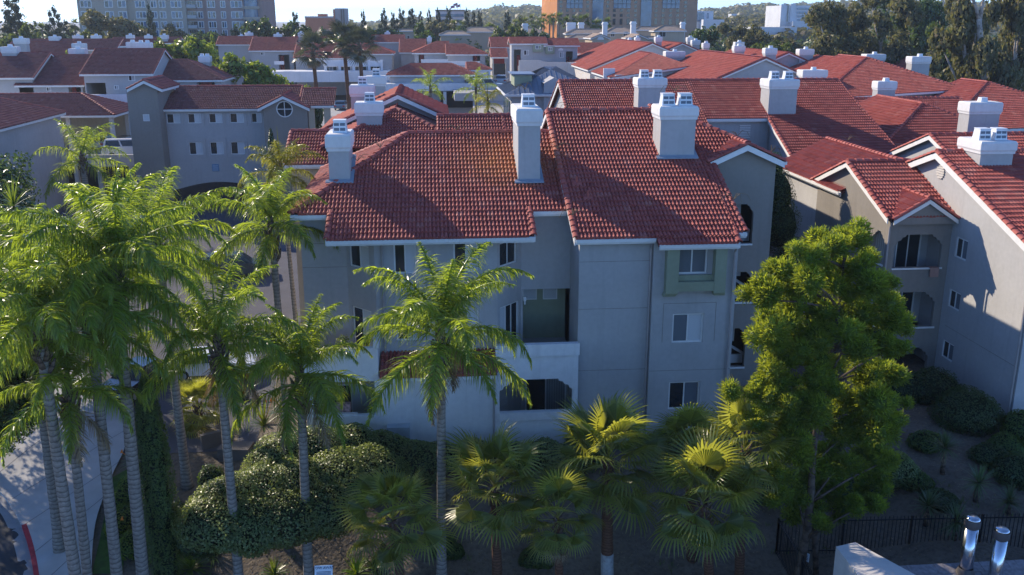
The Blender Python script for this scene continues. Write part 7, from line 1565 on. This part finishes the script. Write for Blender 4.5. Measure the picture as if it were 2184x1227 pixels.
# the forked pale trunk
def forked():
    Y = 117; T = thing('bare_forked_trunk', 'pale forked eucalyptus trunk showing through the leaves at the upper right', 'tree', at(2092, 180, Y=Y)); P = lambda x, y: at(x, y, Y=Y)
    for pts, r in (([P(2097, 180), P(2094, 130), P(2090, 70), P(2088, 40)], [.5, .42, .36, .3]), ([P(2088, 42), P(2080, 10), P(2062, -25)], [.26, .2, .14]), ([P(2090, 44), P(2096, 8), P(2104, -30)], [.24, .18, .12]), ([P(2095, 140), P(2110, 120), P(2124, 105)], [.2, .14, .08])): m = MB(); m.tube(pts, r, 8); m.build('limb', EUCB, T, True)
forked()
# palm grove skyline
def mini_palm(label, px, top, Y, seed, w=1.0, group='skyline palms'):
    a = at(px, top, Y=Y); z0 = gz(a.x, Y); T = thing('skyline_palm', label, 'palm tree', (a.x, Y, z0), group); H = a.z - z0
    k = ('mp', seed % 3)
    if k not in FR:
        r = random.Random(seed % 3); m = MB()
        for i in range(34):
            aa = i * 2.4; e = math.radians(r.uniform(-55, 80)); d = Vector((math.cos(aa) * math.cos(e), math.sin(aa) * math.cos(e), math.sin(e))); sd = d.cross(Vector((0, 0, 1))).normalized()
            for j in range(4): blade(m, d * .6, (d + sd * (j - 1.5) * .35).normalized(), sd, r.uniform(1.0, 1.7), .28, .6, r.random(), 2)
        FR[k] = m.mesh('palm_head', MIDG)
    o = link('palm_head', FR[k], T, False); o.location = (0, 0, H - 1.2); o.scale = (w,) * 3
    m = MB(); m.tube([(0, 0, -.2), (0, 0, H - 1)], [.28, .2], 7); link('trunk', m.mesh('trunk', BARK), T, False); return T
SP = [(45, 60, 225), (88, 52, 230), (158, 42, 232), (1120, 40, 300), (1134, 34, 305), (1148, 38, 300), (1160, 31, 310), (1172, 34, 305), (1180, 30, 300), (1193, 30, 262), (1208, 38, 258), (1226, 34, 260), (1240, 36, 258), (1250, 33, 256), (1268, 44, 255), (1276, 44, 257), (1296, 40, 262), (1140, 46, 290), (1156, 44, 292), (968, 46, 270), (985, 46, 272), (1100, 44, 300)]
for i, (px, tp, Y) in enumerate(SP):
    where = 'left pine belt' if px < 200 else 'flag building' if px < 1000 else 'grove left of the hotel tower' if px < 1190 else 'front of the hotel tower'
    k = len([s for s in SP[:i] if ('left pine belt' if s[0] < 200 else 'flag building' if s[0] < 1000 else 'grove left of the hotel tower' if s[0] < 1190 else 'front of the hotel tower') == where])
    mini_palm('%s skyline fan palm counted from the left in the %s' % (['first', 'second', 'third', 'fourth', 'fifth', 'sixth', 'seventh', 'eighth', 'ninth', 'tenth', 'eleventh'][k], where), px, tp, Y, i, 1.1)
# ------------------------------------------------------------------ towers
def tower():
    T = thing('tower_block', 'beige and pink residential tower with white-framed windows behind the left pines', 'building', (-90, 262, 3)); Y = 258.; s = Y / FPX
    x = lambda px: at(px, 40, Y=Y).x
    zrow = lambda py: at(380, py, Y=Y).z
    PNK = stucco('tower_pink', (.40, .27, .23)); BEI = stucco('tower_beige', (.46, .38, .30)); z1 = 42
    secs = [(168, 272, BEI, 0), (272, 396, BEI, 1.2), (396, 440, PNK, 2.2), (440, 560, PNK, .6)]
    for a, b, m_, off in secs:
        w = MB(); w.box(x(a), x(b), Y + off, Y + 22, 2, z1); w.build('wall', m_, T)
    rows = [-36, -14, 8, 31, 52, 70]
    cols = [(174, 199, 'DGD', 0), (226, 244, 'DG', 0), (254, 272, 'DG', 0), (288, 310, 'GDG', 1.2), (321, 334, 'DG', 1.2), (339, 353, 'DG', 1.2), (364, 387, 'GDG', 1.2), (397, 417, 'DD', 2.2), (418, 430, 'DG', 2.2), (443, 460, 'DGD', .6), (471, 482, 'DG', .6), (493, 518, 'GDG', .6)]
    for ry in rows:
        for a, b, st, off in cols:
            Yw = Y + off; z = zrow(ry); bal = st == 'DD'
            if bal:
                m = MB(); m.box(x(a), x(b), Yw - 1.0, Yw - .01, z - 1.15, z - .95); m.build('balcony_slab', BEI, T); m = MB(); m.box(x(a), x(b), Yw - 1.0, Yw - .95, z - .95, z - .2); m.build('balcony_rail', STUC, T)
            window(T, (x(a), Yw), (x(b), Yw), 0, x(b) - x(a), z - 1.0, z + .75, -.05, st, .16 if not bal else .06)
    # rounded bay at the right end
    for k, ry in enumerate(rows):
        z = zrow(ry); m = MB(); cx, R = x(536), (x(557) - x(520)) / 2; n = 9; V = []
        for i in range(n + 1): a = PI + PI * i / n; V += [(cx + R * math.cos(a), Y + .5 + R * .7 * math.sin(a), z - 1.3), (cx + R * math.cos(a), Y + .5 + R * .7 * math.sin(a), z - .65)]
        m.add(V, [[2 * i, 2 * i + 2, 2 * i + 3, 2 * i + 1] for i in range(n)]); m.add([V[2 * i + 1] for i in range(n + 1)], [list(range(n, -1, -1))]); m.build('bay_balcony', BEI, T)
        g = MB(); V = []
        for i in range(n + 1): a = PI + PI * i / n; V += [(cx + R * .8 * math.cos(a), Y + .5 + R * .5 * math.sin(a), z - .64), (cx + R * .8 * math.cos(a), Y + .5 + R * .5 * math.sin(a), z + 1.3)]
        g.add(V, [[2 * i, 2 * i + 2, 2 * i + 3, 2 * i + 1] for i in range(n)]); g.build('bay_glass', GLB, T)
    return T
tower()
def hotel():
    T = thing('hotel_tower', 'broad tan hotel tower with blue glass strips and rows of small windows', 'building', (55, 300, 3)); Y = 300.
    x = lambda px: at(px, 30, Y=Y).x; z = lambda py: at(1330, py, Y=Y).z
    TN = stucco('hotel_tan', (.50, .29, .19)); ORG = stucco('hotel_orange', (.62, .26, .10)); z1 = 44
    w = MB(); w.box(x(1188), x(1487), Y, Y + 25, 3, z1); w.build('wall', TN, T); w = MB(); w.add([(x(1188), Y + .01, 3), (x(1188), Y + .01, z1), (x(1175), Y + 14, z1), (x(1175), Y + 14, 3)], [[0, 1, 2, 3]]); w.box(x(1175), x(1188) - .01, Y + 14, Y + 25, 3, z1); w.build('side_wall', ORG, T)
    for a, b in ((1263, 1286), (1366, 1389)): m = MB(); m.box(x(a), x(b), Y - .4, Y - .01, 3, z1); o = m.build('glass_strip', GLB, T); 
    for a, b in ((1208, 1242), (1308, 1344), (1412, 1448)):
        m = MB(); m.box(x(a), x(b), Y - .3, Y - .01, z(18), z1); o = m.build('glass_bay', GLB, T)
        for k in range(1, 4): q = MB(); xx = x(a) + (x(b) - x(a)) * k / 4; q.box(xx - .06, xx + .06, Y - .36, Y - .301, z(18), z1); q.build('mullion', DARK, o)
        for py in (9, 0, -9): q = MB(); q.box(x(a), x(b), Y - .35, Y - .302, z(py), z(py) + .14); q.build('transom', DARK, o)
    cols = [1196, 1210, 1224, 1238, 1253, 1296, 1310, 1325, 1340, 1355, 1399, 1414, 1430, 1445, 1461]
    me = None
    for ci, px in enumerate(cols):
        edge = px in (1196, 1253, 1296, 1355, 1399, 1461)
        for py in ((-22, -13, -4, 5, 14, 23, 33) if edge else (23, 33)):
            m = MB(); m.box(x(px - 3), x(px + 3), Y - .08, Y - .01, z(py + 3), z(py - 3)); m.build('window', GLD, T)
        m = MB(); m.box(x(px - 3), x(px + 3), Y - .08, Y - .01, z(53), z(40)); m.build('window', GLD, T)
    return T
hotel()
def block(name, label, px0, px1, py0, py1, Y, mat, D=20, parts=()):
    a, b = at(px0, py1, Y=Y), at(px1, py0, Y=Y); T = thing(name, label, 'building', ((a.x + b.x) / 2, Y, 3)); m = MB(); m.box(a.x, b.x, Y, Y + D, -5, b.z); m.build('wall', mat, T)
    for n, q0, q1, r0, r1, mm in parts: c, d = at(q0, r1, Y=Y - .3), at(q1, r0, Y=Y - .3); k = MB(); k.box(c.x, d.x, Y - .3, Y - .01, c.z, d.z); k.build(n, mm, T)
    return T
ORO = stucco('office_orange', (.55, .26, .16)); PW = stucco('far_white', (.7, .7, .7))
block('office_block', 'low orange office roofline above the dark trees', 652, 712, 37, 60, 330, ORO, 20, [('parapet', 650, 714, 35, 39, STUC)])
block('office_block', 'small red roof structure on top of the orange office', 678, 695, 30, 37, 332, ORO, 6, [('eave', 677, 697, 31, 33, ORO)])
block('lift_tower', 'tall narrow stone-grey lift tower with a rust side duct', 716, 738, 18, 60, 300, STUC, 8, [('panel_joint', 728, 729, 20, 60, STUD), ('panel_joint', 733, 734, 20, 60, STUD), ('side_duct', 712, 714, 20, 60, ORO)])
block('office_block', 'office building with dark window bands and flagpoles on its roof', 930, 990, 24, 66, 340, PW, 20, [('window_band', 932, 989, 30, 36, GLB), ('window_band', 932, 989, 42, 48, GLD), ('roof_edge', 928, 992, 21, 24, STUD), ('window_band', 932, 989, 54, 58, GLD)])
for i, (px, tp) in enumerate(((970, 11), (976, 6), (982, 9))):
    a = at(px, 24, Y=345); b_ = at(px, tp, Y=345); T = thing('flagpole', '%s flagpole with drooping flag on the distant office roof' % ['left', 'middle', 'right'][i], 'flagpole', a, 'roof flagpoles'); m = MB(); m.tube([a, b_], .08, 6); m.build('pole', TRIM, T)
    f = MB(); f.add([(b_.x - .1 - k * .35, 345 + .12 * math.sin(k * 2), b_.z - h * .9 - .1 * k) for k in range(5) for h in (0, 1)], [[2 * k, 2 * k + 2, 2 * k + 3, 2 * k + 1] for k in range(4)]); f.build('flag', plain('flag_cloth', (.2, .13, .2), .9) if 'flag_cloth' not in MATS else MATS['flag_cloth'], T)
block('hill_building', 'white block with twin towers on the far right hillside', 1664, 1740, 12, 46, 430, PW, 20, [('tower', 1664, 1677, 9, 46, PW), ('tower', 1684, 1698, 8, 48, PW), ('window_band', 1700, 1738, 17, 21, GLB), ('window_band', 1700, 1738, 25, 29, GLB), ('window_band', 1700, 1738, 33, 37, GLB), ('window_band', 1700, 1738, 41, 44, GLB), ('gap', 1678, 1683, 12, 46, GLD)])
block('hill_building', 'pale office with blue glass beside the hotel', 1486, 1522, 24, 48, 425, PW, 20, [('window_band', 1487, 1502, 27, 46, GLB), ('window_band', 1508, 1512, 28, 40, GLB)])
for i, (a, b, c, d, Y, lab) in enumerate(((1690, 1718, 46, 56, 425, 'white terraced wall below the twin-tower block'), (1500, 1545, 42, 50, 420, 'row of small white buildings right of the blue glass office'), (1600, 1700, 58, 64, 400, 'long pale roadside wall across the valley'), (1640, 1650, 26, 30, 900, 'small white hillside house left of the twin-tower block'), (1560, 1572, 30, 34, 900, 'tiny white house on the hill above the brownish tree'), (1590, 1600, 20, 24, 1100, 'house roof on the hill crest'))): block('hill_house', lab, a, b, c, d, Y, PW, 10)
# ------------------------------------------------------------------ hills
def hillmat():
    m, nt, b, _ = newmat('hill_cover'); n1, n2 = noi(nt, .02, 6), noi(nt, .12, 5)
    c = ramp(nt, n1, [(.3, (.035, .05, .03)), (.6, (.06, .075, .04)), (.8, (.11, .10, .065))]); c = mix(nt, ramp(nt, n2, [(.45, (0, 0, 0)), (.65, (1, 1, 1))]), c, (.03, .045, .028)); nt.links.new(c, b.inputs['Base Color']); b.inputs['Roughness'].default_value = 1; bump(nt, b, n2, 1, 4); return m
HM = hillmat()
def ridge(name, prof, Y, D, seed):
    """a range of hills: prof = (px, py) skyline points at depth Y"""
    rg = random.Random(seed); pts = []
    for i in range(len(prof) - 1):
        for k in range(14):
            t = k / 14; px = prof[i][0] + (prof[i + 1][0] - prof[i][0]) * t; py = prof[i][1] + (prof[i + 1][1] - prof[i][1]) * t; pts.append(at(px, py, Y=Y))
    V = []; n = 9
    for j in range(n):
        v = j / (n - 1)
        for i, p in enumerate(pts):
            h = (p.z - 2) * math.sin(v * PI / 2) ** .8; V.append((p.x * (1 - .45 * (1 - v)), Y - D * (1 - v), 2 + h + (noise.noise((p.x * .03, v * 6, seed)) * 5 + noise.noise((p.x * .12, v * 20, seed)) * 2.2) * (v > .05)))
    k = len(pts); g = MB(); g.add(V, [[j * k + i, j * k + i + 1, (j + 1) * k + i + 1, (j + 1) * k + i] for j in range(n - 1) for i in range(k - 1)]); g.build(name, HM, None, True, kind='structure'); return V, k, n
hv = ridge('hill', [(700, 61), (860, 55), (980, 45), (1040, 33), (1090, 31), (1130, 29), (1180, 33), (1260, 43), (1330, 49), (1400, 43), (1490, 33), (1560, 27), (1600, 25), (1640, 29), (1700, 25), (1760, 17), (1900, 15), (2050, 23), (2184, 17), (2400, 13)], 1500, 900, 1)
hw_ = ridge('hill', [(1380, 67), (1480, 59), (1560, 55), (1660, 53), (1760, 49), (1900, 45), (2100, 49), (2400, 45)], 620, 280, 5)
# woods on the hills: one uncountable mass of tree heads
def woods(V, k, n, cnt, size, seed, mat):
    rg = random.Random(seed); bl = []
    for _ in range(cnt): j = rg.randrange(1, n - 1); i = rg.randrange(k - 1); a = Vector(V[j * k + i]).lerp(Vector(V[(j + 1) * k + i + 1]), rg.random()); s = size * rg.uniform(.6, 1.4); bl.append((a.x + rg.uniform(-s, s), a.y, a.z + s * .3, s, s, s * .8))
    for _ in range(cnt // 6): i = rg.randrange(k - 1); a = Vector(V[(n - 1) * k + i]); s = size * rg.uniform(.6, 1.3); bl.append((a.x, a.y, a.z + s * .2, s, s, s * .8))
    P = []; N = []
    rr = np.random.default_rng(seed); B = np.array(bl); m = 26; idx = np.repeat(np.arange(len(B)), m); d = rr.normal(size=(len(idx), 3)); d[:, 2] = np.abs(d[:, 2]); d /= np.linalg.norm(d, axis=1, keepdims=True); P = B[idx, :3] + d * B[idx, 3:] * rr.uniform(.6, 1.05, (len(idx), 1)); N = d + rr.normal(0, .4, d.shape); N /= np.linalg.norm(N, axis=1, keepdims=True)
    o = leaf_cloud('hillside_woods', P, N, size * .7, .7, mat, None, seed=seed); tag(o, 'mass of trees covering the far hills', 'woods', kind='stuff'); return o
woods(*hv, 1500, 7, 3, OLIV); woods(*hw_, 700, 4, 4, OLIV)
# low town and trees filling the plain between the complex and the hills
rg = random.Random(9); bl = []
for _ in range(900): px = rg.uniform(-100, 2300); Y = rg.uniform(230, 620); p = at(px, 60, Y=Y); s = rg.uniform(2.5, 5.5); bl.append((p.x, Y, 5 + s * .7, s, s, s))
B_ = np.array(bl); rr = np.random.default_rng(3); idx = np.repeat(np.arange(len(B_)), 60); d = rr.normal(size=(len(idx), 3)); d /= np.linalg.norm(d, axis=1, keepdims=True); P = B_[idx, :3] + d * B_[idx, 3:] * rr.uniform(.5, 1.05, (len(idx), 1)); tag(leaf_cloud('valley_trees', P, d, 1.5, .6, DKGR, None, seed=2), 'belt of mixed trees filling the plain behind the houses', 'woods', kind='stuff')
# ------------------------------------------------------------------ air
m, nt, b, out = newmat('haze_air'); nt.nodes.remove(b); pv = nd(nt, 'ShaderNodeVolumePrincipled'); pv.inputs['Color'].default_value = (.72, .85, 1, 1); pv.inputs['Density'].default_value = .00022; pv.inputs['Anisotropy'].default_value = .3; nt.links.new(pv.outputs[0], out.inputs['Volume'])
hz = MB(); hz.box(-4100, 4100, -260, 6100, -8, 80); hz.build('haze', m, None, kind='stuff')
